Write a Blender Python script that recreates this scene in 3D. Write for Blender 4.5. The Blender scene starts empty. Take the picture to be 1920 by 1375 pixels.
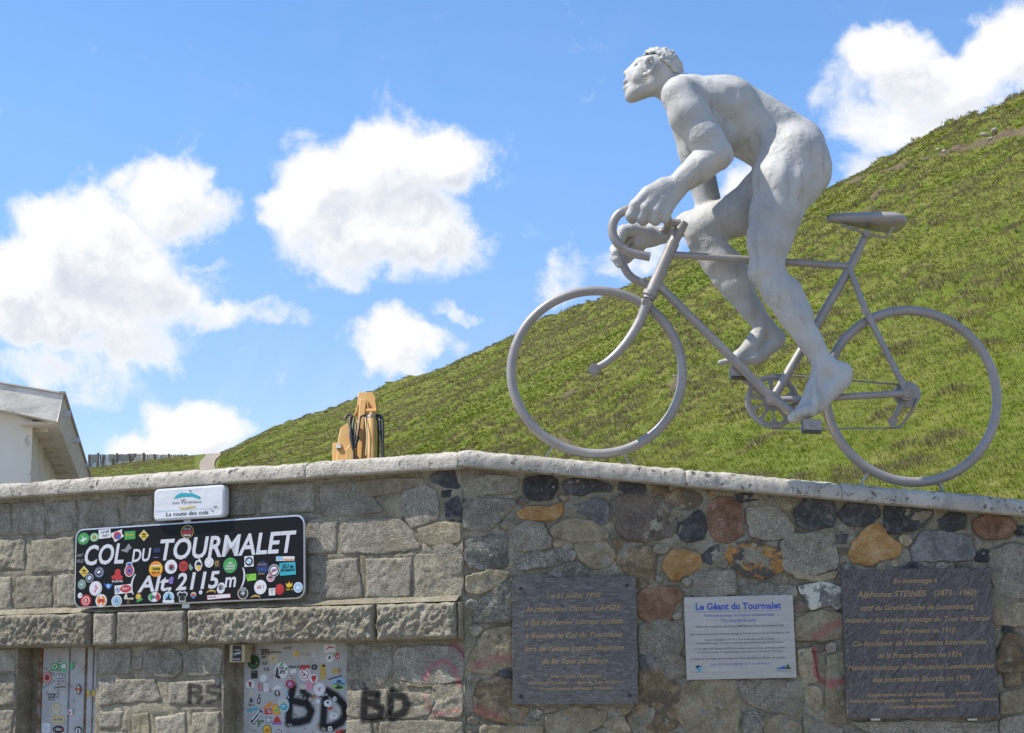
import bpy, bmesh, math, random
import numpy as np
from mathutils import Vector, Matrix

random.seed(7)
RNG = np.random.default_rng(7)
scene = bpy.context.scene
COL = scene.collection

# ------------------------------------------------------------------ camera
CAM = np.array([0.0, 0.0, 2.2])
FPX, CXP, CYP = 2850.0, 960.0, 687.5
PITCH = math.atan((1200.0 - CYP) / FPX)
ROLL = math.radians(1.15)
_F = np.array([0.0, math.cos(PITCH), math.sin(PITCH)])
_U = np.array([0.0, -math.sin(PITCH), math.cos(PITCH)])
_R = np.array([1.0, 0.0, 0.0])
CR = math.cos(ROLL) * _R - math.sin(ROLL) * _U
CU = math.cos(ROLL) * _U + math.sin(ROLL) * _R
cam_data = bpy.data.cameras.new('camera')
cam_data.sensor_fit = 'HORIZONTAL'
cam_data.sensor_width = 36.0
cam_data.lens = FPX / 1920.0 * 36.0
cam_data.clip_start = 0.05
cam_data.clip_end = 6000.0
cam = bpy.data.objects.new('camera', cam_data)
COL.objects.link(cam)
M = Matrix.Identity(4)
for i in range(3):
    M[i][0] = CR[i]; M[i][1] = CU[i]; M[i][2] = -_F[i]; M[i][3] = CAM[i]
cam.matrix_world = M
scene.camera = cam
scene.render.resolution_x, scene.render.resolution_y = 1024, 733

# ------------------------------------------------------------------ light
SUN_EL = math.radians(56.0)
SUN_H = np.array([-1.0, -0.06]); SUN_H /= np.linalg.norm(SUN_H)
TOSUN = np.array([SUN_H[0] * math.cos(SUN_EL), SUN_H[1] * math.cos(SUN_EL), math.sin(SUN_EL)])
sun_data = bpy.data.lights.new('sun', 'SUN')
sun_data.energy = 4.9
sun_data.angle = math.radians(0.53)
sun_data.color = (1.0, 0.955, 0.88)
sun = bpy.data.objects.new('sun', sun_data)
sun.rotation_euler = Vector(TOSUN).to_track_quat('Z', 'Y').to_euler()
sun.location = (-20, -4, 40)
COL.objects.link(sun)

scene.view_settings.view_transform = 'Standard'
scene.view_settings.look = 'None'
scene.view_settings.gamma = 1.0
scene.view_settings.exposure = 0.38
scene.view_settings.use_curve_mapping = False
scene.cycles.max_bounces = 6
scene.cycles.diffuse_bounces = 4
scene.cycles.use_denoising = True


def rayd(px, py):
    d = _F * FPX + (px - CXP) * CR - (py - CYP) * CU
    return d / np.linalg.norm(d)


def azel(px, py):
    d = rayd(px, py)
    return math.atan2(d[0], d[1]), math.asin(d[2])

# ------------------------------------------------------------------ node helpers
class NT:
    def __init__(self, tree):
        self.t = tree
    def n(self, kind, **kw):
        nd = self.t.nodes.new(kind)
        for k, v in kw.items():
            if k == 'inp':
                for kk, vv in v.items():
                    s = nd.inputs[kk]
                    if hasattr(vv, 'links') or isinstance(vv, bpy.types.NodeSocket):
                        self.t.links.new(vv, s)
                    else:
                        s.default_value = vv
            else:
                setattr(nd, k, v)
        return nd
    def math(self, op, a, b=None, clamp=False):
        nd = self.t.nodes.new('ShaderNodeMath'); nd.operation = op; nd.use_clamp = clamp
        for i, v in enumerate((a, b)):
            if v is None: continue
            if isinstance(v, bpy.types.NodeSocket): self.t.links.new(v, nd.inputs[i])
            else: nd.inputs[i].default_value = v
        return nd.outputs[0]
    def vec(self, op, a, b=None, out=0):
        nd = self.t.nodes.new('ShaderNodeVectorMath'); nd.operation = op
        for i, v in enumerate((a, b)):
            if v is None: continue
            if isinstance(v, bpy.types.NodeSocket): self.t.links.new(v, nd.inputs[i])
            else: nd.inputs[i].default_value = v
        return nd.outputs[out]
    def noise(self, vec, scale, detail=5.0, rough=0.55, dist=0.0, out='Fac'):
        nd = self.n('ShaderNodeTexNoise', inp={'Scale': scale, 'Detail': detail, 'Roughness': rough, 'Distortion': dist})
        if vec is not None: self.t.links.new(vec, nd.inputs['Vector'])
        return nd.outputs[out]
    def ramp(self, fac, stops, interp='LINEAR'):
        nd = self.t.nodes.new('ShaderNodeValToRGB')
        cr = nd.color_ramp; cr.interpolation = interp
        while len(cr.elements) > 1: cr.elements.remove(cr.elements[0])
        for i, (p, c) in enumerate(stops):
            e = cr.elements[0] if i == 0 else cr.elements.new(p)
            e.position = p
            e.color = (c[0], c[1], c[2], 1) if not isinstance(c, (int, float)) else (c, c, c, 1)
        self.t.links.new(fac, nd.inputs[0])
        return nd.outputs[0]
    def mix(self, fac, a, b, blend='MIX'):
        nd = self.t.nodes.new('ShaderNodeMix'); nd.data_type = 'RGBA'; nd.blend_type = blend
        for idx, v in ((0, fac), (6, a), (7, b)):
            if isinstance(v, bpy.types.NodeSocket): self.t.links.new(v, nd.inputs[idx])
            elif idx == 0: nd.inputs[0].default_value = v
            else: nd.inputs[idx].default_value = (v[0], v[1], v[2], 1)
        return nd.outputs[2]
    def maprange(self, v, a, b, c=0.0, d=1.0, smooth=True):
        nd = self.n('ShaderNodeMapRange', inp={'From Min': a, 'From Max': b, 'To Min': c, 'To Max': d})
        nd.interpolation_type = 'SMOOTHSTEP' if smooth else 'LINEAR'
        self.t.links.new(v, nd.inputs[0])
        return nd.outputs[0]
    def link(self, a, b):
        self.t.links.new(a, b)

# ------------------------------------------------------------------ sky (world)
world = bpy.data.worlds.new('World')
scene.world = world
world.use_nodes = True
wt = world.node_tree
wt.nodes.clear()
W = NT(wt)
sky = W.n('ShaderNodeTexSky', sky_type='NISHITA')
sky.sun_disc = False
sky.sun_elevation = SUN_EL
sky.sun_rotation = math.atan2(SUN_H[0], SUN_H[1])
sky.altitude = 2100.0
sky.air_density = 1.25
sky.dust_density = 0.6
sky.ozone_density = 2.2
SKY_STRENGTH = 0.15
tc = W.n('ShaderNodeTexCoord')
dirv = W.vec('NORMALIZE', tc.outputs['Generated'])
sep = W.n('ShaderNodeSeparateXYZ'); W.link(dirv, sep.inputs[0])
az = W.math('ARCTAN2', sep.outputs[0], sep.outputs[1])
el = W.math('ARCSINE', sep.outputs[2])
cmb = W.n('ShaderNodeCombineXYZ'); W.link(az, cmb.inputs[0]); W.link(el, cmb.inputs[1])
ae = cmb.outputs[0]
CLOUDS = [  # px, py, half width, half height, density
    (300, 390, 105, 80, 1.0), (160, 480, 140, 95, 1.0), (40, 530, 120, 90, 1.0), (210, 560, 190, 95, 1.0), (380, 590, 120, 45, .72),
    (235, 650, 130, 60, .85), (60, 610, 110, 60, .9), (500, 590, 90, 32, .55), (40, 700, 110, 40, .62), (180, 720, 130, 60, .55), (390, 490, 60, 18, .4),
    (590, 330, 100, 95, 1.05), (720, 310, 130, 95, 1.05), (840, 300, 95, 80, 1.05), (660, 440, 150, 100, 1.0), (800, 430, 110, 90, .95),
    (520, 380, 70, 60, .9), (760, 510, 110, 40, .55), (640, 540, 60, 40, .6),
    (745, 640, 88, 58, .92), (690, 645, 75, 36, .72), (815, 640, 55, 42, .74), (872, 575, 45, 16, .5), (480, 690, 50, 40, .25),
    (350, 800, 95, 70, .98), (300, 840, 80, 40, .9), (430, 800, 50, 35, .6),
    (1060, 505, 65, 55, .56), (1150, 500, 80, 45, .6), (1230, 470, 80, 50, .6), (1420, 360, 80, 60, .75),
    (1690, 110, 95, 62, .92), (1790, 165, 115, 75, .92), (1895, 95, 62, 66, .92), (1600, 190, 90, 62, .5), (1640, 250, 100, 52, .60),
    (1740, 240, 110, 52, .74), (1620, 310, 80, 40, .5), (1960, 60, 80, 90, .8), (1280, 600, 110, 60, .6), (1500, 420, 120, 80, .7)]
KPX = 1.0 / FPX
# cloud density over the sky as a function of direction; used twice, so that clouds are shaded on the side away from the sun
cg = bpy.data.node_groups.new('cloud_density', 'ShaderNodeTree')
cg.interface.new_socket('Direction', in_out='INPUT', socket_type='NodeSocketVector')
cg.interface.new_socket('Density', in_out='OUTPUT', socket_type='NodeSocketFloat')
G = NT(cg)
gi = G.n('NodeGroupInput'); gdir = G.vec('NORMALIZE', gi.outputs[0])
gs = G.n('ShaderNodeSeparateXYZ'); G.link(gdir, gs.inputs[0])
gaz = G.math('ARCTAN2', gs.outputs[0], gs.outputs[1]); gel = G.math('ARCSINE', gs.outputs[2])
gc = G.n('ShaderNodeCombineXYZ'); G.link(gaz, gc.inputs[0]); G.link(gel, gc.inputs[1])
w1 = G.n('ShaderNodeTexNoise', inp={'Scale': 16.0, 'Detail': 2.0, 'Roughness': 0.5}); G.link(gdir, w1.inputs['Vector'])
w2 = G.n('ShaderNodeTexNoise', inp={'Scale': 60.0, 'Detail': 5.0, 'Roughness': 0.62}); G.link(gdir, w2.inputs['Vector'])
o1 = G.vec('MULTIPLY', G.vec('SUBTRACT', w1.outputs['Color'], (0.5, 0.5, 0.5)), (0.066, 0.055, 0.0))
o2 = G.vec('MULTIPLY', G.vec('SUBTRACT', w2.outputs['Color'], (0.5, 0.5, 0.5)), (0.026, 0.024, 0.0))
aew = G.vec('ADD', G.vec('ADD', gc.outputs[0], o1), o2)
acc = None
for (px, py, rx, ry, dens) in CLOUDS:
    a0, e0 = azel(px, py)
    d = G.vec('SUBTRACT', aew, (a0, e0, 0.0))
    rx, ry = rx * 1.16, ry * 1.16
    d = G.vec('MULTIPLY', d, (1.0 / (rx * KPX / math.cos(e0)), 1.0 / (ry * KPX), 0.0))
    ln = G.vec('LENGTH', d, out=1)
    v = G.maprange(ln, 0.30, 1.34, dens, 0.0)
    if acc is None:
        acc = v
    else:
        acc = G.math('SMOOTH_MAX', acc, v)
        acc.node.inputs[2].default_value = 0.16
# the rest of the sky carries the same kind of fair-weather cloud
big = G.noise(G.vec('MULTIPLY', gdir, (1.0, 1.0, 1.8)), 4.2, 3.0, 0.5)
other = G.maprange(big, 0.54, 0.70, 0.0, 0.95)
inaz = G.math('MULTIPLY', G.maprange(gaz, -0.44, -0.36), G.maprange(gaz, 0.36, 0.44, 1.0, 0.0))
inframe = G.math('MULTIPLY', inaz, G.maprange(gel, 0.43, 0.50, 1.0, 0.0))
other = G.math('MULTIPLY', other, G.math('SUBTRACT', 1.0, inframe))
acc = G.math('MAXIMUM', acc, other)
fine = G.noise(gdir, 30.0, 7.0, 0.64, 0.3)
wisp = G.noise(gdir, 11.0, 6.0, 0.68, 0.8)
dn = G.math('ADD', acc, G.math('MULTIPLY', G.math('SUBTRACT', fine, 0.5), 1.1))
dn = G.math('ADD', dn, G.math('MULTIPLY', G.math('SUBTRACT', wisp, 0.5), 0.75))
go = G.n('NodeGroupOutput'); G.link(dn, go.inputs[0])
def cdens(v):
    n_ = W.n('ShaderNodeGroup'); n_.node_tree = cg; W.link(v, n_.inputs[0]); return n_.outputs[0]
dens = cdens(dirv)
dsun = cdens(W.vec('ADD', dirv, (-0.016, 0.0, 0.024)))
cover = W.maprange(dens, 0.22, 0.84)
wispw = W.noise(dirv, 11.0, 8.0, 0.68, 0.8)
# thin veil of high haze low in the sky
veil = W.math('MULTIPLY', W.maprange(wispw, 0.42, 0.72), W.maprange(el, 0.06, 0.24, 0.30, 0.02))
cover = W.math('MAXIMUM', cover, veil)
side = W.maprange(W.math('SUBTRACT', dsun, dens), -0.30, 0.42)
deep = W.maprange(dens, 0.55, 1.05)
ccol = W.mix(W.math('MULTIPLY', side, deep), (0.985, 0.99, 1.0), (0.58, 0.655, 0.77))
hsv = W.n('ShaderNodeHueSaturation', inp={'Hue': 0.503, 'Saturation': 1.17, 'Value': 1.12, 'Fac': 1.0})
W.link(sky.outputs[0], hsv.inputs['Color'])
W.link(W.maprange(el, 0.04, 0.36, 0.524, 0.503), hsv.inputs['Hue']); W.link(W.maprange(el, 0.04, 0.36, 0.94, 1.16), hsv.inputs['Value'])
skycol = hsv.outputs[0]
cl = W.vec('SCALE', ccol); cl.node.inputs['Scale'].default_value = 0.785 / SKY_STRENGTH
fin = W.mix(cover, skycol, cl)
bg = W.n('ShaderNodeBackground', inp={'Strength': SKY_STRENGTH}); W.link(fin, bg.inputs['Color'])
wo = W.n('ShaderNodeOutputWorld'); W.link(bg.outputs[0], wo.inputs['Surface'])

# ------------------------------------------------------------------ geometry helpers
YW = 11.4                      # front plane of the right-hand wall
WANG = math.radians(22.0)      # the left-hand wall turns away by this much


def on_plane(px, py, p0, n):
    d = rayd(px, py)
    t = np.dot(np.asarray(p0) - CAM, n) / np.dot(d, n)
    return CAM + t * d


def atY(px, py, Y):
    return on_plane(px, py, (0, Y, 0), np.array([0, 1.0, 0]))

_c = atY(869, 1050, YW)
CORNER = np.array([_c[0], YW, 0.0])
LDIR = np.array([-math.cos(WANG), math.sin(WANG), 0.0])
LNRM = np.array([-math.sin(WANG), -math.cos(WANG), 0.0])
RDIR = np.array([1.0, 0.0, 0.0])
RNRM = np.array([0.0, -1.0, 0.0])
ZUP = np.array([0.0, 0.0, 1.0])


class Frame:
    """a plane in the place: origin, right, up and outward normal"""
    def __init__(self, o, r, u, n):
        self.o, self.r, self.u, self.n = [np.asarray(v, float) for v in (o, r, u, n)]
    def px(self, x, y, off=0.0):
        p = on_plane(x, y, self.o + off * self.n, self.n)
        return np.array([np.dot(p - self.o, self.r), np.dot(p - self.o, self.u)])
    def w(self, a, b, c=0.0):
        return self.o + a * self.r + b * self.u + c * self.n
    def arr(self, A, B, C):
        return self.o + np.multiply.outer(A, self.r) + np.multiply.outer(B, self.u) + np.multiply.outer(C, self.n)

FL = Frame(CORNER, -LDIR, ZUP, LNRM)      # left wall: coordinate runs to the right, negative left of the corner
FR = Frame(CORNER, RDIR, ZUP, RNRM)       # right wall


def vnoise(P, seed=0):
    P = np.asarray(P, float)
    I = np.floor(P).astype(np.int64); f = P - I
    f = f * f * (3 - 2 * f)
    def h(i, j, k):
        n = (i * 374761393 + j * 668265263 + k * 2147483647 + seed * 1274126177) & 0xffffffff
        n = ((n ^ (n >> 13)) * 1274126177) & 0xffffffff
        n = ((n ^ (n >> 16)) * 2246822519) & 0xffffffff
        return ((n ^ (n >> 15)) & 0xffff) / 65535.0
    x, y, z = I[..., 0], I[..., 1], I[..., 2]
    fx, fy, fz = f[..., 0], f[..., 1], f[..., 2]
    c = 0
    for dx in (0, 1):
        for dy in (0, 1):
            for dz in (0, 1):
                w = (fx if dx else 1 - fx) * (fy if dy else 1 - fy) * (fz if dz else 1 - fz)
                c = c + w * h(x + dx, y + dy, z + dz)
    return c


def fbm(P, scale=1.0, octaves=4, gain=0.5, seed=0):
    P = np.asarray(P, float) * scale
    s = 0; a = 1.0; t = 0
    for o in range(octaves):
        s = s + a * (vnoise(P + 17.3 * o, seed + o) - 0.5); t += a
        a *= gain; P = P * 2.03
    return s / t


def mesh_from(name, V, F, smooth=False):
    me = bpy.data.meshes.new(name)
    V = np.asarray(V, float)
    me.from_pydata(V.tolist(), [], F if isinstance(F, list) else np.asarray(F).tolist())
    me.update()
    if smooth:
        me.polygons.foreach_set('use_smooth', np.ones(len(me.polygons), bool))
    return me


def add(name, me, mat=None, parent=None):
    o = bpy.data.objects.new(name, me)
    COL.objects.link(o)
    if mat is not None and me is not None and len(me.materials) == 0:
        for m in (mat if isinstance(mat, (list, tuple)) else [mat]):
            me.materials.append(m)
    if parent is not None:
        o.parent = parent
        o.matrix_parent_inverse = Matrix.Translation(-parent_loc(parent))
    return o


def parent_loc(p):
    return Vector(p.location) if p.parent is None else Vector((0, 0, 0))


def empty(name, loc, label, cat, group=None):
    o = bpy.data.objects.new(name, None)
    o.empty_display_size = 0.2
    COL.objects.link(o)
    o.location = Vector([float(v) for v in loc])
    tag(o, label, cat, group)
    return o


def tag(o, label=None, cat=None, group=None, kind=None):
    if label: o['label'] = label
    if cat: o['category'] = cat
    if group: o['group'] = group
    if kind: o['kind'] = kind
    return o


def catmull(P, n):
    P = np.asarray(P, float)
    Q = np.vstack([2 * P[0] - P[1], P, 2 * P[-1] - P[-2]])
    out = []
    for i in range(1, len(Q) - 2):
        for t in np.linspace(0, 1, n, endpoint=False):
            a, b, c, d = Q[i - 1], Q[i], Q[i + 1], Q[i + 2]
            out.append(0.5 * ((2 * b) + (-a + c) * t + (2 * a - 5 * b + 4 * c - d) * t * t + (-a + 3 * b - 3 * c + d) * t ** 3))
    out.append(P[-1])
    return np.array(out)


def tube_vf(P, R, ns=14, caps=True, closed=False):
    P = np.asarray(P, float); n = len(P)
    R = np.broadcast_to(np.asarray(R, float), (n,)) if np.ndim(R) <= 1 else R
    if closed:
        T = np.roll(P, -1, 0) - np.roll(P, 1, 0)
    else:
        T = np.gradient(P, axis=0)
    T /= np.linalg.norm(T, axis=1)[:, None] + 1e-12
    ref = np.array([0.03, 1.0, 0.02])
    if abs(np.dot(T[0], ref)) > 0.9: ref = np.array([0.0, 0.0, 1.0])
    V = []
    N = ref - np.dot(ref, T[0]) * T[0]
    for i in range(n):
        N = N - np.dot(N, T[i]) * T[i]; N /= np.linalg.norm(N)
        B = np.cross(T[i], N)
        for k in range(ns):
            a = 2 * math.pi * k / ns
            V.append(P[i] + R[i] * (math.cos(a) * N + math.sin(a) * B))
    F = []
    m = n if closed else n - 1
    for i in range(m):
        j = (i + 1) % n
        for k in range(ns):
            l = (k + 1) % ns
            F.append((i * ns + k, i * ns + l, j * ns + l, j * ns + k))
    if caps and not closed:
        F.append(tuple(range(ns))[::-1]); F.append(tuple((n - 1) * ns + k for k in range(ns)))
    return np.array(V), F


class MB:
    def __init__(self):
        self.V = []; self.F = []; self.M = []; self.n = 0
    def add(self, V, F, mi=0):
        V = np.asarray(V, float)
        self.V.append(V)
        for f in F: self.F.append(tuple(int(i) + self.n for i in f)); self.M.append(mi)
        self.n += len(V)
        return self
    def tube(self, P, R, ns=14, mi=0, **k):
        V, F = tube_vf(P, R, ns, **k); return self.add(V, F, mi)
    def box(self, c, sx, sy, sz, ax=None, mi=0):
        """box from centre and three half vectors lengths along axes ax (3 unit vectors)"""
        ax = ax or (np.array([1., 0, 0]), np.array([0, 1., 0]), ZUP)
        c = np.asarray(c, float)
        V = [c + i * sx * ax[0] + j * sy * ax[1] + k * sz * ax[2] for i in (-1, 1) for j in (-1, 1) for k in (-1, 1)]
        F = [(0, 1, 3, 2), (4, 6, 7, 5), (0, 4, 5, 1), (2, 3, 7, 6), (0, 2, 6, 4), (1, 5, 7, 3)]
        return self.add(V, F, mi)
    def prism(self, P2, fr, c0, c1, mi=0):
        """polygon P2 (frame coordinates) extruded from offset c0 to c1"""
        n = len(P2); P2 = np.asarray(P2, float)
        area = 0.5 * np.sum(P2[:, 0] * np.roll(P2[:, 1], -1) - np.roll(P2[:, 0], -1) * P2[:, 1])
        if area < 0: P2 = P2[::-1]
        V = [fr.w(a, b, c0) for a, b in P2] + [fr.w(a, b, c1) for a, b in P2]
        F = [tuple(range(n, 2 * n)), tuple(range(n))[::-1]]
        for i in range(n):
            j = (i + 1) % n; F.append((i, j, n + j, n + i))
        return self.add(V, F, mi)
    def mesh(self, name, smooth=False, fix=True):
        V = np.vstack(self.V)
        me = mesh_from(name, V, self.F, smooth)
        me.polygons.foreach_set('material_index', np.array(self.M, dtype=np.int32))
        if fix:
            bm = bmesh.new(); bm.from_mesh(me)
            bmesh.ops.recalc_face_normals(bm, faces=bm.faces)
            bm.to_mesh(me); bm.free()
        return me
    def obj(self, name, mat, parent=None, smooth=False, bevel=0.0, angle=40):
        me = self.mesh(name, smooth)
        if bevel > 0:
            bm = bmesh.new(); bm.from_mesh(me)
            ed = [e for e in bm.edges if len(e.link_faces) == 2 and e.calc_face_angle(0) > math.radians(30)]
            bmesh.ops.bevel(bm, geom=ed, offset=bevel, segments=2, affect='EDGES', profile=0.6)
            bm.to_mesh(me); bm.free()
        if smooth:
            sharp_by_angle(me, angle)
        return add(name, me, mat, parent)


def sharp_by_angle(me, deg):
    bm = bmesh.new(); bm.from_mesh(me)
    for e in bm.edges:
        if len(e.link_faces) == 2 and e.calc_face_angle(0) > math.radians(deg): e.smooth = False
    for f in bm.faces: f.smooth = True
    bm.to_mesh(me); bm.free()

# ------------------------------------------------------------------ materials
def mat_new(name):
    m = bpy.data.materials.new(name); m.use_nodes = True
    m.node_tree.nodes.clear()
    return m, NT(m.node_tree)


def principled(T, col, rough=0.7, metal=0.0, bump=None, spec=0.4):
    b = T.n('ShaderNodeBsdfPrincipled')
    for k, v in (('Base Color', col), ('Roughness', rough), ('Metallic', metal), ('Specular IOR Level', spec)):
        s = b.inputs[k]
        if isinstance(v, bpy.types.NodeSocket): T.link(v, s)
        elif k == 'Base Color': s.default_value = (v[0], v[1], v[2], 1)
        else: s.default_value = v
    if bump is not None: T.link(bump, b.inputs['Normal'])
    o = T.n('ShaderNodeOutputMaterial'); T.link(b.outputs[0], o.inputs['Surface'])
    return b


def bumpn(T, h, strength=0.5, dist=0.01, normal=None):
    nd = T.n('ShaderNodeBump', inp={'Strength': strength, 'Distance': dist}); T.link(h, nd.inputs['Height'])
    if normal is not None: T.link(normal, nd.inputs['Normal'])
    return nd.outputs[0]


def pos(T):
    return T.n('ShaderNodeNewGeometry').outputs['Position']


_plain = {}
def plain(c, rough=0.5, metal=0.0, name=None):
    key = (tuple(c), rough, metal)
    if key in _plain: return _plain[key]
    m, T = mat_new(name or 'print_%d' % len(_plain))
    p = pos(T)
    v = T.noise(p, 60.0, 4.0, 0.6)
    f = T.maprange(v, 0.3, 0.75, 0.86, 1.08, smooth=False)
    col = T.vec('SCALE', tuple(c) if len(c) == 3 else c[:3]); T.link(f, col.node.inputs['Scale'])
    principled(T, col, rough, metal)
    _plain[key] = m
    return m

# ------------------------------------------------------------------ ground, hill
gm, T = mat_new('gravel_road')
p = pos(T)
c = T.ramp(T.noise(p, 3.0, 6.0, 0.6), [(0.3, (0.18, 0.160, 0.128)), (0.7, (0.26, 0.232, 0.188))])
principled(T, c, 0.9, bump=bumpn(T, T.noise(p, 60.0, 4.0, 0.6), 0.6, 0.02))
gb = MB()
S = 900.0
nx = 24
g = np.linspace(-S, S, nx)
V = np.array([(x, y, 0.0) for y in g for x in g])
F = [(j * nx + i, j * nx + i + 1, (j + 1) * nx + i + 1, (j + 1) * nx + i) for j in range(nx - 1) for i in range(nx - 1)]
ground = add('ground', mesh_from('ground', V, F), gm)
tag(ground, 'flat gravel forecourt in front of the stone wall', 'ground', kind='structure')

SIL = np.array([(-700, 925), (-300, 905), (0, 890), (170, 876), (265, 863), (370, 853), (410, 851), (440, 838), (480, 817), (560, 785), (640, 757),
                (720, 727), (780, 708), (850, 680), (900, 660), (966, 631), (1003, 611), (1075, 582), (1134, 555), (1170, 540), (1225, 518), (1270, 490),
                (1420, 418), (1562, 345), (1620, 313), (1700, 270), (1760, 236), (1850, 205), (1920, 176), (2050, 122), (2250, 60), (2600, -20)], float)
BASE = np.array([(-700, 945), (0, 935), (400, 905), (840, 875), (870, 872), (1920, 965), (2250, 995), (2600, 1020)], float)
RDIST = np.array([(-700, 105), (0, 100), (400, 98), (480, 92), (700, 84), (1000, 70), (1300, 60), (1600, 54), (1920, 48), (2250, 44), (2600, 42)], float)
BDIST = np.array([(-700, 60), (0, 55), (400, 50), (700, 42), (900, 30), (1200, 20), (1500, 17), (1920, 15.5), (2250, 15), (2600, 15)], float)


def tuss(P):
    """rounded tussocks scattered over the slope: 0..1 mound height at world points"""
    c = 0.72
    I = np.floor(P[:, :2] / c).astype(np.int64); m = np.zeros(len(P))
    for dx in (-1, 0, 1):
        for dy in (-1, 0, 1):
            J = I + np.array([dx, dy])
            h = [vnoise(np.column_stack([J * 1.0, np.full(len(P), 7.0 * k)]) * 1.0 + .0, 100 + k) for k in range(4)]
            cen = (J + np.column_stack([h[0], h[1]])) * c
            big = fbm(np.column_stack([cen, 0 * cen[:, 0]]), .13, 3, .55, 91)
            on = h[2] < .34 + 2.2 * big
            r = (.22 + .40 * h[3]) * c
            d = np.linalg.norm(P[:, :2] - cen, axis=1) / r
            m = np.maximum(m, np.where(on, np.clip(1 - d * d, 0, 1), 0))
    return m


def terr(PX, S_, detail=True):
    """terrain point for view bearing PX (photo column at the skyline) and fraction S_ from the foot (0) to the crest (1), beyond > 1"""
    PX = np.asarray(PX, float); S_ = np.asarray(S_, float)
    sy = np.interp(PX, SIL[:, 0], SIL[:, 1]); by = np.interp(PX, BASE[:, 0], BASE[:, 1])
    R = np.interp(PX, RDIST[:, 0], RDIST[:, 1]); B = np.interp(PX, BDIST[:, 0], BDIST[:, 1])
    def dirs(y):
        D = _F[None] * FPX + (PX.ravel() - CXP)[:, None] * CR[None] - (y.ravel() - CYP)[:, None] * CU[None]
        h = np.hypot(D[:, 0], D[:, 1])
        return D[:, 0] / h, D[:, 1] / h, D[:, 2] / h
    ux, uy, tR = dirs(sy)
    _, _, tB = dirs(by)
    R = R.ravel(); B = B.ravel(); s = S_.ravel()
    zR = CAM[2] + R * tR; zB = CAM[2] + B * tB - 0.35
    d = np.maximum(B + (R - B) * s, 12.9 / uy)
    sc = np.clip(s, 0, 1)
    z = zB + (zR - zB) * (0.88 * sc + 0.12 * sc ** 2 * (3 - 2 * sc))
    over = np.clip(s - 1, 0, None) * (R - B)
    slope = (zR - zB) / (R - B)
    z = z + slope * 0.5 * over - 0.035 * over ** 2 * 0.6
    z = np.where(over > 14, z, z)
    under = np.clip(B - d, 0, None)
    z = z - under * 0.10
    P = np.stack([ux * d, uy * d, z], 1)
    if detail:
        amp = np.clip(d / 60.0, 0.3, 1.0)
        fade = np.clip(sc * 3, 0.25, 1) * np.interp(PX.ravel(), [380, 640], [0.25, 1.0])
        q = P.copy(); q[:, 2] *= 0.3
        P[:, 2] += fade * (0.55 * amp * fbm(q, 0.22, 3, 0.5, 11) + 0.09 * fbm(q, 1.1, 3, 0.55, 3))
        # tussocks: little rounded lumps
        P[:, 2] += 0.15 * tuss(P) * fade
        # terracettes trodden along the slope
        P[:, 2] += 0.028 * fade * np.sin(2 * np.pi * P[:, 2] / 1.15 + 7.0 * fbm(q, 0.12, 2, .5, 61))
    return P.reshape(PX.shape + (3,))

# bare soil / erosion scars, in (photo column, height fraction) along the slope
def s_of(px, py):
    ss = np.linspace(0, 1, 400); P = terr(np.full(400, float(px)), ss, False) - CAM
    yy = CYP - FPX * (P @ CU) / (P @ _F)
    return float(np.interp(-py, -yy, ss))
SCARS = [((a[0], s_of(*a)), (b[0], s_of(*b)), r) for a, b, r in [
    ((1585, 340), (1640, 322), .012), ((1640, 322), (1700, 305), .012), ((1700, 305), (1775, 288), .012), ((1775, 288), (1830, 268), .010), ((1830, 268), (1870, 255), .018), ((1870, 255), (1990, 218), .010),
    ((1252, 730), (1268, 708), .012), ((1612, 396), (1626, 388), .010), ((1630, 374), (1652, 352), .009), ((1010, 815), (1060, 830), .010), ((1050, 748), (1075, 736), .008), ((1060, 838), (1070, 842), .012)]]


def scar(PX, S_):
    m = np.zeros(np.shape(PX))
    for (a, b, r) in SCARS:
        A = np.array([a[0] / 1000.0 * 2.2, a[1]]); Bv = np.array([b[0] / 1000.0 * 2.2, b[1]])
        P = np.stack([PX / 1000.0 * 2.2, S_], -1)
        ba = Bv - A; h = np.clip(((P - A) @ ba) / (ba @ ba), 0, 1)
        d = np.linalg.norm(P - A - h[..., None] * ba, axis=-1)
        m = np.maximum(m, np.clip(1.6 - d / r, 0, 1))
    return m

npx, ns_ = 400, 210
PXg = np.linspace(-700, 2600, npx)
Sg = np.concatenate([np.linspace(-0.16, 0, 8, endpoint=False), np.linspace(0, 1.0, ns_ - 28, endpoint=False), np.linspace(1.0, 1.6, 20)])
GP, GS = np.meshgrid(PXg, Sg)
TV = terr(GP, GS).reshape(-1, 3)
nr = len(Sg)
F = [(j * npx + i, j * npx + i + 1, (j + 1) * npx + i + 1, (j + 1) * npx + i) for j in range(nr - 1) for i in range(npx - 1)]
hm, T = mat_new('hillside_turf')
p = pos(T)
n1 = T.noise(p, 0.35, 5.0, 0.6); n2 = T.noise(p, 2.2, 6.0, 0.65); n3 = T.noise(p, 9.0, 5.0, 0.7)
c = T.ramp(n2, [(0.30, (0.075, 0.102, 0.010)), (0.5, (0.120, 0.138, 0.018)), (0.68, (0.18, 0.165, 0.050)), (0.8, (0.23, 0.19, 0.09))])
c = T.mix(T.maprange(n1, 0.42, 0.62, 0.0, 0.55), c, (0.095, 0.132, 0.012))
c = T.mix(T.maprange(n3, 0.45, 0.8, 0.0, 0.5), c, (0.19, 0.155, 0.07))
at = T.n('ShaderNodeAttribute', attribute_name='soil')
soil = T.ramp(n3, [(0.3, (0.06, 0.045, 0.028)), (0.6, (0.14, 0.105, 0.065)), (0.8, (0.28, 0.24, 0.18))])
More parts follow.
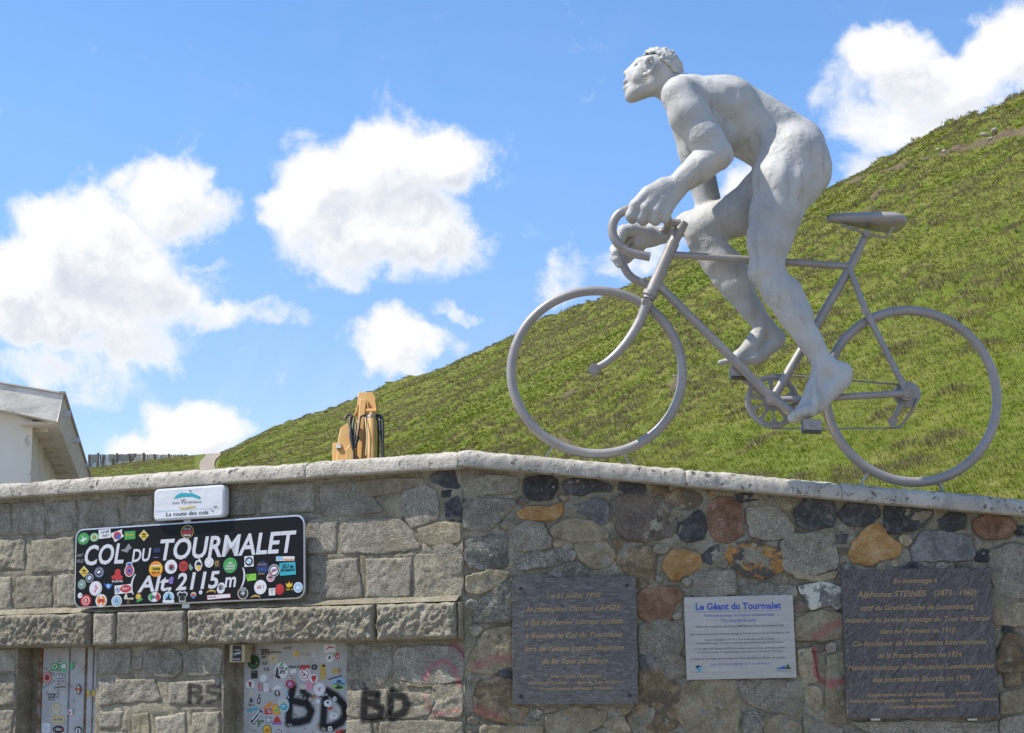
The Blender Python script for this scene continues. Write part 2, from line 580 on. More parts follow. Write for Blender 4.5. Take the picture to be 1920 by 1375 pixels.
c = T.mix(at.outputs['Fac'], c, soil)
principled(T, c, 0.95, bump=bumpn(T, T.math('ADD', n3, n2), 0.35, 0.05), spec=0.15)
hill = add('hill', mesh_from('hill', TV, F, True), hm)
tag(hill, 'steep grassy mountainside rising to the right behind the wall', 'hill', kind='structure')
a = hill.data.attributes.new('soil', 'FLOAT', 'POINT'); a.data.foreach_set('value', scar(GP, GS).ravel().astype(np.float32))

# grass: blades in tufts, thick where the turf is lush and straw-coloured on the tussocks
def grass():
    N = 200000
    px = np.where(RNG.uniform(0, 1, N) < .88, RNG.uniform(-120, 2020, N), RNG.uniform(-450, 2480, N)); u = RNG.uniform(0, 1, N)
    s = 0.02 + 0.985 * u ** 1.25
    keep = RNG.uniform(0, 1, N) > 1.1 * scar(px, s)
    keep &= ~((px > 366) & (px < 412) & (s > 0.10))
    px, s = px[keep], s[keep]; N = len(px)
    P = terr(px, s)
    d = np.hypot(P[:, 0], P[:, 1])
    q = P.copy(); q[:, 2] *= 0.4
    patch = fbm(q, 0.55, 3, 0.55, 41); fine = fbm(q, 2.6, 2, 0.5, 23); lush = fbm(q, 0.16, 2, 0.5, 77)
    tu = tuss(P)
    dry = np.clip(0.50 + 2.2 * patch - 1.9 * lush + .22 * np.sin(2 * np.pi * P[:, 2] / 1.15 + 7.0 * fbm(q, 0.12, 2, .5, 61)), 0, 1) * np.clip(0.5 + 0.9 * (P[:, 2] - 5) / 14, 0.4, 1.15)
    dry = np.clip(np.maximum(dry, 2.6 * tu * (0.8 + 1.2 * patch)), 0, 1)
    nb = 8
    size = (0.085 + 0.025 * np.clip(dry, 0, 1) + 0.05 * tu + 0.03 * np.clip(fine + 0.1, 0, 1)) * np.interp(d, [15, 30, 50, 75, 100], [.52, .56, .58, .5, .42]) * RNG.uniform(0.7, 1.35, N)
    V = np.zeros((N, nb, 3, 3)); C = np.zeros((N, nb, 3, 4)); C[..., 3] = 1
    ang = RNG.uniform(0, 2 * np.pi, (N, nb)); rad = RNG.uniform(0.0, 1.5, (N, nb)) * size[:, None]
    bx = P[:, None, 0] + rad * np.cos(ang); by_ = P[:, None, 1] + rad * np.sin(ang); bz = P[:, None, 2] - 0.03 + 0 * rad
    bz = bz + 0.30 * rad * np.sin(ang)
    lean = RNG.uniform(0.1, 0.9, (N, nb)) * size[:, None] * 0.8
    la = ang + RNG.normal(0, 0.7, (N, nb))
    hgt = size[:, None] * RNG.uniform(0.45, 1.05, (N, nb))
    wd = np.clip(0.0062 * d / 30, 0.0045, 0.018)[:, None] * RNG.uniform(0.7, 1.5, (N, nb))
    wa = RNG.normal(0, 0.6, (N, nb))
    dx = lean * np.cos(la) - 0.2 * size[:, None]; dy = lean * np.sin(la) - 0.3 * size[:, None]
    base = np.stack([bx, by_, bz], -1)
    off = np.stack([wd * np.cos(wa), wd * np.sin(wa), 0 * wd], -1)
    V[:, :, 0] = base - off; V[:, :, 1] = base + off
    V[:, :, 2] = base + np.stack([dx, dy, hgt], -1)
    g1 = np.array([0.098, 0.138, 0.008]); g2 = np.array([0.228, 0.248, 0.020]); st = np.array([0.44, 0.36, 0.19]); st2 = np.array([0.24, 0.20, 0.080])
    mixg = RNG.uniform(0, 1, (N, nb))[..., None]
    green = g1 * (1 - mixg) + g2 * mixg
    deepg = np.clip(.45 + 4.2 * fbm(q, .17, 3, .5, 55) + 1.2 * lush, 0, 1)[:, None, None]
    green = green * (1 - .6 * deepg) + deepg * .6 * np.array([.060, .112, .006]) * (1 + mixg)
    straw = st2 * (1 - mixg) + st * mixg
    straw = np.where((RNG.uniform(0, 1, (N, 1, 1)) < .22) & (tu[:, None, None] > .15), np.array([.13, .095, .055]), straw)  # some tussock tufts coloured dark brown to stand in for tussock shadow
    isdry = (RNG.uniform(0, 1, (N, nb)) < dry[:, None] * 0.9)[..., None]
    col = np.where(isdry, straw, green) * RNG.uniform(0.75, 1.25, (N, nb, 1))
    col = np.where(RNG.uniform(0, 1, (N, nb, 1)) < .0012, np.array([.7, .7, .62]), col)      # little white flowers
    C[:, :, :, :3] = col[:, :, None, :]
    M_ = N * nb
    me = bpy.data.meshes.new('grass')
    me.vertices.add(M_ * 3); me.loops.add(M_ * 3); me.polygons.add(M_)
    me.vertices.foreach_set('co', V.reshape(-1).astype(np.float32))
    me.loops.foreach_set('vertex_index', np.arange(M_ * 3, dtype=np.int32))
    me.polygons.foreach_set('loop_start', np.arange(0, M_ * 3, 3, dtype=np.int32))
    me.polygons.foreach_set('use_smooth', np.ones(M_, bool))
    me.update(calc_edges=True)
    ca = me.color_attributes.new('tint', 'FLOAT_COLOR', 'POINT')
    ca.data.foreach_set('color', C.reshape(-1).astype(np.float32))
    m, T = mat_new('grass_blade')
    at = T.n('ShaderNodeAttribute', attribute_name='tint')
    b = T.n('ShaderNodeBsdfDiffuse'); T.link(at.outputs['Color'], b.inputs['Color'])
    nn = T.vec('NORMALIZE', T.vec('ADD', T.vec('SCALE', T.n('ShaderNodeNewGeometry').outputs['Normal']), (-0.25, -0.35, 0.80)))
    nn.node.inputs[0].links[0].from_node.inputs[0].links[0].from_node.inputs['Scale'].default_value = 0.55
    T.link(nn, b.inputs['Normal'])
    tr = T.n('ShaderNodeBsdfTranslucent'); T.link(at.outputs['Color'], tr.inputs['Color'])
    mx = T.n('ShaderNodeMixShader'); mx.inputs[0].default_value = 0.3
    T.link(b.outputs[0], mx.inputs[1]); T.link(tr.outputs[0], mx.inputs[2])
    o = T.n('ShaderNodeOutputMaterial'); T.link(mx.outputs[0], o.inputs['Surface'])
    ob = add('grass', me, m)
    tag(ob, 'green and straw-coloured mountain grass covering the slope', 'grass', kind='stuff')
grass()

# pale stony track coming over the saddle at the left end of the slope
pp, qq = np.meshgrid(np.linspace(380, 408, 14), np.linspace(0.10, 1.01, 24))
PV = terr(pp + 6 * np.sin(qq * 9), qq, True); PV[..., 2] += 0.06
F = [(j * 14 + i, j * 14 + i + 1, (j + 1) * 14 + i + 1, (j + 1) * 14 + i) for j in range(23) for i in range(13)]
tm, T = mat_new('track_gravel')
p = pos(T)
principled(T, T.ramp(T.noise(p, 2.5, 6.0, 0.65), [(0.3, (0.22, 0.18, 0.13)), (0.7, (0.33, 0.28, 0.21))]), 0.95)
tag(add('path', mesh_from('path', PV.reshape(-1, 3), F, True), tm), 'pale stony track crossing the saddle left of the slope', 'path', kind='structure')

# ------------------------------------------------------------------ spray paint on the masonry (flat print, as 3D strokes near the wall face)
def seg_group(name, chains, wob=0.012):
    """node group: 0..1 mask of sprayed strokes; chains = [(points, radius, strength)]"""
    g = bpy.data.node_groups.new(name, 'ShaderNodeTree')
    g.interface.new_socket('Fac', in_out='OUTPUT', socket_type='NodeSocketFloat')
    G = NT(g)
    p = G.n('ShaderNodeNewGeometry').outputs['Position']
    nz = G.n('ShaderNodeTexNoise', inp={'Scale': 26.0, 'Detail': 4.0}); G.link(p, nz.inputs['Vector'])
    p = G.vec('ADD', p, G.vec('MULTIPLY', G.vec('SUBTRACT', nz.outputs['Color'], (0.5, 0.5, 0.5)), (wob, wob, wob)))
    acc = None
    for pts, r, st in chains:
        dm = None
        for A, B in zip(pts[:-1], pts[1:]):
            A = np.asarray(A); ba = np.asarray(B) - A
            pa = G.vec('SUBTRACT', p, tuple(A))
            h = G.math('MULTIPLY', G.vec('DOT_PRODUCT', pa, tuple(ba), out=1), 1.0 / float(ba @ ba), clamp=True)
            sc = G.vec('SCALE', tuple(ba)); G.link(h, sc.node.inputs['Scale'])
            d = G.vec('DISTANCE', pa, sc, out=1)
            dm = d if dm is None else G.math('MINIMUM', dm, d)
        v = G.maprange(dm, r * 0.55, r * 1.75, st, 0.0)
        acc = v if acc is None else G.math('MAXIMUM', acc, v)
    o = G.n('NodeGroupOutput'); G.link(acc, o.inputs[0])
    return g

def cw(crop, pts, fr, off=0.0):
    """zoomed-crop coordinates -> world points on a frame"""
    ox, oy, s = crop
    return [fr.w(*fr.px(ox + x / s, oy + y / s, off), off) for x, y in pts]

C5 = (0, 880, 2.7783); C6 = (560, 840, 2.57); C7 = (860, 840, 2.57); C8 = (1360, 860, 2.67); CD = (440, 1200, 7.859); C3 = (420, 1180, 5.053)
DOORN = -0.17
black_wall = seg_group('spray_black_wall', [
    (cw(C3, [(1335, 595), (1318, 840)], FL, .02), .030, .95), (cw(C3, [(1335, 600), (1450, 615), (1445, 690), (1345, 705)], FL, .02), .030, .95),
    (cw(C3, [(1400, 705), (1485, 750), (1480, 830), (1320, 850)], FL, .02), .030, .95),
    (cw(C3, [(1585, 595), (1565, 835)], FL, .02), .030, .95), (cw(C3, [(1585, 605), (1700, 645), (1735, 720), (1690, 795), (1575, 840)], FL, .02), .030, .95),
    (cw(C5, [(988, 1128), (986, 1212)], FL, .02), .022, .85), (cw(C5, [(988, 1125), (1042, 1140), (1038, 1163), (992, 1170), (1046, 1190), (1030, 1214)], FL, .02), .018, .8),
    (cw(C5, [(1135, 1132), (1082, 1135), (1078, 1158), (1138, 1175), (1130, 1208), (1074, 1216)], FL, .02), .018, .8)])
black_door = seg_group('spray_black_door', [
    (cw(CD, [(860, 690), (815, 900), (795, 1220)], FL, DOORN), .031, .98),
    (cw(CD, [(850, 900), (1010, 930), (1080, 920)], FL, DOORN), .028, .98), (cw(CD, [(1000, 760), (1100, 840), (1060, 930)], FL, DOORN), .024, .95),
    (cw(CD, [(1060, 940), (1130, 1050), (1080, 1170), (960, 1210), (810, 1215)], FL, DOORN), .030, .98),
    (cw(CD, [(1335, 860), (1320, 1000), (1300, 1280)], FL, DOORN), .030, .98),
    (cw(CD, [(1280, 790), (1370, 760), (1500, 840), (1610, 960), (1630, 1100), (1570, 1210), (1440, 1280), (1300, 1290)], FL, DOORN), .030, .98)], 0.008)
pink_left = seg_group('spray_pink_left', [
    (cw(C6, [(612, 1110), (645, 1045), (720, 1028), (765, 1090), (775, 1140)], FL), .022, .55), (cw(C6, [(735, 945), (775, 965), (800, 1000)], FL), .022, .5),
    (cw(C6, [(615, 1195), (640, 1265)], FL), .022, .4), (cw(C6, [(660, 1285), (780, 1262)], FL), .02, .45)])
pink_right = seg_group('spray_pink_right', [
    (cw(C7, [(75, 1055), (170, 1015), (250, 1012)], FR), .030, .42), (cw(C7, [(90, 1265), (190, 1295)], FR), .026, .45),
    (cw(C8, [(450, 895), (520, 845), (575, 815)], FR), .026, .45), (cw(C8, [(445, 955), (455, 1080), (485, 1118)], FR), .017, .8),
    (cw(C8, [(520, 1130), (598, 1112)], FR), .026, .7)])


def paint(T, col, wall):
    """lay the sprayed marks over a masonry colour"""
    if wall == 'L':
        g = T.n('ShaderNodeGroup'); g.node_tree = pink_left
        col = T.mix(g.outputs[0], col, (0.42, 0.12, 0.14))
        g = T.n('ShaderNodeGroup'); g.node_tree = black_wall
        col = T.mix(g.outputs[0], col, (0.012, 0.012, 0.014))
    else:
        g = T.n('ShaderNodeGroup'); g.node_tree = pink_right
        col = T.mix(g.outputs[0], col, (0.40, 0.11, 0.11))
    return col

# ------------------------------------------------------------------ stone materials
def stone_mat(name, dark, mid, light, wall, speck=0.5, vein=False, patch=None, bump=0.5, stain=True):
    m, T = mat_new(name)
    p = pos(T)
    oi = T.n('ShaderNodeObjectInfo')
    off = T.vec('SCALE', (7.1, 3.3, 5.7)); T.link(oi.outputs['Random'], off.node.inputs['Scale'])
    q = T.vec('ADD', p, off)
    big = T.noise(q, 7.0, 5.0, 0.62, 0.6)
    grain = T.noise(q, 130.0, 3.0, 0.75)
    mid_ = T.noise(q, 30.0, 5.0, 0.7)
    big = T.math('ADD', T.math('MULTIPLY', big, 0.6), T.math('MULTIPLY', mid_, 0.4))
    c = T.ramp(big, [(0.38, dark), (0.5, mid), (0.62, light)])
    gr = T.maprange(grain, 0.36, 0.66, 1.0 - 0.78 * speck, 1.0 + 0.75 * speck, smooth=False)
    cc = T.vec('SCALE', c); T.link(gr, cc.node.inputs['Scale']); c = cc
    if patch:
        pn = T.noise(q, 9.0, 6.0, 0.7, 0.4)
        c = T.mix(T.maprange(pn, 0.47, 0.56), c, patch)
    if vein:
        wv = T.n('ShaderNodeTexWave', inp={'Scale': 1.1, 'Distortion': 14.0, 'Detail': 5.0, 'Detail Scale': 2.2}); T.link(q, wv.inputs['Vector'])
        c = T.mix(T.maprange(wv.outputs['Fac'], 0.994, 0.9998, 0.0, 0.16), c, (0.50, 0.50, 0.50))
        mott = T.noise(q, 26.0, 6.0, 0.72)
        c = T.mix(T.maprange(mott, 0.56, 0.74, 0.0, 0.8), c, (0.20, 0.20, 0.205))
    if stain:
        st = T.noise(p, 2.1, 4.0, 0.6)
        c = T.mix(T.maprange(st, 0.5, 0.75, 0.0, 0.45), c, (0.21, 0.165, 0.105))
    var = T.maprange(oi.outputs['Random'], 0, 1, 0.84, 1.16, smooth=False)
    cc = T.vec('SCALE', c); T.link(var, cc.node.inputs['Scale']); c = cc
    c = T.vec('MULTIPLY', c, (1.03, 1.0, 0.90) if wall == 'L' else (1.05, 1.0, 0.87))
    c = paint(T, c, wall)
    h = T.math('ADD', T.math('MULTIPLY', T.noise(q, 38.0, 6.0, 0.68), 1.0), T.math('MULTIPLY', grain, 0.30))
    principled(T, c, 0.88, bump=bumpn(T, h, bump, 0.035), spec=0.25)
    return m

SM = {}
for w in 'LR':
    SM['gran' + w] = stone_mat('grey_granite_' + w, (0.185, 0.170, 0.143), (0.275, 0.255, 0.217), (0.37, 0.345, 0.30), w, 0.8)
SM['rough'] = stone_mat('rough_granite', (0.26, 0.235, 0.19), (0.36, 0.33, 0.27), (0.47, 0.43, 0.355), 'L', 0.6, bump=1.0)
SM['lightL'] = stone_mat('pale_granite', (0.235, 0.215, 0.18), (0.315, 0.292, 0.245), (0.41, 0.38, 0.325), 'L', 0.7)
SM['tanL'] = stone_mat('tan_schist_left', (0.21, 0.18, 0.13), (0.29, 0.25, 0.185), (0.38, 0.34, 0.26), 'L', 0.5)
SM['darkL'] = stone_mat('dark_slate_and_hole_left', (0.042, 0.043, 0.048), (0.070, 0.072, 0.080), (0.13, 0.132, 0.142), 'L', 0.4, vein=True, stain=False)
SM['dark'] = stone_mat('dark_slate', (0.042, 0.043, 0.048), (0.070, 0.072, 0.080), (0.13, 0.132, 0.142), 'R', 0.4, vein=True, stain=False)
SM['blue'] = stone_mat('blue_grey_slate', (0.10, 0.105, 0.112), (0.18, 0.185, 0.192), (0.29, 0.295, 0.30), 'R', 0.55, vein=True, stain=False)
SM['orange'] = stone_mat('ochre_stone', (0.30, 0.155, 0.060), (0.41, 0.24, 0.105), (0.50, 0.36, 0.20), 'R', 0.35, stain=False)
SM['patch'] = stone_mat('lichen_ochre_on_slate', (0.27, 0.135, 0.045), (0.38, 0.205, 0.075), (0.45, 0.29, 0.13), 'R', 0.5, patch=(0.085, 0.080, 0.078), stain=False)
SM['red'] = stone_mat('rust_red_stone', (0.13, 0.075, 0.050), (0.21, 0.125, 0.085), (0.29, 0.195, 0.145), 'R', 0.4, stain=False)
SM['purple'] = stone_mat('purple_brown_stone', (0.135, 0.110, 0.093), (0.20, 0.165, 0.142), (0.27, 0.232, 0.205), 'R', 0.45, stain=False)
SM['brown'] = stone_mat('brown_schist', (0.15, 0.105, 0.065), (0.24, 0.175, 0.110), (0.34, 0.275, 0.195), 'R', 0.5, patch=(0.13, 0.105, 0.080), stain=False)
SM['tan'] = stone_mat('tan_schist', (0.22, 0.185, 0.125), (0.32, 0.275, 0.195), (0.42, 0.375, 0.285), 'R', 0.5)
SM['speck'] = stone_mat('speckled_granite', (0.13, 0.125, 0.115), (0.225, 0.218, 0.20), (0.36, 0.35, 0.325), 'R', 1.0, stain=False)
SM['white'] = stone_mat('white_blotched_stone', (0.10, 0.10, 0.10), (0.21, 0.21, 0.205), (0.40, 0.40, 0.39), 'R', 0.8, patch=(0.62, 0.62, 0.58), stain=False)


def mortar_mat(name, wall):
    m, T = mat_new(name)
    p = pos(T)
    c = T.ramp(T.noise(p, 6.0, 8.0, 0.75), [(0.36, (0.265, 0.238, 0.182)), (0.5, (0.395, 0.362, 0.288)), (0.66, (0.55, 0.512, 0.425))])
    c = T.mix(T.maprange(T.noise(p, 1.6, 4.0, 0.6), 0.48, 0.7, 0, 0.55), c, (0.25, 0.215, 0.15))
    g = T.maprange(T.noise(p, 120.0, 3.0, 0.75), 0.36, 0.66, 0.58, 1.42, smooth=False)
    cc = T.vec('SCALE', c); T.link(g, cc.node.inputs['Scale'])
    c = paint(T, T.vec('MULTIPLY', cc, (1.04, 1.0, 0.90)), wall)
    h = T.math('ADD', T.noise(p, 30.0, 6.0, 0.7), T.math('MULTIPLY', T.noise(p, 120.0, 3.0, 0.7), 0.4))
    principled(T, c, 0.92, bump=bumpn(T, h, 0.95, 0.03), spec=0.2)
    return m
MORT = {'L': mortar_mat('mortar_left', 'L'), 'R': mortar_mat('mortar_right', 'R')}

# ------------------------------------------------------------------ the wall
wall = empty('stone_wall', (CORNER[0], CORNER[1], 0.0), 'long rubble stone wall with pale coping carrying the signs and plaques', 'wall')
_sd = [0]
OUTL = {'L': [], 'R': []}      # stone outlines, so that the mortar shrinks back a little where it meets them


def in_poly(P, A, B):
    n = len(P); inside = np.zeros(A.shape, bool)
    for i in range(n):
        x1, y1 = P[i]; x2, y2 = P[(i + 1) % n]
        cond = ((y1 > B) != (y2 > B)) & (A < (x2 - x1) * (B - y1) / (y2 - y1 + 1e-12) + x1)
        inside ^= cond
    return inside


def edge_dist(P, A, B):
    d = np.full(A.shape, 9.0)
    for i in range(len(P)):
        a = P[i]; b = P[(i + 1) % len(P)]; ba = b - a
        h = np.clip(((A - a[0]) * ba[0] + (B - a[1]) * ba[1]) / (ba @ ba + 1e-12), 0, 1)
        d = np.minimum(d, np.hypot(A - a[0] - h * ba[0], B - a[1] - h * ba[1]))
    return d


def stone(fr, P, mat, proud=0.018, rough=0.006, rnd=0.012, cell=0.018, name='stone', jit=0.016, grow=0.024, sink=0.035, rscale=16.0):
    """a stone: outline P in wall coordinates, rounded edge and uneven face, standing proud of the mortar"""
    _sd[0] += 1; sd = _sd[0]
    P = np.asarray(P, float)
    # resampled, slightly ragged outline
    cell = min(cell, max(np.ptp(P[:, 0]), np.ptp(P[:, 1])) / 12)
    Q = []
    for i in range(len(P)):
        a, b = P[i], P[(i + 1) % len(P)]; n = max(1, int(np.hypot(*(b - a)) / (cell * 1.1)))
        for k in range(n): Q.append(a + (b - a) * k / n)
    Q = np.array(Q)
    # soften the corners
    if np.ptp(P[:, 0]) > .2: Q = 0.25 * np.roll(Q, 1, 0) + 0.5 * Q + 0.25 * np.roll(Q, -1, 0)
    z3 = np.column_stack([Q, np.full(len(Q), sd * 3.7)])
    Q = Q + jit * 2 * np.column_stack([fbm(z3, 20, 4, .65, 5), fbm(z3, 20, 4, .65, 9)])
    c0_ = Q.mean(0); e_ = Q - c0_; Q = c0_ + e_ * (1 + grow / (np.linalg.norm(e_, axis=1)[:, None] + .02))
    cen = Q.mean(0)
    n = len(Q)
    OUTL['L' if fr is FL else 'R'].append(Q.copy())
    ext = max(np.ptp(Q[:, 0]), np.ptp(Q[:, 1]))
    # rings toward a medial axis (keeps long blocks even)
    dx, dy = np.ptp(Q[:, 0]), np.ptp(Q[:, 1])
    if dx >= dy:
        hx = max(0.0, (dx - dy) / 2); ax0 = np.column_stack([np.clip(Q[:, 0], cen[0] - hx, cen[0] + hx), np.full(n, cen[1])])
    else:
        hy = max(0.0, (dy - dx) / 2); ax0 = np.column_stack([np.full(n, cen[0]), np.clip(Q[:, 1], cen[1] - hy, cen[1] + hy)])
    half = min(dx, dy) / 2
    nr = int(np.clip(half / cell, 3, 12))
    ts = [0.0] + [min(rnd / half, .35) * k for k in (0.22, 0.65)] + list(np.linspace(min(rnd / half, .35), 0.86, nr))
    rings = []; H = []
    for t in ts:
        R_ = Q + (ax0 - Q) * t
        e = np.clip(t * half / max(rnd, 1e-4), 0, 1)
        prof = math.sqrt(max(0.0, 1 - (1 - e) ** 2))
        z3 = np.column_stack([R_, np.full(n, sd * 3.7)])
        face = fbm(z3, rscale, 4, .6, 31) * rough * 2.4 + fbm(z3, 3.5, 2, .5, 7) * proud * 1.1
        H.append(proud * prof + face * min(1.0, 0.25 + e)); rings.append(R_)
    V = [fr.arr(Q[:, 0], Q[:, 1], np.full(n, -sink))]
    for R_, h in zip(rings, H): V.append(fr.arr(R_[:, 0], R_[:, 1], h))
    V = np.vstack(V)
    F = []
    for k in range(len(ts)):
        for i in range(n):
            j = (i + 1) % n
            F.append((k * n + i, k * n + j, (k + 1) * n + j, (k + 1) * n + i))
    bm = bmesh.new()
    vs = [bm.verts.new(v) for v in V]
    for f in F:
        try: bm.faces.new([vs[i] for i in f])
        except ValueError: pass
    cap = bm.faces.new(vs[-n:])
    bmesh.ops.triangulate(bm, faces=[cap], quad_method='BEAUTY', ngon_method='BEAUTY')
    bmesh.ops.recalc_face_normals(bm, faces=bm.faces)
    me = bpy.data.meshes.new(name)
    bm.to_mesh(me); bm.free()
    me.polygons.foreach_set('use_smooth', np.ones(len(me.polygons), bool))
    return add(name, me, mat, wall)


def block(fr, Qc, mat, proud=0.02, rough=0.010, rnd=0.016, cell=0.018, name='stone', sink=0.03, rscale=36.0, taper=0.0):
    """a squared block: four corners in wall coordinates (left-bottom, right-bottom, right-top, left-top), hewn face"""
    _sd[0] += 1; sd = _sd[0]
    Qc = np.asarray(Qc, float)
    OUTL['L'].append(Qc.copy())
    w = np.hypot(*(Qc[1] - Qc[0])); h = np.hypot(*(Qc[3] - Qc[0]))
    nx = max(5, int(w / cell)); ny = max(5, int(h / cell))
    def axis(n, L):
        t = np.linspace(0, 1, n + 1); e = min(rnd / L, .3)
        return np.unique(np.round(np.concatenate([[0, e * .12, e * .45], t[(t > e * .8) & (t < 1 - e * .8)], [1 - e * .45, 1 - e * .12, 1]]), 5))
    U, Vv = np.meshgrid(axis(nx, w), axis(ny, h))
    X = (1 - U) * (1 - Vv) * Qc[0][0] + U * (1 - Vv) * Qc[1][0] + U * Vv * Qc[2][0] + (1 - U) * Vv * Qc[3][0]
    Y = (1 - U) * (1 - Vv) * Qc[0][1] + U * (1 - Vv) * Qc[1][1] + U * Vv * Qc[2][1] + (1 - U) * Vv * Qc[3][1]
    z3 = np.stack([X, Y, np.full(X.shape, sd * 2.9)], -1)
    wob = np.stack([fbm(z3, 9, 3, .6, 3), fbm(z3, 9, 3, .6, 8)], -1) * min(0.03, 0.10 * min(w, h))
    X = X + wob[..., 0]; Y = Y + wob[..., 1]
    d = np.minimum(np.minimum(U, 1 - U) * w, np.minimum(Vv, 1 - Vv) * h)
    e = np.clip(d / rnd, 0, 1); prof = np.sqrt(np.clip(1 - (1 - e) ** 2, 0, 1))
    rf = fbm(z3, rscale, 3, .7, 31)
    z4 = z3.copy(); z4[..., 0] = z3[..., 0] * .6 + z3[..., 1] * .8; z4[..., 1] = (z3[..., 1] * .6 - z3[..., 0] * .8) * 2.0
    rf2 = fbm(z4, rscale * .55, 3, .7, 13)
    face = rough * (1.8 * rf + 1.5 * rf2) + 0.5 * rough * fbm(z3, 6, 2, .5, 7) * 2
    H = proud * prof + face * np.clip(0.15 + e, 0, 1)
    ny_, nx_ = X.shape
    V = fr.arr(X.ravel(), Y.ravel(), H.ravel())
    F = [(j * nx_ + i, j * nx_ + i + 1, (j + 1) * nx_ + i + 1, (j + 1) * nx_ + i) for j in range(ny_ - 1) for i in range(nx_ - 1)]
    ring = [i for i in range(nx_)] + [j * nx_ + nx_ - 1 for j in range(1, ny_)] + [(ny_ - 1) * nx_ + i for i in range(nx_ - 2, -1, -1)] + [j * nx_ for j in range(ny_ - 2, 0, -1)]
    b0 = len(V)
    back = fr.arr(X.ravel()[ring], Y.ravel()[ring], np.full(len(ring), -sink))
    V = np.vstack([V, back])
    for k in range(len(ring)):
        l = (k + 1) % len(ring)
        F.append((ring[l], ring[k], b0 + k, b0 + l))
    me = mesh_from(name, V, F, True)
    return add(name, me, mat, wall)


def P2(crop, pts, fr):
    ox, oy, s = crop
    return np.array([fr.px(ox + x / s, oy + y / s) for x, y in pts])


def quad(P):
    """order four corner points as left-bottom, right-bottom, right-top, left-top"""
    P = np.asarray(P); c = P.mean(0)
    L = sorted([p for p in P], key=lambda p: p[0])
    l = sorted(L[:2], key=lambda p: p[1]); r = sorted(L[2:], key=lambda p: p[1])
    return np.array([l[0], r[0], r[1], l[1]])

# mortar core of the two wall faces, with openings for the two doors
def xl(px, py): return FL.px(px, py)[0]
ZTOPL = FL.px(430, 893)[1] - 0.05
LINT_B = FL.px(400, 1208.5)[1]
D1 = (xl(31, 1290), xl(181, 1290)); D2 = (xl(419, 1290), xl(652, 1290))
XLEFT = xl(-260, 1100)


def coping_line(frx):
    pass

def wall_sheet(name, fr, x0, x1, top, mat, holes=(), cell=0.015, seed=0, lump=1.0, outl=()):
    nx = int((x1 - x0) / cell); ZS = 1.3
    U = np.linspace(x0, x1, nx + 1)
    nz = 6 + int((max(top(x0), top(x1)) - ZS) / cell)
    X, J = np.meshgrid(U, np.arange(nz + 1))
    TOP = np.vectorize(top)(X)
    Z = np.where(J <= 6, J / 6.0 * ZS, ZS + (J - 6) / (nz - 6.0) * (TOP - ZS))
    p = np.stack([X, Z, np.full(X.shape, seed)], -1)
    H = lump * (0.016 * fbm(p, 5, 3, .55, 2) * 2 + 0.013 * fbm(p, 17, 4, .62, 4) * 2)
    gap = np.full(X.shape, 9.0)
    for Q in outl:
        lo_, hi_ = Q.min(0) - .04, Q.max(0) + .04
        I = np.argwhere((X > lo_[0]) & (X < hi_[0]) & (Z > lo_[1]) & (Z < hi_[1]))
        if len(I) == 0: continue
        ii = tuple(I.T); gap[ii] = np.minimum(gap[ii], edge_dist(Q, X[ii], Z[ii]))
    crk = np.clip(.5 + 3.2 * fbm(p, 4.5, 3, .6, 44), 0, 1)
    H = H - 0.022 * min(1.0, lump) * np.exp(-(gap / .014) ** 2) * crk + (0.005 if lump < 1 else 0.0)
    V = fr.arr(X.ravel(), Z.ravel(), H.ravel())
    m = nx + 1
    F = []
    for j in range(nz):
        for i in range(nx):
            xc = (U[i] + U[i + 1]) / 2; zc = (Z[j, i] + Z[j + 1, i + 1]) / 2
            if any(h[0] <= xc <= h[1] and zc < h[2] for h in holes): continue
            F.append((j * m + i, j * m + i + 1, (j + 1) * m + i + 1, (j + 1) * m + i))
    return add(name, mesh_from(name, V, F, True), mat, wall)

# coping lines (photo: underside at the front edge)
CB_L = lambda x: ZTOPL
_r0 = FR.px(870, 872)[1]; _r1 = FR.px(1915, 965); RSLOPE = (_r1[1] - _r0) / (_r1[0])
CB_R = lambda x: _r0 + RSLOPE * x
XRIGHT = FR.px(2260, 1100)[0]
# solid back and ends of the wall so that it is a body, not a sheet
TH = 0.50
body = MB()
def slab(fr, x0, x1, zt0, zt1, zb=0.0, f=-0.06, b=-TH):
    V = [fr.w(x, z, c) for c in (f, b) for x, z in ((x0, zb), (x1, zb), (x1, zt1), (x0, zt0))]
    body.add(V, [(0, 1, 2, 3), (7, 6, 5, 4), (0, 4, 5, 1), (1, 5, 6, 2), (2, 6, 7, 3), (3, 7, 4, 0)])
slab(FL, XLEFT, D1[0] - .002, ZTOPL, ZTOPL); slab(FL, D1[1] + .002, D2[0] - .002, ZTOPL, ZTOPL); slab(FL, D2[1] + .002, 0.12, ZTOPL, ZTOPL)
slab(FL, D1[0] - .002, D1[1] + .002, ZTOPL, ZTOPL, zb=LINT_B + .03); slab(FL, D2[0] - .002, D2[1] + .002, ZTOPL, ZTOPL, zb=LINT_B + .03)
slab(FR, 0.02, XRIGHT, CB_R(0), CB_R(XRIGHT))
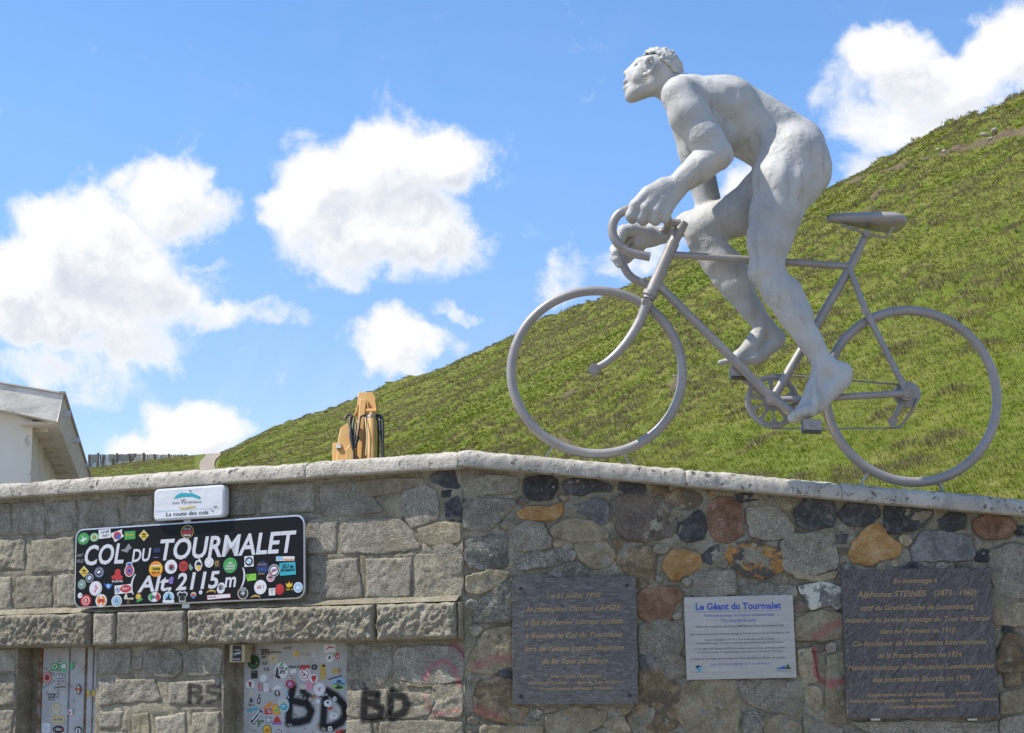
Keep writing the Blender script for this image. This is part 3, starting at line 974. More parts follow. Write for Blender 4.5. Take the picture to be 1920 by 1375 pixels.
# door reveals
for a, b in (D1, D2):
    for x in (a, b):
        s = 1 if x == b else -1
        P = [FL.w(x, 0, 0.0), FL.w(x, 0, -0.26), FL.w(x, LINT_B, -0.26), FL.w(x, LINT_B, 0.0)]
        Q = [FL.w(x + s * .07, 0, 0.0), FL.w(x + s * .07, 0, -0.26), FL.w(x + s * .07, LINT_B, -0.26), FL.w(x + s * .07, LINT_B, 0.0)]
        Q = [q - 0.004 * LNRM for q in Q]; P = [q - 0.004 * LNRM for q in P]
        body.add(P + Q, [(0, 1, 2, 3), (7, 6, 5, 4), (0, 4, 5, 1), (1, 5, 6, 2), (2, 6, 7, 3), (3, 7, 4, 0)])
body.obj('wall_core', MORT['L'], wall)

# ---- left wall: squared granite courses ------------------------------------------------
LB = [  # crop-5 quads / polygons, material, rough
    ([(-70, 180), (58, 178), (60, 345), (-70, 350)], 'lightL', .016), ([(66, 176), (230, 162), (235, 336), (64, 346)], 'granL', .007),
    ([(246, 174), (400, 165), (405, 320), (242, 344)], 'granL', .005), ([(416, 160), (620, 150), (626, 300), (416, 316)], 'granL', .005),
    ([(660, 140), (795, 132), (800, 272), (660, 290)], 'granL', .006), ([(830, 130), (1010, 120), (1015, 262), (832, 275)], 'granL', .006),
    ([(1040, 118), (1165, 112), (1168, 250), (1042, 260)], 'granL', .006),
    ([(1186, 112), (1330, 110), (1330, 240), (1188, 250)], 'granL', .006), ([(1358, 88), (1640, 62), (1642, 225), (1362, 236)], 'granL', .006),
    ([(-70, 370), (130, 366), (135, 520), (-70, 526)], 'rough', .014), ([(166, 368), (395, 350), (395, 535), (166, 546)], 'rough', .011),
    ([(425, 350), (640, 335), (640, 515), (425, 530)], 'granL', .007), ([(670, 330), (930, 312), (930, 490), (670, 510)], 'granL', .006),
    ([(960, 310), (1180, 296), (1180, 470), (960, 488)], 'granL', .006), ([(1210, 292), (1570, 268), (1570, 444), (1210, 468)], 'granL', .006),
    ([(1598, 262), (1675, 256), (1675, 430), (1598, 440)], 'granL', .006),
    ([(-70, 562), (64, 560), (64, 735), (-70, 738)], 'rough', .012), ([(86, 560), (274, 555), (276, 720), (86, 735)], 'rough', .013),
    ([(300, 555), (420, 548), (420, 712), (300, 722)], 'granL', .008), ([(450, 548), (700, 534), (700, 705), (450, 716)], 'granL', .008),
    ([(730, 530), (1000, 515), (1000, 690), (730, 702)], 'granL', .008), ([(1030, 512), (1300, 490), (1300, 670), (1030, 686)], 'granL', .008),
    ([(1330, 486), (1570, 465), (1570, 655), (1330, 668)], 'granL', .008), ([(1600, 452), (1690, 445), (1690, 640), (1600, 652)], 'granL', .007),
    ([(515, 935), (680, 932), (680, 1070), (520, 1072)], 'granL', .006), ([(690, 985), (742, 976), (745, 1040), (692, 1046)], 'lightL', .005),
    ([(515, 1100), (808, 1090), (850, 1205), (520, 1235)], 'granL', .013), ([(880, 1110), (1150, 1090), (1150, 1230), (880, 1225)], 'granL', .010),
    ([(515, 1262), (645, 1260), (632, 1348), (520, 1352)], 'lightL', .012), ([(690, 1275), (775, 1270), (790, 1420), (690, 1430)], 'tanL', .010),
    ([(812, 1290), (968, 1266), (975, 1430), (812, 1430)], 'lightL', .013), ([(1005, 1266), (1150, 1260), (1150, 1430), (1005, 1430)], 'rough', .013),
    ([(515, 1372), (660, 1372), (660, 1480), (515, 1480)], 'rough', .012),
    ([(-70, 935), (82, 935), (82, 1052), (-70, 1062)], 'lightL', .008), ([(-70, 1072), (82, 1066), (86, 1230), (-70, 1242)], 'rough', .014),
    ([(-70, 1258), (80, 1252), (60, 1400), (-70, 1400)], 'rough', .014)]
for pts, mt, rf in LB:
    block(FL, quad(P2(C5, pts, FL)), SM[mt], proud=.010 + .4 * rf, rough=rf * 1.0)
for pts, mt in [([(760, 950), (900, 940), (950, 985), (935, 1060), (870, 1085), (760, 1050)], 'granL'), ([(970, 960), (1020, 940), (1150, 935), (1145, 1060), (1000, 1070), (970, 1040)], 'granL')]:
    stone(FL, P2(C5, pts, FL), SM[mt])
L6 = [([(115, 185), (250, 172), (310, 200), (400, 305), (280, 318), (115, 322)], 'granL', .006), ([(225, 360), (490, 348), (580, 470), (570, 490), (215, 505)], 'granL', .006),
      ([(570, 525), (640, 520), (720, 610), (785, 640), (780, 715), (575, 720)], 'rough', .012),
      ([(505, 225), (600, 185), (660, 215), (665, 340), (545, 375), (510, 330)], 'granL', .006), ([(580, 395), (640, 375), (775, 365), (770, 450), (640, 465), (600, 440)], 'tanL', .006),
      ([(650, 480), (740, 470), (785, 520), (780, 600), (735, 605), (700, 560)], 'granL', .006), ([(635, 130), (740, 112), (775, 185), (740, 195), (650, 165)], 'darkL', .008),
      ([(695, 205), (735, 205), (730, 230), (695, 232)], 'darkL', .004), ([(715, 270), (770, 240), (786, 280), (782, 345), (715, 335)], 'darkL', .007),
      ([(280, 160), (600, 145), (590, 182), (430, 212), (350, 235)], 'tanL', .008), ([(415, 265), (493, 222), (500, 340), (450, 328)], 'tanL', .006),
      ([(245, 960), (340, 955), (345, 1120), (300, 1110), (240, 1120)], 'granL', .006), ([(355, 1000), (440, 960), (440, 1080), (400, 1135), (350, 1120)], 'granL', .006),
      ([(470, 1000), (500, 965), (740, 960), (785, 1010), (780, 1120), (600, 1130), (480, 1110), (465, 1040)], 'granL', .007),
      ([(245, 1180), (420, 1170), (420, 1300), (245, 1290)], 'rough', .013), ([(425, 1180), (620, 1190), (650, 1220), (610, 1290), (440, 1300)], 'rough', .013),
      ([(655, 1150), (785, 1150), (785, 1290), (660, 1290)], 'rough', .013), ([(240, 1322), (345, 1322), (345, 1430), (240, 1430)], 'lightL', .01),
      ([(400, 1322), (785, 1322), (785, 1430), (400, 1430)], 'rough', .013), ([(535, 1128), (640, 1126), (640, 1150), (535, 1150)], 'tanL', .005),
      ([(255, 1132), (320, 1140), (316, 1168), (258, 1160)], 'darkL', .004)]  # a hole in the wall, its shade painted as a dark slate stone
for pts, mt, rf in L6:
    P = P2(C6, pts, FL); P[:, 0] = np.minimum(P[:, 0], -0.012)
    stone(FL, P, SM[mt], proud=.010 + .4 * rf, rough=rf * 1.0, rscale=24)
for pts, mt, rf in [([(50, 365), (190, 350), (185, 505), (40, 515)], 'granL', .006), ([(105, 545), (290, 530), (310, 730), (110, 730)], 'granL', .009),
                    ([(325, 535), (545, 530), (545, 720), (325, 725)], 'granL', .009)]:
    block(FL, quad(P2(C6, pts, FL)), SM[mt], proud=.011 + .4 * rf, rough=rf * 1.0)

# projecting band of lintel stones over the doors
LT = FL.px(430, 1141)[1]
def lin(px0, px1, mt, rf, pr):
    a, b = xl(px0, 1175), xl(px1, 1170)
    block(FL, [(a, LINT_B), (b, LINT_B), (b, LT), (a, LT)], SM[mt], proud=pr, rough=rf, rnd=.022, cell=.0125, name='lintel_stone', sink=0.25, rscale=44)
lin(-120, 180.5, 'rough', .026, .105); lin(183.5, 226, 'granL', .004, .085); lin(229, 359, 'granL', .006, .092); lin(363, 711, 'rough', .026, .105); lin(714, 863, 'rough', .024, .100)
lin(864, 869.5, 'tanL', .004, .080)
# flaking ledge of mortar over the band
mb = MB()
n = 90
xs = np.linspace(XLEFT, -0.03, n)
top = LT + 0.045 + 0.03 * fbm(np.column_stack([xs, 0 * xs, 0 * xs]), 3, 4, .6, 5)
V = np.vstack([FL.arr(xs, np.full(n, LT + .002), np.full(n, 0.075) + 0.02 * fbm(np.column_stack([xs, 0 * xs, 0 * xs]), 9, 3, .6, 8)), FL.arr(xs, top, np.full(n, 0.006)), FL.arr(xs, np.full(n, LT - .01), np.full(n, -.03))])
mb.add(V, [(i, i + 1, n + i + 1, n + i) for i in range(n - 1)] + [(2 * n + i, 2 * n + i + 1, i + 1, i) for i in range(n - 1)])
mb.obj('mortar_ledge', MORT['L'], wall, smooth=True)

# ---- right wall: rubble --------------------------------------------------------------
R7 = [([(30, 165), (150, 138), (270, 142), (275, 195), (220, 220), (120, 215), (40, 210)], 'granR'), ([(25, 270), (110, 250), (265, 255), (255, 295), (190, 345), (150, 392), (35, 385)], 'granR'),
      ([(40, 455), (120, 435), (230, 425), (230, 540), (215, 575), (60, 575), (40, 540)], 'speck'), ([(320, 152), (400, 138), (465, 152), (470, 200), (440, 235), (350, 240), (325, 205)], 'dark'),
      ([(505, 175), (540, 155), (620, 155), (725, 178), (725, 210), (650, 203), (600, 222), (540, 220)], 'dark'), ([(785, 170), (890, 180), (895, 205), (860, 222), (820, 212), (780, 198)], 'dark'),
      ([(285, 310), (330, 285), (430, 290), (485, 265), (498, 300), (470, 340), (380, 340), (310, 338)], 'orange'), ([(550, 275), (600, 280), (665, 250), (710, 265), (718, 320), (690, 368), (655, 355), (620, 320), (560, 300)], 'blue'),
      ([(740, 265), (800, 225), (940, 245), (1010, 265), (1045, 330), (1030, 420), (940, 440), (810, 440), (770, 380), (735, 340)], 'purple'),
      ([(275, 395), (330, 360), (400, 370), (445, 470), (380, 490), (285, 490), (268, 440)], 'granR'), ([(445, 395), (520, 350), (640, 360), (720, 410), (700, 440), (560, 445), (460, 425)], 'tan'),
      ([(290, 530), (380, 505), (560, 495), (540, 540), (400, 570), (300, 590), (280, 560)], 'speck'), ([(470, 580), (560, 555), (620, 590), (610, 626), (480, 626), (440, 605)], 'speck'),
      ([(1055, 375), (1120, 340), (1145, 312), (1180, 330), (1185, 420), (1150, 445), (1100, 450), (1050, 405)], 'dark'), ([(1210, 270), (1260, 240), (1340, 260), (1365, 330), (1360, 410), (1310, 450), (1240, 445), (1210, 380)], 'red'),
      ([(1000, 230), (1060, 208), (1160, 225), (1165, 265), (1090, 290), (1010, 260)], 'brown'), ([(755, 495), (850, 490), (930, 485), (945, 560), (925, 640), (870, 670), (820, 600), (770, 560)], 'brown'),
      ([(985, 560), (1030, 495), (1100, 505), (1160, 520), (1165, 570), (1100, 600), (1045, 632), (1000, 600)], 'orange'), ([(1180, 510), (1250, 475), (1250, 520), (1215, 555), (1185, 535)], 'dark'),
      ([(870, 700), (960, 675), (1050, 675), (1085, 715), (1030, 760), (1015, 820), (920, 835), (870, 800)], 'red'), ([(880, 855), (980, 835), (1080, 870), (1075, 960), (1040, 1000), (930, 995), (875, 980)], 'granR'),
      ([(1140, 640), (1200, 600), (1320, 600), (1330, 700), (1250, 712), (1135, 710)], 'granR'), ([(870, 1010), (930, 1005), (940, 1060), (880, 1060)], 'blue'),
      ([(945, 1030), (1030, 1000), (1090, 1020), (1090, 1090), (1010, 1110), (950, 1080)], 'granR'),
      ([(870, 1080), (930, 1065), (1000, 1110), (1060, 1150), (1065, 1230), (1040, 1330), (960, 1385), (840, 1385), (815, 1290), (870, 1240)], 'brown'),
      ([(1085, 1150), (1150, 1125), (1330, 1125), (1345, 1240), (1330, 1390), (1120, 1390), (1065, 1300)], 'tan'), ([(75, 790), (130, 720), (255, 635), (255, 830), (140, 835), (80, 830)], 'speck'),
      ([(40, 1060), (90, 960), (130, 890), (250, 870), (255, 1060), (130, 1080)], 'tan'), ([(200, 1075), (255, 1065), (255, 1105), (205, 1100)], 'dark'),
      ([(100, 1140), (180, 1120), (255, 1120), (255, 1240), (340, 1250), (270, 1330), (200, 1310), (100, 1290), (85, 1220)], 'brown'),
      ([(430, 1290), (560, 1260), (700, 1270), (690, 1330), (580, 1385), (430, 1385)], 'tan'), ([(40, 620), (150, 595), (245, 595), (190, 650), (110, 700), (50, 690)], 'tan'),
      ([(258, 640), (420, 625), (560, 640), (560, 820), (300, 840)], 'granR'), ([(580, 640), (840, 635), (850, 820), (600, 830)], 'tan'),
      ([(270, 860), (560, 850), (560, 1060), (270, 1060)], 'granR'), ([(590, 850), (840, 845), (845, 1080), (600, 1080)], 'brown'), ([(290, 1090), (820, 1100), (800, 1230), (380, 1240)], 'granR'),
      ([(1100, 740), (1280, 735), (1300, 900), (1110, 900)], 'granR'), ([(1310, 735), (1480, 730), (1490, 890), (1320, 900)], 'tan'), ([(1110, 930), (1280, 920), (1290, 1100), (1120, 1105)], 'tan'),
      ([(1310, 920), (1490, 920), (1490, 1100), (1315, 1100)], 'granR'), ([(560, 470), (700, 455), (740, 500), (735, 560), (640, 575), (590, 540)], 'tan'),
      ([(120, 1340), (240, 1345), (400, 1345), (380, 1440), (110, 1440)], 'tan'), ([(950, 180), (1000, 190), (990, 225), (940, 215)], 'brown')]
for pts, mt in R7:
    P = P2(C7, pts, FR); P[:, 0] = np.maximum(P[:, 0], 0.012)
    stone(FR, P, SM[mt], proud=.008, rough=.0105)
R8 = [([(110, 255), (250, 245), (330, 330), (330, 385), (200, 400), (130, 380)], 'granR'), ([(360, 260), (420, 200), (520, 212), (550, 290), (530, 340), (400, 345), (360, 310)], 'dark'),
      ([(575, 265), (640, 225), (760, 242), (770, 285), (720, 320), (630, 335), (580, 300)], 'dark'), ([(810, 245), (900, 240), (1030, 256), (1030, 290), (960, 340), (850, 372), (805, 350)], 'dark'),
      ([(1075, 310), (1130, 282), (1190, 287), (1185, 345), (1110, 355)], 'dark'), ([(1250, 310), (1320, 288), (1420, 300), (1450, 350), (1400, 390), (1310, 395), (1260, 360)], 'red'),
      ([(1460, 345), (1530, 340), (1530, 375), (1465, 375)], 'dark'), ([(565, 385), (610, 385), (600, 415), (565, 420)], 'dark'),
      ([(630, 480), (650, 420), (730, 340), (770, 330), (800, 380), (870, 440), (850, 490), (780, 500), (730, 525), (640, 515)], 'orange'),
      ([(940, 450), (1000, 370), (1120, 375), (1220, 400), (1240, 470), (1220, 510), (1100, 500), (950, 515)], 'blue'), ([(1260, 490), (1290, 460), (1315, 470), (1315, 510), (1265, 508)], 'dark'),
      ([(1330, 470), (1430, 440), (1530, 450), (1530, 690), (1380, 680), (1340, 610), (1325, 530)], 'granR'), ([(290, 420), (340, 390), (480, 380), (555, 470), (550, 540), (440, 575), (310, 565), (285, 490)], 'granR'),
      ([(5, 490), (30, 430), (160, 420), (270, 470), (275, 560), (200, 590), (100, 580), (50, 540)], 'patch'), ([(80, 640), (200, 635), (340, 640), (345, 690), (90, 690)], 'speck'),
      ([(370, 640), (480, 630), (575, 650), (575, 750), (500, 730), (420, 750), (400, 690)], 'white'), ([(360, 800), (470, 770), (580, 780), (585, 890), (470, 905), (360, 905)], 'tan'),
      ([(370, 970), (430, 960), (455, 1100), (400, 1120), (375, 1060)], 'tan'), ([(510, 1000), (600, 970), (605, 1310), (500, 1310), (515, 1130)], 'tan'),
      ([(400, 1150), (470, 1150), (480, 1230), (450, 1260), (410, 1200)], 'tan'), ([(70, 1120), (200, 1115), (360, 1115), (385, 1230), (330, 1285), (160, 1240), (80, 1190)], 'granR'),
      ([(95, 1280), (150, 1270), (190, 1320), (150, 1395), (95, 1360)], 'speck'), ([(400, 1290), (500, 1330), (580, 1350), (560, 1420), (410, 1420)], 'granR'),
      ([(1340, 745), (1530, 722), (1530, 832), (1350, 828)], 'tan'), ([(1400, 842), (1435, 842), (1430, 870), (1400, 866)], 'dark'), ([(1360, 990), (1420, 880), (1530, 930), (1530, 1060), (1370, 1060)], 'brown'),
      ([(1385, 1180), (1530, 1150), (1530, 1245), (1388, 1280)], 'tan'), ([(640, 1322), (900, 1315), (1250, 1325), (1350, 1310), (1350, 1400), (800, 1400)], 'granR'),
      ([(60, 182), (150, 170), (170, 200), (80, 215)], 'dark'), ([(880, 545), (940, 525), (1010, 548), (1010, 575), (880, 575)], 'dark'), ([(1388, 1305), (1530, 1292), (1530, 1420), (1390, 1420)], 'granR'),
      ([(605, 590), (900, 580), (900, 760), (640, 760)], 'granR'), ([(930, 600), (1300, 570), (1310, 760), (940, 770)], 'tan'), ([(640, 800), (900, 790), (920, 1000), (650, 1000)], 'tan'),
      ([(950, 800), (1320, 790), (1330, 1000), (960, 1000)], 'granR'), ([(640, 1030), (960, 1030), (960, 1270), (640, 1270)], 'granR'), ([(1000, 1030), (1340, 1030), (1340, 1270), (1000, 1270)], 'brown'),
      ([(200, 1300), (290, 1295), (370, 1330), (360, 1420), (210, 1420)], 'tan'), ([(1400, 1085), (1470, 1080), (1480, 1130), (1410, 1140)], 'brown'), ([(345, 560), (360, 600), (460, 605), (540, 600), (550, 565), (440, 590)], 'tan'),
      ([(1560, 300), (1700, 310), (1720, 420), (1570, 410)], 'granR'), ([(1570, 450), (1760, 460), (1760, 640), (1570, 640)], 'brown'), ([(1570, 680), (1760, 690), (1760, 900), (1570, 890)], 'granR'),
      ([(1570, 930), (1760, 940), (1760, 1150), (1570, 1140)], 'tan'), ([(1570, 1180), (1760, 1190), (1760, 1400), (1570, 1400)], 'granR')]
for pts, mt in R8:
    stone(FR, P2(C8, pts, FR), SM[mt], proud=.008, rough=.0105)

# smaller stones pinned into the gaps of the rubble
gx, gz = np.meshgrid(np.arange(.03, XRIGHT - .3, .025), np.arange(1.40, 3.65, .025))
gd = np.minimum(CB_R(gx) - gz - .015, gx - .012)
def sdist(Q):
    lo_, hi_ = Q.min(0) - .25, Q.max(0) + .25
    I = np.argwhere((gx > lo_[0]) & (gx < hi_[0]) & (gz > lo_[1]) & (gz < hi_[1]))
    if len(I) == 0: return
    ii = tuple(I.T); d = edge_dist(Q, gx[ii], gz[ii]); d = np.where(in_poly(Q, gx[ii], gz[ii]), -d, d)
    gd[ii] = np.minimum(gd[ii], d)
for Q in list(OUTL['R']): sdist(Q)
rgf = random.Random(21)
for it in range(95):
    i = np.unravel_index(np.argmax(gd), gd.shape); r = gd[i]
    if r < .026: break
    r = min(r, .13); a0 = rgf.uniform(0, 6.28); m_ = rgf.choice([5, 6, 6, 7]); st_ = rgf.uniform(1.0, 1.35)
    P = [(gx[i] + r * rgf.uniform(.80, 1.08) * st_ * math.cos(a0 + 6.283 * k_ / m_ + rgf.uniform(-.25, .25)), gz[i] + r * rgf.uniform(.78, 1.0) * math.sin(a0 + 6.283 * k_ / m_ + rgf.uniform(-.25, .25))) for k_ in range(m_)]
    stone(FR, P, SM[rgf.choice(['granR', 'granR', 'tan', 'tan', 'speck', 'brown', 'purple'])], proud=.007, rough=.008, grow=-.002, jit=.007)
    sdist(OUTL['R'][-1])
    gd[i] = -1
wall_sheet('mortar', FL, XLEFT, 0.0, lambda x: ZTOPL + 0.01, MORT['L'], [(D1[0], D1[1], LINT_B), (D2[0], D2[1], LINT_B)], seed=1, lump=.55, outl=OUTL['L'])
wall_sheet('mortar', FR, 0.0, XRIGHT, lambda x: CB_R(x) + 0.01, MORT['R'], seed=5, outl=OUTL['R'])

# ---- coping ---------------------------------------------------------------------------
cm, T = mat_new('coping_concrete')
p = pos(T)
c = T.ramp(T.noise(p, 3.0, 6.0, 0.62), [(0.3, (0.46, 0.415, 0.335)), (0.55, (0.58, 0.53, 0.44)), (0.75, (0.68, 0.63, 0.54))])
c = T.mix(T.maprange(T.noise(p, 14.0, 6.0, 0.7), 0.52, 0.72, 0, 0.6), c, (0.42, 0.375, 0.30))
wv_ = T.vec('SCALE', T.noise(p, 34.0, 4.0, 0.6, out='Color')); wv_.node.inputs['Scale'].default_value = 0.075
pw = T.vec('ADD', p, wv_)
pit = None
for sc_, lo_, hi_, th_ in ((17.0, .20, .38, .575), (42.0, .20, .40, .545)):
    vor = T.n('ShaderNodeTexVoronoi', feature='F1', inp={'Scale': sc_, 'Randomness': 1.0}); T.link(pw, vor.inputs['Vector'])
    v = T.math('MULTIPLY', T.maprange(vor.outputs['Distance'], lo_, hi_, 1.0, 0.0), T.maprange(T.noise(p, sc_ * .35, 4.0, 0.65), th_, th_ + .06))
    pit = v if pit is None else T.math('MAXIMUM', pit, v)
stn = T.noise(T.vec('MULTIPLY', p, (1, 1, .35)), 7.0, 7.0, .72)
c = T.mix(T.maprange(stn, .48, .66, 0, .62), c, (0.27, 0.245, 0.205))
c = T.mix(T.math('MULTIPLY', pit, 0.85), c, (0.10, 0.088, 0.070))
h = T.math('SUBTRACT', T.math('MULTIPLY', T.noise(p, 24.0, 7.0, 0.72), 1.0), T.math('MULTIPLY', pit, 0.9))
principled(T, c, 0.9, bump=bumpn(T, h, 0.9, 0.03), spec=0.25)


def coping(fr, x0, x1, bot0, bot1, th, front, back, seed, w0=None):
    """a worn cast slab with chipped upper edge; bot = underside height at both ends"""
    L = x1 - x0
    n = max(8, int(L / 0.015))
    U = np.linspace(0, 1, n + 1)
    # section (outward, up): underside back -> drip -> front face -> chipped arris -> top -> back
    sec = [(back, 0.0, 0), (0.0, 0.0, 0), (front * .55, 0.0, .1), (front * .97, 0.004, .4)] + [(front, 0.012 + th * t, .7) for t in (0, .12, .24, .36)] + \
          [(front - .002, th * .60, .9), (front - .005, th * .72, 1.0), (front - .011, th * .83, 1.2), (front - .021, th * .92, 1.4), (front - .036, th * .975, 1.5), (front - .06, th + .004, 1.5), (front - .11, th + .012, 1.5), (-.15, th + .018, .8), (back, th - .004, .5)]
    m = len(sec)
    V = np.zeros((n + 1, m, 3))
    for k, (o, z, a) in enumerate(sec):
        x = x0 + U * L; zz = bot0 + (bot1 - bot0) * U
        q = np.column_stack([x, np.full(n + 1, z * 1.0), np.full(n + 1, o + seed)])
        e = np.clip(np.minimum(U, 1 - U) * L / 0.03, 0, 1)
        n1_ = fbm(q, 5.0, 5, .62, seed); n2_ = fbm(q, 26, 3, .6, seed + 4)
        dz = a * (0.010 * n1_ * 1.6 + 0.012 * n2_) - a * .012 * np.clip(fbm(q, 2.5, 3, .6, seed + 9) - .08, 0, 1) * 3
        do = a * (0.008 * n1_ + 0.012 * n2_)
        V[:, k] = fr.arr(x, zz + z + dz - (1 - e) * .006 * a, o + do - (1 - e) * .007 * (o > 0))
    F = [(i * m + k, (i + 1) * m + k, (i + 1) * m + (k + 1) % m, i * m + (k + 1) % m) for i in range(n) for k in range(m)]
    F.append(tuple(range(m))); F.append(tuple(n * m + k for k in range(m))[::-1])
    me = mesh_from('coping_stone', V.reshape(-1, 3), F, True)
    bm = bmesh.new(); bm.from_mesh(me); bmesh.ops.recalc_face_normals(bm, faces=bm.faces); bm.to_mesh(me); bm.free()
    return add('coping_stone', me, cm, wall)
FO, BK = 0.115, -0.52
CTH = 0.122
lx = [XLEFT, xl(-30, 920), xl(586, 870), 0.0]
for i, (a, b) in enumerate(zip(lx[:-1], lx[1:])):
    if i == 2:
        b = 0.0 + FO * math.tan(WANG / 2)
    coping(FL, a + .001, b - .001, ZTOPL - .02, ZTOPL - .02, CTH, FO, BK, 3 + i)
rx = [0.0 - 0.022, FR.px(1283, 890)[0], FR.px(1572, 912)[0], FR.px(2000, 960)[0], XRIGHT]
for i, (a, b) in enumerate(zip(rx[:-1], rx[1:])):
    coping(FR, a + .001, b - .001, CB_R(a) - .02, CB_R(b) - .02, CTH, FO, BK, 13 + i)

# ------------------------------------------------------------------ lettering
_txt = {}
def text_raw(body, shear=0.0, bold=0.0):
    cu = bpy.data.curves.new('lettering', 'FONT')
    cu.body = body; cu.size = 1.0; cu.shear = shear; cu.offset = bold; cu.resolution_u = 3
    ob = bpy.data.objects.new('lettering', cu); COL.objects.link(ob)
    dg = bpy.context.evaluated_depsgraph_get()
    me = bpy.data.meshes.new_from_object(ob.evaluated_get(dg))
    V = np.array([v.co[:] for v in me.vertices]).reshape(-1, 3); F = [tuple(p.vertices) for p in me.polygons]
    bpy.data.objects.remove(ob); bpy.data.curves.remove(cu); bpy.data.meshes.remove(me)
    return V, F


def text_fit(mb, body, fr, a, b, off, mi=0, shear=0.0, bold=0.0, h=None, rot=0.0, box=False):
    """lay lettering on a frame; a = left baseline, b = right baseline (frame coordinates); h = cap height. box: fit the ink box exactly"""
    V, F = text_raw(body, shear, bold)
    if len(V) == 0: return
    a = np.asarray(a, float); b = np.asarray(b, float)
    L = np.hypot(*(b - a)); u = (b - a) / L; v = np.array([-u[1], u[0]])
    x0, x1 = V[:, 0].min(), V[:, 0].max()
    sx = L / (x1 - x0)
    if box:
        y0, y1 = V[:, 1].min(), V[:, 1].max(); sy = h / (y1 - y0)
    else:
        y0 = 0.0; sy = h / 0.73
    X = (V[:, 0] - x0) * sx; Y = (V[:, 1] - y0) * sy
    A = a[0] + X * u[0] + Y * v[0]; B = a[1] + X * u[1] + Y * v[1]
    mb.add(fr.arr(A, B, np.full(len(A), off)), F, mi)


def sub_frame(fr, tl, tr, bl, off):
    """a frame for a board whose corners are given as photo points, on the plane lying off outside fr"""
    o = fr.px(*bl, off); x = fr.px(*tr, off); t = fr.px(*tl, off)
    P = lambda q: fr.w(q[0], q[1], off)
    r = P(x) - P(t); w = np.linalg.norm(r); r /= w
    u = np.cross(fr.n, r); u /= np.linalg.norm(u)
    return Frame(P(o), r, u, fr.n)


def rrect(x0, y0, x1, y1, r, n=6):
    P = []
    for cx, cy, a0 in ((x1 - r, y0 + r, -90), (x1 - r, y1 - r, 0), (x0 + r, y1 - r, 90), (x0 + r, y0 + r, 180)):
        for k in range(n + 1):
            a = math.radians(a0 + 90.0 * k / n); P.append((cx + r * math.cos(a), cy + r * math.sin(a)))
    return P


def disc_pts(c, rx, ry=None, n=28, rot=0.0):
    ry = ry or rx
    return [(c[0] + rx * math.cos(t) * math.cos(rot) - ry * math.sin(t) * math.sin(rot), c[1] + rx * math.cos(t) * math.sin(rot) + ry * math.sin(t) * math.cos(rot)) for t in np.linspace(0, 2 * math.pi, n, endpoint=False)]


def flat(mb, P, fr, off, mi):
    P = np.asarray(P, float)
    area = 0.5 * np.sum(P[:, 0] * np.roll(P[:, 1], -1) - np.roll(P[:, 0], -1) * P[:, 1])
    if area < 0: P = P[::-1]
    mb.add([fr.w(a, b, off) for a, b in P], [tuple(range(len(P)))], mi)

INK = {'w': (0.70, 0.70, 0.70), 'k': (0.015, 0.015, 0.017), 'r': (0.50, 0.03, 0.03), 'b': (0.04, 0.12, 0.42), 'n': (0.02, 0.03, 0.10), 'g': (0.06, 0.32, 0.08), 'dg': (0.035, 0.10, 0.03),
       'y': (0.70, 0.45, 0.03), 'o': (0.75, 0.25, 0.02), 't': (0.03, 0.38, 0.45), 'l': (0.22, 0.55, 0.05), 'gr': (0.25, 0.25, 0.26), 'c': (0.55, 0.50, 0.38), 'p': (0.22, 0.14, 0.42),
       'pk': (0.62, 0.25, 0.33), 'lb': (0.28, 0.50, 0.68), 'br': (0.09, 0.05, 0.03), 'gg': (0.20, 0.34, 0.26), 'gd': (0.50, 0.34, 0.08), 'm': (0.10, 0.45, 0.22)}
INKM = {k: plain(v, 0.45, name='ink_' + k) for k, v in INK.items()}


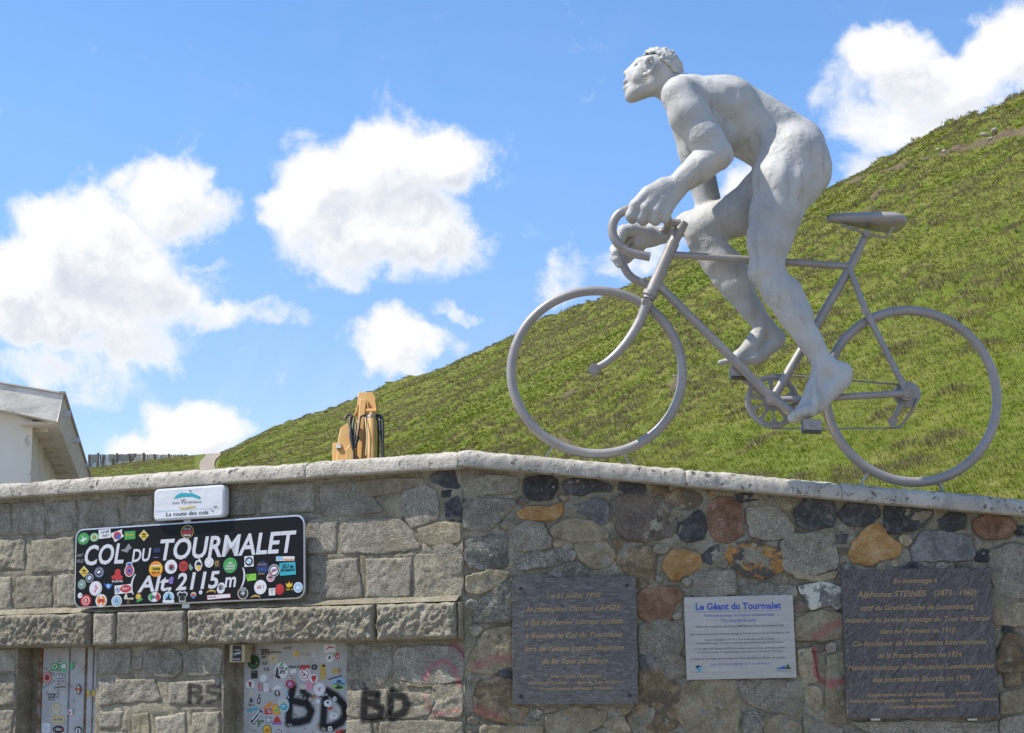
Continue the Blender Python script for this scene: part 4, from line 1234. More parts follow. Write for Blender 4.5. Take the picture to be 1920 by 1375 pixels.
class Sticker:
    """one sticker: layered flat shapes in photo-crop coordinates on a frame, each a shade proud of the one below"""
    def __init__(self, fr, crop, base, lift=0.0006):
        self.fr, self.crop, self.base, self.lift = fr, crop, base, lift
        self.mb = MB(); self.k = 0; self.inks = []
    def q(self, x, y):
        ox, oy, s = self.crop; return self.fr.px(ox + x / s, oy + y / s, self.base)
    def sc(self, x, y):
        return np.linalg.norm(self.q(x + 50, y) - self.q(x - 50, y)) / 100.0, np.linalg.norm(self.q(x, y + 50) - self.q(x, y - 50)) / 100.0
    def _mi(self, c):
        if c not in self.inks: self.inks.append(c)
        return self.inks.index(c)
    def _off(self):
        self.k += 1; return self.base + self.lift * self.k
    def disc(self, x, y, rx, c, ry=None, rot=0, n=26):
        sx, sy = self.sc(x, y); flat(self.mb, disc_pts(self.q(x, y), rx * sx, (ry or rx) * sy, n, rot), self.fr, self._off(), self._mi(c)); return self
    def rect(self, x, y, w, h, c, rot=0.0):
        cx, sx = self.q(x, y), self.sc(x, y); co, si = math.cos(rot), math.sin(rot)
        P = [(cx[0] + (a * w / 2 * co - b * h / 2 * si) * sx[0], cx[1] + (a * w / 2 * si + b * h / 2 * co) * sx[1]) for a, b in ((-1, -1), (1, -1), (1, 1), (-1, 1))]
        flat(self.mb, P, self.fr, self._off(), self._mi(c)); return self
    def poly(self, pts, c):
        flat(self.mb, [self.q(x, y) for x, y in pts], self.fr, self._off(), self._mi(c)); return self
    def text(self, s, x0, x1, yb, h, c, bold=0.02, shear=0.0, yb1=None):
        a, b = self.q(x0, yb), self.q(x1, yb if yb1 is None else yb1)
        if s == '~':      # print too small and worn to read: a row of ragged strokes
            rs = random.Random(int(x0 * 7 + yb)); off = self._off(); mi = self._mi(c); H = h * self.sc(x0, yb)[1]
            n = max(4, int(np.hypot(*(b - a)) / (H * 0.30))); d = (b - a) / n; w = np.linalg.norm(d)
            for i in range(n):
                if rs.random() < .12: continue
                p0 = a + d * i; t = rs.uniform(.55, 1.0); l = shear * H
                P = [p0, p0 + d * rs.uniform(.35, .6), p0 + d * rs.uniform(.35, .6) + np.array([l * t, H * t]), p0 + np.array([l * t, H * t])]
                flat(self.mb, P, self.fr, off, mi)
                yy = H * rs.choice([0.0, .45, .8])
                flat(self.mb, [p0 + np.array([0, yy]), p0 + d * .9 + np.array([0, yy]), p0 + d * .9 + np.array([0, yy + H * .16]), p0 + np.array([0, yy + H * .16])], self.fr, off + self.lift * .4, mi)
            return self
        text_fit(self.mb, s, self.fr, a, b, self._off(), self._mi(c), shear, bold, h * self.sc(x0, yb)[1]); return self
    def done(self, parent, name='sticker'):
        me = self.mb.mesh(name, fix=False)
        return add(name, me, [INKM[c] for c in self.inks], parent)

# ------------------------------------------------------------------ black pass sign
SGN = 0.09
sf = sub_frame(FL, (146, 990), (570, 962), (140, 1141), SGN)
spx = lambda x, y: sf.px(x, y)
wS = spx(571, 1040)[0]; hS = spx(570, 964)[1] * 0.5 + spx(150, 993)[1] * 0.5
x0S = spx(140, 1060)[0]
sign = empty('road_sign', sf.w(wS / 2, 0, -0.05), 'black pass name sign with white lettering covered in small stickers', 'sign')
rim_m = plain((0.55, 0.55, 0.56), 0.35, 0.6, 'sign_aluminium')
blk, T = mat_new('sign_black')
p = pos(T)
scr = T.noise(T.vec('MULTIPLY', p, (1, 1, 5)), 14.0, 7.0, 0.75)
c = T.mix(T.maprange(scr, 0.60, 0.75, 0.0, 0.22), (0.010, 0.010, 0.011), (0.14, 0.14, 0.14))
principled(T, c, T.maprange(T.noise(p, 8.0, 4.0, 0.6), 0.3, 0.7, 0.25, 0.45), spec=0.16)
mb = MB(); mb.prism(rrect(x0S, 0, wS, hS, 0.075), sf, -0.030, -0.0035); mb.obj('rim', rim_m, sign, smooth=True, bevel=0.003)
mb = MB(); mb.prism(rrect(x0S + .012, .012, wS - .012, hS - .012, 0.065), sf, -0.02, 0.0); mb.obj('panel', blk, sign)
CS = (120, 890, 4.0)
wl = plain((0.62, 0.62, 0.64), 0.5, 0.0, 'sign_white_letter')
def sline(s, x0, x1, y0, y1, h, bold=0.022, shear=0.20, box=False):
    mb = MB()
    ox, oy, k = CS
    a = spx(ox + x0 / k, oy + y0 / k); b = spx(ox + x1 / k, oy + y1 / k)
    hh = abs(spx(ox + x0 / k, oy + (y0 - h) / k)[1] - a[1])
    text_fit(mb, s, sf, a, b, 0.0012, 0, shear, bold, hh, box=box)
    add('lettering', mb.mesh('lettering', fix=False), wl, sign)
sline('COL', 155, 447, 679, 661, 150); sline('DU', 508, 655, 656, 645, 98); sline('TOURMALET', 722, 1745, 641, 577, 158)
sline('(', 500, 541, 900, 897, 150, 0.012, .16, True); sline('Alt.', 550, 806, 882, 866, 122); sline('2115', 838, 1168, 866, 847, 128, .024); sline('m', 1204, 1292, 845, 839, 112, .022); sline(')', 1322, 1362, 850, 847, 150, 0.012, .16, True)
A_ = (120, 960, 7.2375); B_ = (350, 960, 7.2375)
def SA(): return Sticker(sf, A_, 0.0014)
def SB(): return Sticker(sf, B_, 0.0014)
SA().disc(265, 365, 84, 'dg', 88).disc(265, 365, 74, 'g', 78).poly([(215, 400), (255, 370), (250, 315), (275, 365), (300, 350), (320, 375), (290, 372), (270, 405)], 'w').done(sign)
SA().disc(412, 345, 60, 'm').disc(412, 345, 48, 'c').disc(412, 345, 28, 'g').disc(412, 345, 13, 'o').done(sign)
SA().rect(552, 298, 162, 122, 'w', .05).text('~', 500, 610, 300, 45, 'n', shear=.3, yb1=285).text('~', 520, 605, 340, 30, 'n', shear=.3, yb1=330).done(sign)
SA().poly([(640, 290), (700, 270), (790, 235), (785, 290), (815, 330), (770, 360), (690, 412), (670, 360), (640, 330)], 'w').disc(725, 322, 52, 'r').disc(735, 335, 32, 'b').done(sign)
SA().rect(895, 318, 146, 112, 'g', .03).disc(858, 318, 18, 'y').disc(920, 316, 18, 'y').disc(858, 318, 7, 'k').disc(920, 316, 7, 'k').done(sign)
for x, y in ((1085, 320), (272, 812)):
    SA().poly([(x - 68, y), (x, y - 78), (x + 68, y), (x, y + 78)], 'w').poly([(x - 62, y), (x, y - 71), (x + 62, y), (x, y + 71)], 'y').poly([(x - 30, y - 10), (x - 8, y - 30), (x + 28, y - 22), (x + 20, y)], 'k').rect(x, y + 16, 56, 9, 'k').done(sign)
SA().disc(478, 820, 72, 'n', 82).disc(478, 820, 58, 'gr', 66).poly([(430, 830), (470, 770), (520, 800), (500, 860), (450, 860)], 'n').poly([(445, 825), (480, 790), (505, 815), (470, 840)], 'w').done(sign)
SA().poly([(660, 915), (640, 880), (690, 850), (695, 790), (740, 770), (770, 800), (765, 850), (800, 880), (790, 915), (730, 925)], 'r').text('~', 652, 800, 955, 30, 'w').done(sign)
SA().disc(887, 800, 66, 'w', 82).disc(887, 800, 54, 'r', 70).disc(887, 800, 36, 'p', 46).poly([(862, 815), (887, 770), (912, 815)], 'n').done(sign)
SA().disc(887, 712, 44, 'w', 30).disc(887, 712, 34, 'b', 20).done(sign)
SA().disc(1247, 775, 94, 'o', 106).rect(1247, 772, 176, 76, 'y').rect(1250, 728, 130, 14, 'w').text('~', 1187, 1308, 790, 40, 'k').text('~', 1195, 1300, 835, 28, 'k', shear=.2).done(sign)
SA().disc(1452, 745, 84, 'w', 96).disc(1460, 755, 44, 'gr', 48).poly([(1425, 720), (1490, 725), (1480, 770), (1445, 760)], 'r').disc(1455, 758, 20, 'k').done(sign)
SA().disc(1622, 738, 62, 'r', 72).rect(1622, 738, 90, 12, 'br').rect(1622, 715, 80, 8, 'br').rect(1622, 762, 70, 8, 'br').done(sign)
SA().disc(348, 897, 50, 'w', 60).disc(348, 897, 44, 'k', 53).disc(348, 897, 27, 'lb', 33).poly([(348, 897), (375, 897), (366, 872), (348, 864)], 'w').poly([(348, 897), (321, 897), (330, 922), (348, 930)], 'w').done(sign)
SA().disc(243, 985, 56, 'gg', 68).disc(243, 985, 44, 'gr', 54).disc(243, 985, 30, 'gg', 36).disc(240, 985, 10, 'w').done(sign)
SA().disc(430, 1040, 86, 'w', 100).disc(430, 1040, 74, 'pk', 88).disc(430, 1040, 71, 'w', 85).poly([(400, 1085), (425, 1040), (415, 1000), (440, 985), (455, 1020), (470, 1040), (440, 1060), (430, 1100)], 'pk').done(sign)
SA().poly([(540, 965), (580, 985), (600, 965), (620, 985), (670, 970), (640, 1020), (605, 1060), (570, 1020)], 'b').disc(603, 1005, 26, 'lb').done(sign)
SA().rect(800, 1050, 225, 118, 'w', .07).disc(838, 1042, 74, 'r', 52).text('~', 790, 885, 1055, 34, 'w', shear=.3).disc(728, 1055, 36, 'gr').disc(728, 1055, 28, 'w').disc(728, 1055, 16, 'b').done(sign)
SA().disc(218, 1135, 31, 'w', 37).disc(225, 1130, 12, 'lb').done(sign)
SA().disc(298, 1205, 72, 'r', 82).disc(298, 1205, 48, 'w', 56).disc(298, 1205, 38, 'r', 46).rect(298, 1205, 26, 50, 'c').done(sign)
SA().disc(505, 1205, 77, 'w', 88).disc(505, 1205, 60, 'o', 70).rect(505, 1205, 24, 140, 'w').disc(505, 1205, 44, 'r', 24).done(sign)
SA().disc(715, 1210, 70, 'w', 80).disc(715, 1210, 56, 'gr', 64).disc(715, 1210, 48, 'lb', 56).poly([(690, 1235), (705, 1175), (725, 1180), (740, 1240), (715, 1225)], 'gr').done(sign)
SA().poly([(815, 1150), (850, 1090), (865, 1170), (940, 1165), (940, 1190), (815, 1185)], 'c').rect(872, 1225, 40, 60, 'br').done(sign)
SA().disc(1010, 1150, 38, 'gd', 42).disc(1010, 1150, 22, 'y', 25).poly([(985, 1200), (1065, 1170), (1070, 1195), (995, 1230)], 'g').done(sign)
SA().disc(1228, 1155, 84, 'w', 66).poly([(1150, 1155), (1165, 1115), (1200, 1098), (1200, 1210), (1165, 1195)], 'g').poly([(1256, 1098), (1290, 1115), (1305, 1155), (1290, 1195), (1256, 1210)], 'r').text('~', 1190, 1262, 1175, 45, 'n').done(sign)
SA().disc(1420, 1160, 74, 'w', 80).disc(1420, 1160, 62, 'lb', 66).poly([(1375, 1195), (1415, 1140), (1430, 1155), (1465, 1195)], 'k').poly([(1410, 1145), (1425, 1105), (1440, 1150)], 'k').poly([(1340, 1200), (1500, 1200), (1495, 1235), (1345, 1235)], 'w').done(sign)
def tshirt(s, x, y, k, c):
    return s.poly([(x - 30 * k, y - 62 * k), (x - 66 * k, y - 38 * k), (x - 52 * k, y + 2 * k), (x - 38 * k, y - 6 * k), (x - 40 * k, y + 62 * k), (x + 40 * k, y + 62 * k), (x + 38 * k, y - 6 * k), (x + 52 * k, y + 2 * k), (x + 66 * k, y - 38 * k), (x + 30 * k, y - 62 * k), (x, y - 50 * k)], c)
s_ = tshirt(SA(), 1606, 1148, 1.12, 'w'); s_ = tshirt(s_, 1606, 1149, .93, 'k'); s_.done(sign)
SA().text('ART', 172, 266, 612, 42, 'gr', shear=.2, yb1=606).text('HILLS', 172, 266, 690, 46, 'gr', shear=.1, yb1=684).done(sign)
SA().rect(1262, 520, 92, 62, 'n').rect(1252, 618, 70, 10, 'p').done(sign)
SA().poly([(1430, 900), (1460, 878), (1492, 890), (1480, 940), (1475, 980), (1425, 972)], 'p').done(sign)
SA().poly([(765, 520), (830, 500), (880, 430), (920, 490), (880, 520), (860, 555), (800, 535)], 'gr').done(sign)
SB().disc(10, 270, 88, 'gd', 90).disc(10, 270, 78, 'k', 80).rect(12, 275, 140, 44, 'r').text('~', -38, 62, 245, 30, 'c').text('~', -38, 62, 330, 30, 'w').done(sign)
SB().poly([(150, 660), (175, 628), (195, 660), (215, 720), (190, 790), (150, 808), (115, 770), (108, 710), (125, 665)], 'w').poly([(125, 735), (200, 735), (180, 785), (150, 795)], 'y').poly([(130, 700), (160, 670), (200, 700), (200, 725), (128, 725)], 'k').done(sign)
SB().disc(305, 685, 61, 'w', 71).disc(305, 685, 36, 'pk', 42).disc(305, 685, 32, 'w', 38).done(sign)
SB().rect(412, 705, 72, 98, 'br', .05).disc(410, 700, 22, 'gd', 28).disc(410, 700, 14, 'br', 18).done(sign)
SB().disc(592, 727, 94, 'm', 106).disc(592, 727, 90, 'g', 102).poly([(545, 715), (575, 695), (600, 678), (640, 712), (600, 695), (570, 710)], 'w').text('~', 535, 660, 750, 28, 'w', yb1=744).text('~', 528, 650, 785, 26, 'w', yb1=778).done(sign)
SB().rect(846, 672, 122, 144, 'w', .02).disc(846, 672, 53, 'k', 60).disc(846, 672, 34, 'lb', 38).poly([(846, 672), (880, 672), (870, 645), (846, 634)], 'w').poly([(846, 672), (812, 672), (822, 699), (846, 710)], 'w').done(sign)
SB().disc(1030, 760, 82, 'n', 92).text('~', 965, 1092, 722, 20, 'gd').text('~', 985, 1080, 800, 40, 'b', shear=.3).text('~', 972, 1060, 850, 20, 'gd').done(sign)
SB().rect(1338, 635, 248, 62, 'w', -.05).rect(1262, 630, 84, 50, 'lb', -.05).text('PYRENEES', 1312, 1455, 662, 30, 'o', yb1=666).done(sign)
SB().disc(1187, 797, 74, 'w', 84).disc(1187, 797, 66, 'k', 75).disc(1187, 797, 50, 'w', 57).rect(1187, 797, 90, 22, 'r', .5).rect(1187, 790, 50, 16, 'b', -.4).done(sign)
SB().poly([(1258, 695), (1475, 678), (1483, 850), (1268, 868)], 't').text('JEU', 1292, 1385, 765, 52, 'k', .03, yb1=758).text('BOSMAN', 1280, 1465, 812, 36, 'k', .03, yb1=800).disc(1425, 742, 28, 'k', 16).done(sign)
SB().poly([(805, 850), (942, 835), (945, 925), (825, 942)], 'l').poly([(820, 860), (850, 862), (840, 885), (825, 880)], 'dg').rect(905, 870, 10, 10, 'dg').done(sign)
SB().disc(1140, 890, 56, 'w', 60).disc(1140, 890, 46, 'pk', 50).rect(1140, 885, 80, 26, 'gg').disc(1140, 888, 22, 'br', 14).done(sign)
SB().disc(1000, 1022, 84, 'w', 98).text('~', 955, 1050, 1040, 46, 'r', .03, .2).done(sign)
SB().rect(1158, 1085, 86, 98, 'w', .03).rect(1158, 1060, 56, 14, 'gr').rect(1158, 1095, 26, 34, 'c').done(sign)
SB().disc(1262, 1052, 62, 'r', 74).disc(1262, 1052, 48, 'br', 58).disc(1262, 1052, 44, 'r', 54).rect(1260, 1055, 36, 60, 'r').done(sign)
SB().poly([(1350, 1000), (1350, 960), (1372, 985), (1392, 945), (1412, 985), (1434, 955), (1434, 1000), (1415, 1020), (1370, 1025)], 'y').text('~', 1345, 1440, 1065, 30, 'y').done(sign)
SB().disc(1512, 1025, 63, 'w', 72).disc(1512, 1025, 52, 'lb', 60).poly([(1485, 1045), (1500, 1000), (1520, 1020), (1545, 1000), (1530, 1050)], 'w').done(sign)
SB().disc(763, 1108, 72, 'c', 80).disc(763, 1108, 60, 'k', 68).poly([(730, 1120), (745, 1075), (785, 1070), (800, 1110), (770, 1140)], 'gr').disc(765, 1050, 50, 'gr', 30).poly([(745, 1110), (775, 1085), (785, 1115)], 'w').done(sign)
SB().poly([(275, 1130), (595, 1108), (600, 1165), (280, 1198)], 'r').poly([(283, 1136), (588, 1115), (592, 1160), (287, 1190)], 'w').text('~', 292, 400, 1168, 22, 'n', yb1=1160).done(sign)
SB().poly([(430, 985), (460, 960), (505, 965), (520, 1000), (515, 1070), (480, 1108), (430, 1105), (408, 1060)], 'w').disc(465, 1025, 36, 'gr', 40).rect(455, 1030, 16, 60, 'k').done(sign)
for x, y in ((335, 1085), (935, 1155)):
    SB().poly([(x - 70, y + 12), (x - 50, y - 12), (x - 10, y - 32), (x + 50, y - 20), (x + 66, y + 12)], 'gd').rect(x, y + 4, 90, 16, 'k').done(sign)
SB().disc(92, 1130, 38, 'w', 42).poly([(60, 1120), (92, 1085), (124, 1120)], 'gd').rect(92, 1128, 66, 18, 'r').rect(92, 1152, 60, 20, 'b').done(sign)
SB().disc(190, 1092, 24, 'w', 28).disc(190, 1092, 12, 'lb').done(sign)
SB().poly([(30, 720), (50, 700), (70, 740), (90, 760), (60, 800), (35, 780)], 'gg').done(sign)
# posts carrying both boards
def clamp_post(px, y0, y1, parent):
    a, b = FL.px(px, y0, .05), FL.px(px, y1, .05)
    mb = MB(); mb.prism([(a[0] - .035, a[1]), (a[0] + .035, a[1]), (a[0] + .035, b[1]), (a[0] - .035, b[1])], FL, 0.012, 0.055)
    return mb.obj('mounting_post', rim_m, parent, bevel=.004)
clamp_post(353, 901, 1141, sign)

# ------------------------------------------------------------------ white route sign above it
uf = sub_frame(FL, (291, 918), (420, 909), (291, 977), 0.13)
w_, h_ = uf.px(420, 940)[0], (uf.px(300, 917)[1] + uf.px(410, 909)[1]) / 2
x0_ = uf.px(288, 948)[0]
rs = empty('route_sign', uf.w(w_ / 2, 0, -.06), 'small white rounded sign box with blue swoosh above the black sign', 'sign')
wpm, T = mat_new('white_enamel_worn')
p = pos(T)
c = T.mix(T.maprange(T.noise(p, 16.0, 7.0, 0.75), 0.60, 0.74, 0, .8), (0.68, 0.69, 0.70), (0.28, 0.25, 0.20))
principled(T, c, 0.38, bump=bumpn(T, T.noise(p, 5.0, 2.0, .5), .25, .05))
mb = MB(); mb.prism(rrect(x0_, 0, w_, h_, 0.04), uf, -0.075, -.006); mb.obj('sign_box', wpm, rs, smooth=True, bevel=.008)
mb = MB(); mb.prism(rrect(x0_ + .014, .014, w_ - .014, h_ - .014, 0.032), uf, -0.01, 0.0); mb.obj('sign_face', wpm, rs, bevel=.0015)
Sticker(uf, CS, .0012).poly([(820, 182), (850, 150), (880, 138), (960, 140), (1022, 165), (1020, 185), (960, 165), (890, 168)], 't').done(rs, 'emblem')
Sticker(uf, CS, .0012).poly([(852, 240), (900, 248), (990, 232), (985, 243), (930, 256), (880, 258)], 'y').done(rs, 'emblem')
Sticker(uf, CS, .0012).text('Les Pyrénées', 812, 1030, 222, 22, 'br', .0, .25, yb1=212).rect(885, 193, 24, 5, 'k', .2).rect(905, 188, 20, 5, 'k', -.3).done(rs, 'lettering')
Sticker(uf, CS, .0012).text('La route des cols', 764, 1082, 313, 30, 'k', .01, .12, yb1=296).done(rs, 'lettering')
Sticker(uf, CS, .0012).poly([(690, 275), (1170, 247), (1170, 249), (690, 278)], 'lb').done(rs, 'trim_line')
Sticker(uf, CS, .0012).poly([(935, 112), (948, 118), (960, 132), (945, 128)], 'k').done(rs, 'scratch')
Sticker(uf, CS, .0012).poly([(1122, 240), (1145, 232), (1150, 244), (1128, 250)], 'gr').done(rs, 'scratch')
Sticker(uf, CS, .0012).poly([(1095, 262), (1125, 272), (1120, 280), (1098, 268)], 'gr').done(rs, 'scratch')

# ------------------------------------------------------------------ plaques on the right wall
slm, T = mat_new('purple_grey_slate')
p = pos(T)
st = T.noise(T.vec('MULTIPLY', p, (1.0, 1.0, 3.6)), 14.0, 8.0, 0.7, 1.2)
c = T.ramp(st, [(0.32, (0.070, 0.062, 0.055)), (0.5, (0.130, 0.118, 0.107)), (0.68, (0.24, 0.222, 0.205))])
principled(T, c, 0.55, bump=bumpn(T, st, .25, .01), spec=0.35)
slm2, T = mat_new('purple_slate_diagonal')
p = pos(T)
q = T.n('ShaderNodeVectorRotate', rotation_type='Y_AXIS', inp={'Angle': 0.9}); T.link(p, q.inputs['Vector'])
st = T.noise(T.vec('MULTIPLY', q.outputs[0], (1.0, 1.0, 3.4)), 15.0, 8.0, 0.72, 1.4)
c = T.ramp(st, [(0.32, (0.060, 0.050, 0.046)), (0.5, (0.115, 0.100, 0.093)), (0.68, (0.22, 0.203, 0.19))])
principled(T, c, 0.55, bump=bumpn(T, st, .25, .01), spec=0.2)
gold = plain((0.47, 0.30, 0.12), 0.5, 0.0, 'gilt_engraving')
bolt_m = plain((0.05, 0.045, 0.05), 0.4, 0.6, 'plaque_bolt')
steel = plain((0.45, 0.45, 0.46), 0.3, 0.9, 'steel_screw')


def bolt(fr, c, r, off, mat, parent, name='bolt'):
    mb = MB(); mb.prism(disc_pts(c, r, n=14), fr, off - .004, off + .005); mb.prism(disc_pts(c, r * .62, n=12), fr, off + .004, off + .009)
    return mb.obj(name, mat, parent, smooth=True)


def plaque(name, label, cp, corners, lines, mat, ink, th, bolts, bmat, br, group=None):
    ox, oy, s = cp
    pxs = [(ox + x / s, oy + y / s) for x, y in corners]      # tl tr br bl
    f = sub_frame(FR, pxs[0], pxs[1], pxs[3], th + 0.02)
    C = [f.px(*q) for q in pxs]
    pl = empty(name, f.w(C[1][0] / 2, 0, -th), label, 'plaque', group)
    mb = MB(); mb.prism([C[3], C[2], C[1], C[0]], f, -th, 0.0); mb.obj('slab', mat, pl, bevel=.0025)
    for body, xa, xb, yb, h, *rest in lines:
        sh = rest[0] if rest else .28
        mi = rest[1] if len(rest) > 1 else ink
        bd = rest[2] if len(rest) > 2 else .006
        tilt = -0.018
        a = f.px(ox + xa / s, oy + (yb - tilt * (xb - xa) / 2) / s); b = f.px(ox + xb / s, oy + (yb + tilt * (xb - xa) / 2) / s)
        hh = abs(f.px(ox + xa / s, oy + (yb - h) / s)[1] - f.px(ox + xa / s, oy + yb / s)[1])
        mb = MB(); text_fit(mb, body, f, a, b, 0.0012, 0, sh, bd, hh)
        add('lettering', mb.mesh('lettering', fix=False), mi, pl)
    for x, y in bolts:
        bolt(f, f.px(ox + x / s, oy + y / s), br, 0.0, bmat, pl)
    return pl, f
plaque('memorial_plaque', 'square dark slate plaque with gold italic text, left of the white plate', (940, 1060, 4.911), [(103, 125), (1240, 100), (1262, 1278), (105, 1285)], [
    ('Le 21 juillet 1910', 420, 915, 300, 48), ('le champion Octave LAPIZE', 235, 1105, 421, 50), ('a été le premier coureur cycliste', 215, 1125, 543, 50), ('à franchir le Col du Tourmalet', 222, 1120, 665, 50),
    ("lors de l'étape Luchon-Bayonne", 215, 1130, 785, 50), ('du 8e Tour de France', 375, 980, 905, 50), ('Amaury Sport Organisation', 443, 915, 1033, 30), ('Amicale du Cyclisme', 248, 605, 1095, 30),
    ('Amis du Tour de France', 695, 1118, 1087, 30), ('Conseil Général des Hautes Pyrénées', 360, 1005, 1147, 30)], slm, gold, .03, [(180, 215), (1158, 185), (1178, 1198), (182, 1205)], bolt_m, .013)
pr, prf = plaque('memorial_plaque', 'large square purple slate plaque with gold italic text near the right edge', (1560, 1040, 4.167), [(70, 120), (1235, 100), (1312, 1270), (122, 1285)], [
    ('En hommage à', 480, 820, 222, 40), ('Alphonse STEINES', 195, 740, 330, 48), ('(1873 - 1960)', 800, 1130, 320, 48), ('natif du Grand-Duché de Luxembourg,', 220, 1115, 430, 42), ('initiateur du premier passage du Tour de France', 108, 1232, 523, 40),
    ('dans les Pyrénées en 1910.', 378, 972, 613, 40), ("Co-fondateur de l'Association Internationale", 163, 1207, 708, 42), ('de la Presse Sportive en 1924', 357, 1015, 803, 42), ("Membre-fondateur de l'Association Luxembourgeoise", 125, 1265, 895, 40),
    ('des Journalistes Sportifs en 1929', 320, 1083, 990, 42), ('Gouvernement du G-D. de Luxembourg', 285, 880, 1105, 28), ('sportspress.lu', 962, 1170, 1092, 28), ('Amaury Sport Organisation', 137, 562, 1155, 28),
    ('Conseil départemental des Hautes-Pyrénées', 617, 1288, 1145, 28), ('Commune de Bagnères-de-Bigorre', 450, 965, 1198, 28)], slm2, gold, .035, [(120, 172), (1185, 150)], bolt_m, .008)
for x in (340, 1095):
    c = prf.px(1560 + x / 4.167, 1040 + 1288 / 4.167)
    mb = MB(); mb.prism(rrect(c[0] - .035, c[1] - .008, c[0] + .035, c[1] + .006, .003, 2), prf, -.034, .004); mb.obj('clip', steel, pr)
bl1 = plain((0.055, 0.085, 0.42), 0.5, 0.0, 'print_blue'); bl2 = plain((0.13, 0.17, 0.42), 0.5, 0.0, 'print_soft_blue'); dk = plain((0.07, 0.07, 0.10), 0.5, 0.0, 'print_dark')
wm_, T = mat_new('brushed_white_plate')
p = pos(T)
c = T.ramp(T.noise(T.vec('MULTIPLY', p, (1, 1, 6.0)), 6.0, 6.0, .6), [(.3, (.37, .355, .33)), (.7, (.47, .45, .42))])
principled(T, c, .33, .35)
wp, wf = plaque('information_plate', 'pale metal plate with blue title between the two slate plaques', (1260, 1090, 6.546), [(145, 197), (1482, 165), (1530, 1185), (180, 1212)], [
    ('Le Géant du Tourmalet', 292, 1340, 343, 82, 0.0, bl1, .03), ("9ème personnage de l'œuvre monumentale", 395, 1252, 432, 36, 0.0, bl2, .012), ('"La Grande Boucle"', 610, 1040, 498, 38, 0.0, bl2, .012),
    ("réalisée par le sculpteur Jean-Bernard METAIS, sur l'Aire des Pyrénées (A 64)", 287, 1367, 562, 26, 0.0, dk), ('Cette sculpture commémore le premier passage du Tour de France au Col du Tourmalet en 1910.', 213, 1450, 652, 24, 0.0, dk),
    ('Avec le Tourmalet (2 115 m), le Tour entrait dans une ère nouvelle :', 400, 1265, 724, 24, 0.0, dk), ("\"La Haute Montagne\" où allaient s'écrire les plus glorieuses pages de son histoire.", 300, 1370, 764, 24, 0.0, dk),
    ('Le 21 Juillet 1910, Octave LAPIZE fut le premier coureur du Tour de France à franchir', 290, 1388, 833, 24, 0.0, dk), ("le Col du Tourmalet. Il remporta l'étape Luchon-Bayonne (326 km) en 14 h 10 mn.", 318, 1365, 876, 24, 0.0, dk),
    ("Le Géant du Tourmalet est l'hommage des Hautes-Pyrénées aux Géants de la Route,", 228, 1392, 957, 26, 0.0, dk), ('pour que vive la légende du Tour de France !', 478, 1222, 1026, 30, 0.0, bl2, .012)], wm_, dk, .006,
    [(180, 232), (1450, 208), (1500, 1150), (210, 1178)], steel, .012)
CP = (1260, 1090, 6.546)
INKM['pb'] = bl1; INKM['pl'] = bl2
Sticker(wf, CP, .001).poly([(292, 376), (1345, 352), (1345, 357), (292, 381)], 'pl').done(wp, 'underline')
Sticker(wf, CP, .001).disc(335, 1075, 30, 't', 32).poly([(290, 1045), (330, 1028), (350, 1050), (320, 1060), (300, 1075)], 'n').poly([(355, 1035), (375, 1035), (370, 1050)], 'n').disc(340, 1070, 12, 'lb').text('~', 238, 415, 1122, 10, 'gr').done(wp, 'emblem')
Sticker(wf, CP, .001).poly([(1265, 1080), (1390, 1035), (1385, 1080)], 'b').poly([(1380, 1080), (1425, 1012), (1440, 1050), (1470, 1078)], 'dg').text('~', 1265, 1465, 1108, 10, 'gr').done(wp, 'emblem')

# ------------------------------------------------------------------ doors
dm, T = mat_new('white_painted_steel_door')
p = pos(T)
c = T.ramp(T.noise(p, 4.0, 6.0, .65), [(.3, (.36, .36, .35)), (.7, (.50, .50, .49))])
ru = T.noise(p, 7.0, 7.0, .75)
c = T.mix(T.maprange(ru, .57, .66, 0, .9), c, (.28, .15, .06))
c = T.mix(T.maprange(T.noise(p, 15.0, 6.0, .7), .50, .68, 0, .5), c, (.33, .29, .22))
drip = T.noise(T.vec('MULTIPLY', p, (1, 1, .12)), 22.0, 5.0, .7)
c = T.mix(T.maprange(drip, .60, .72, 0, .5), c, (.28, .19, .10))
g = T.n('ShaderNodeGroup'); g.node_tree = black_door
sprayed = T.mix(g.outputs[0], c, (.010, .010, .012))
principled(T, sprayed, .6, bump=bumpn(T, ru, .2, .01), spec=.15)
rust, T = mat_new('rusted_frame')
p = pos(T)
c = T.ramp(T.noise(p, 18.0, 6.0, .7), [(.35, (.30, .28, .25)), (.5, (.22, .12, .06)), (.65, (.12, .05, .025))])
principled(T, c, .8)
DF = Frame(FL.w(0, 0, DOORN), FL.r, FL.u, FL.n)
def dx(px): return xl_at(px, DOORN)
def xl_at(px, off): return FL.px(px, 1290, off)[0]


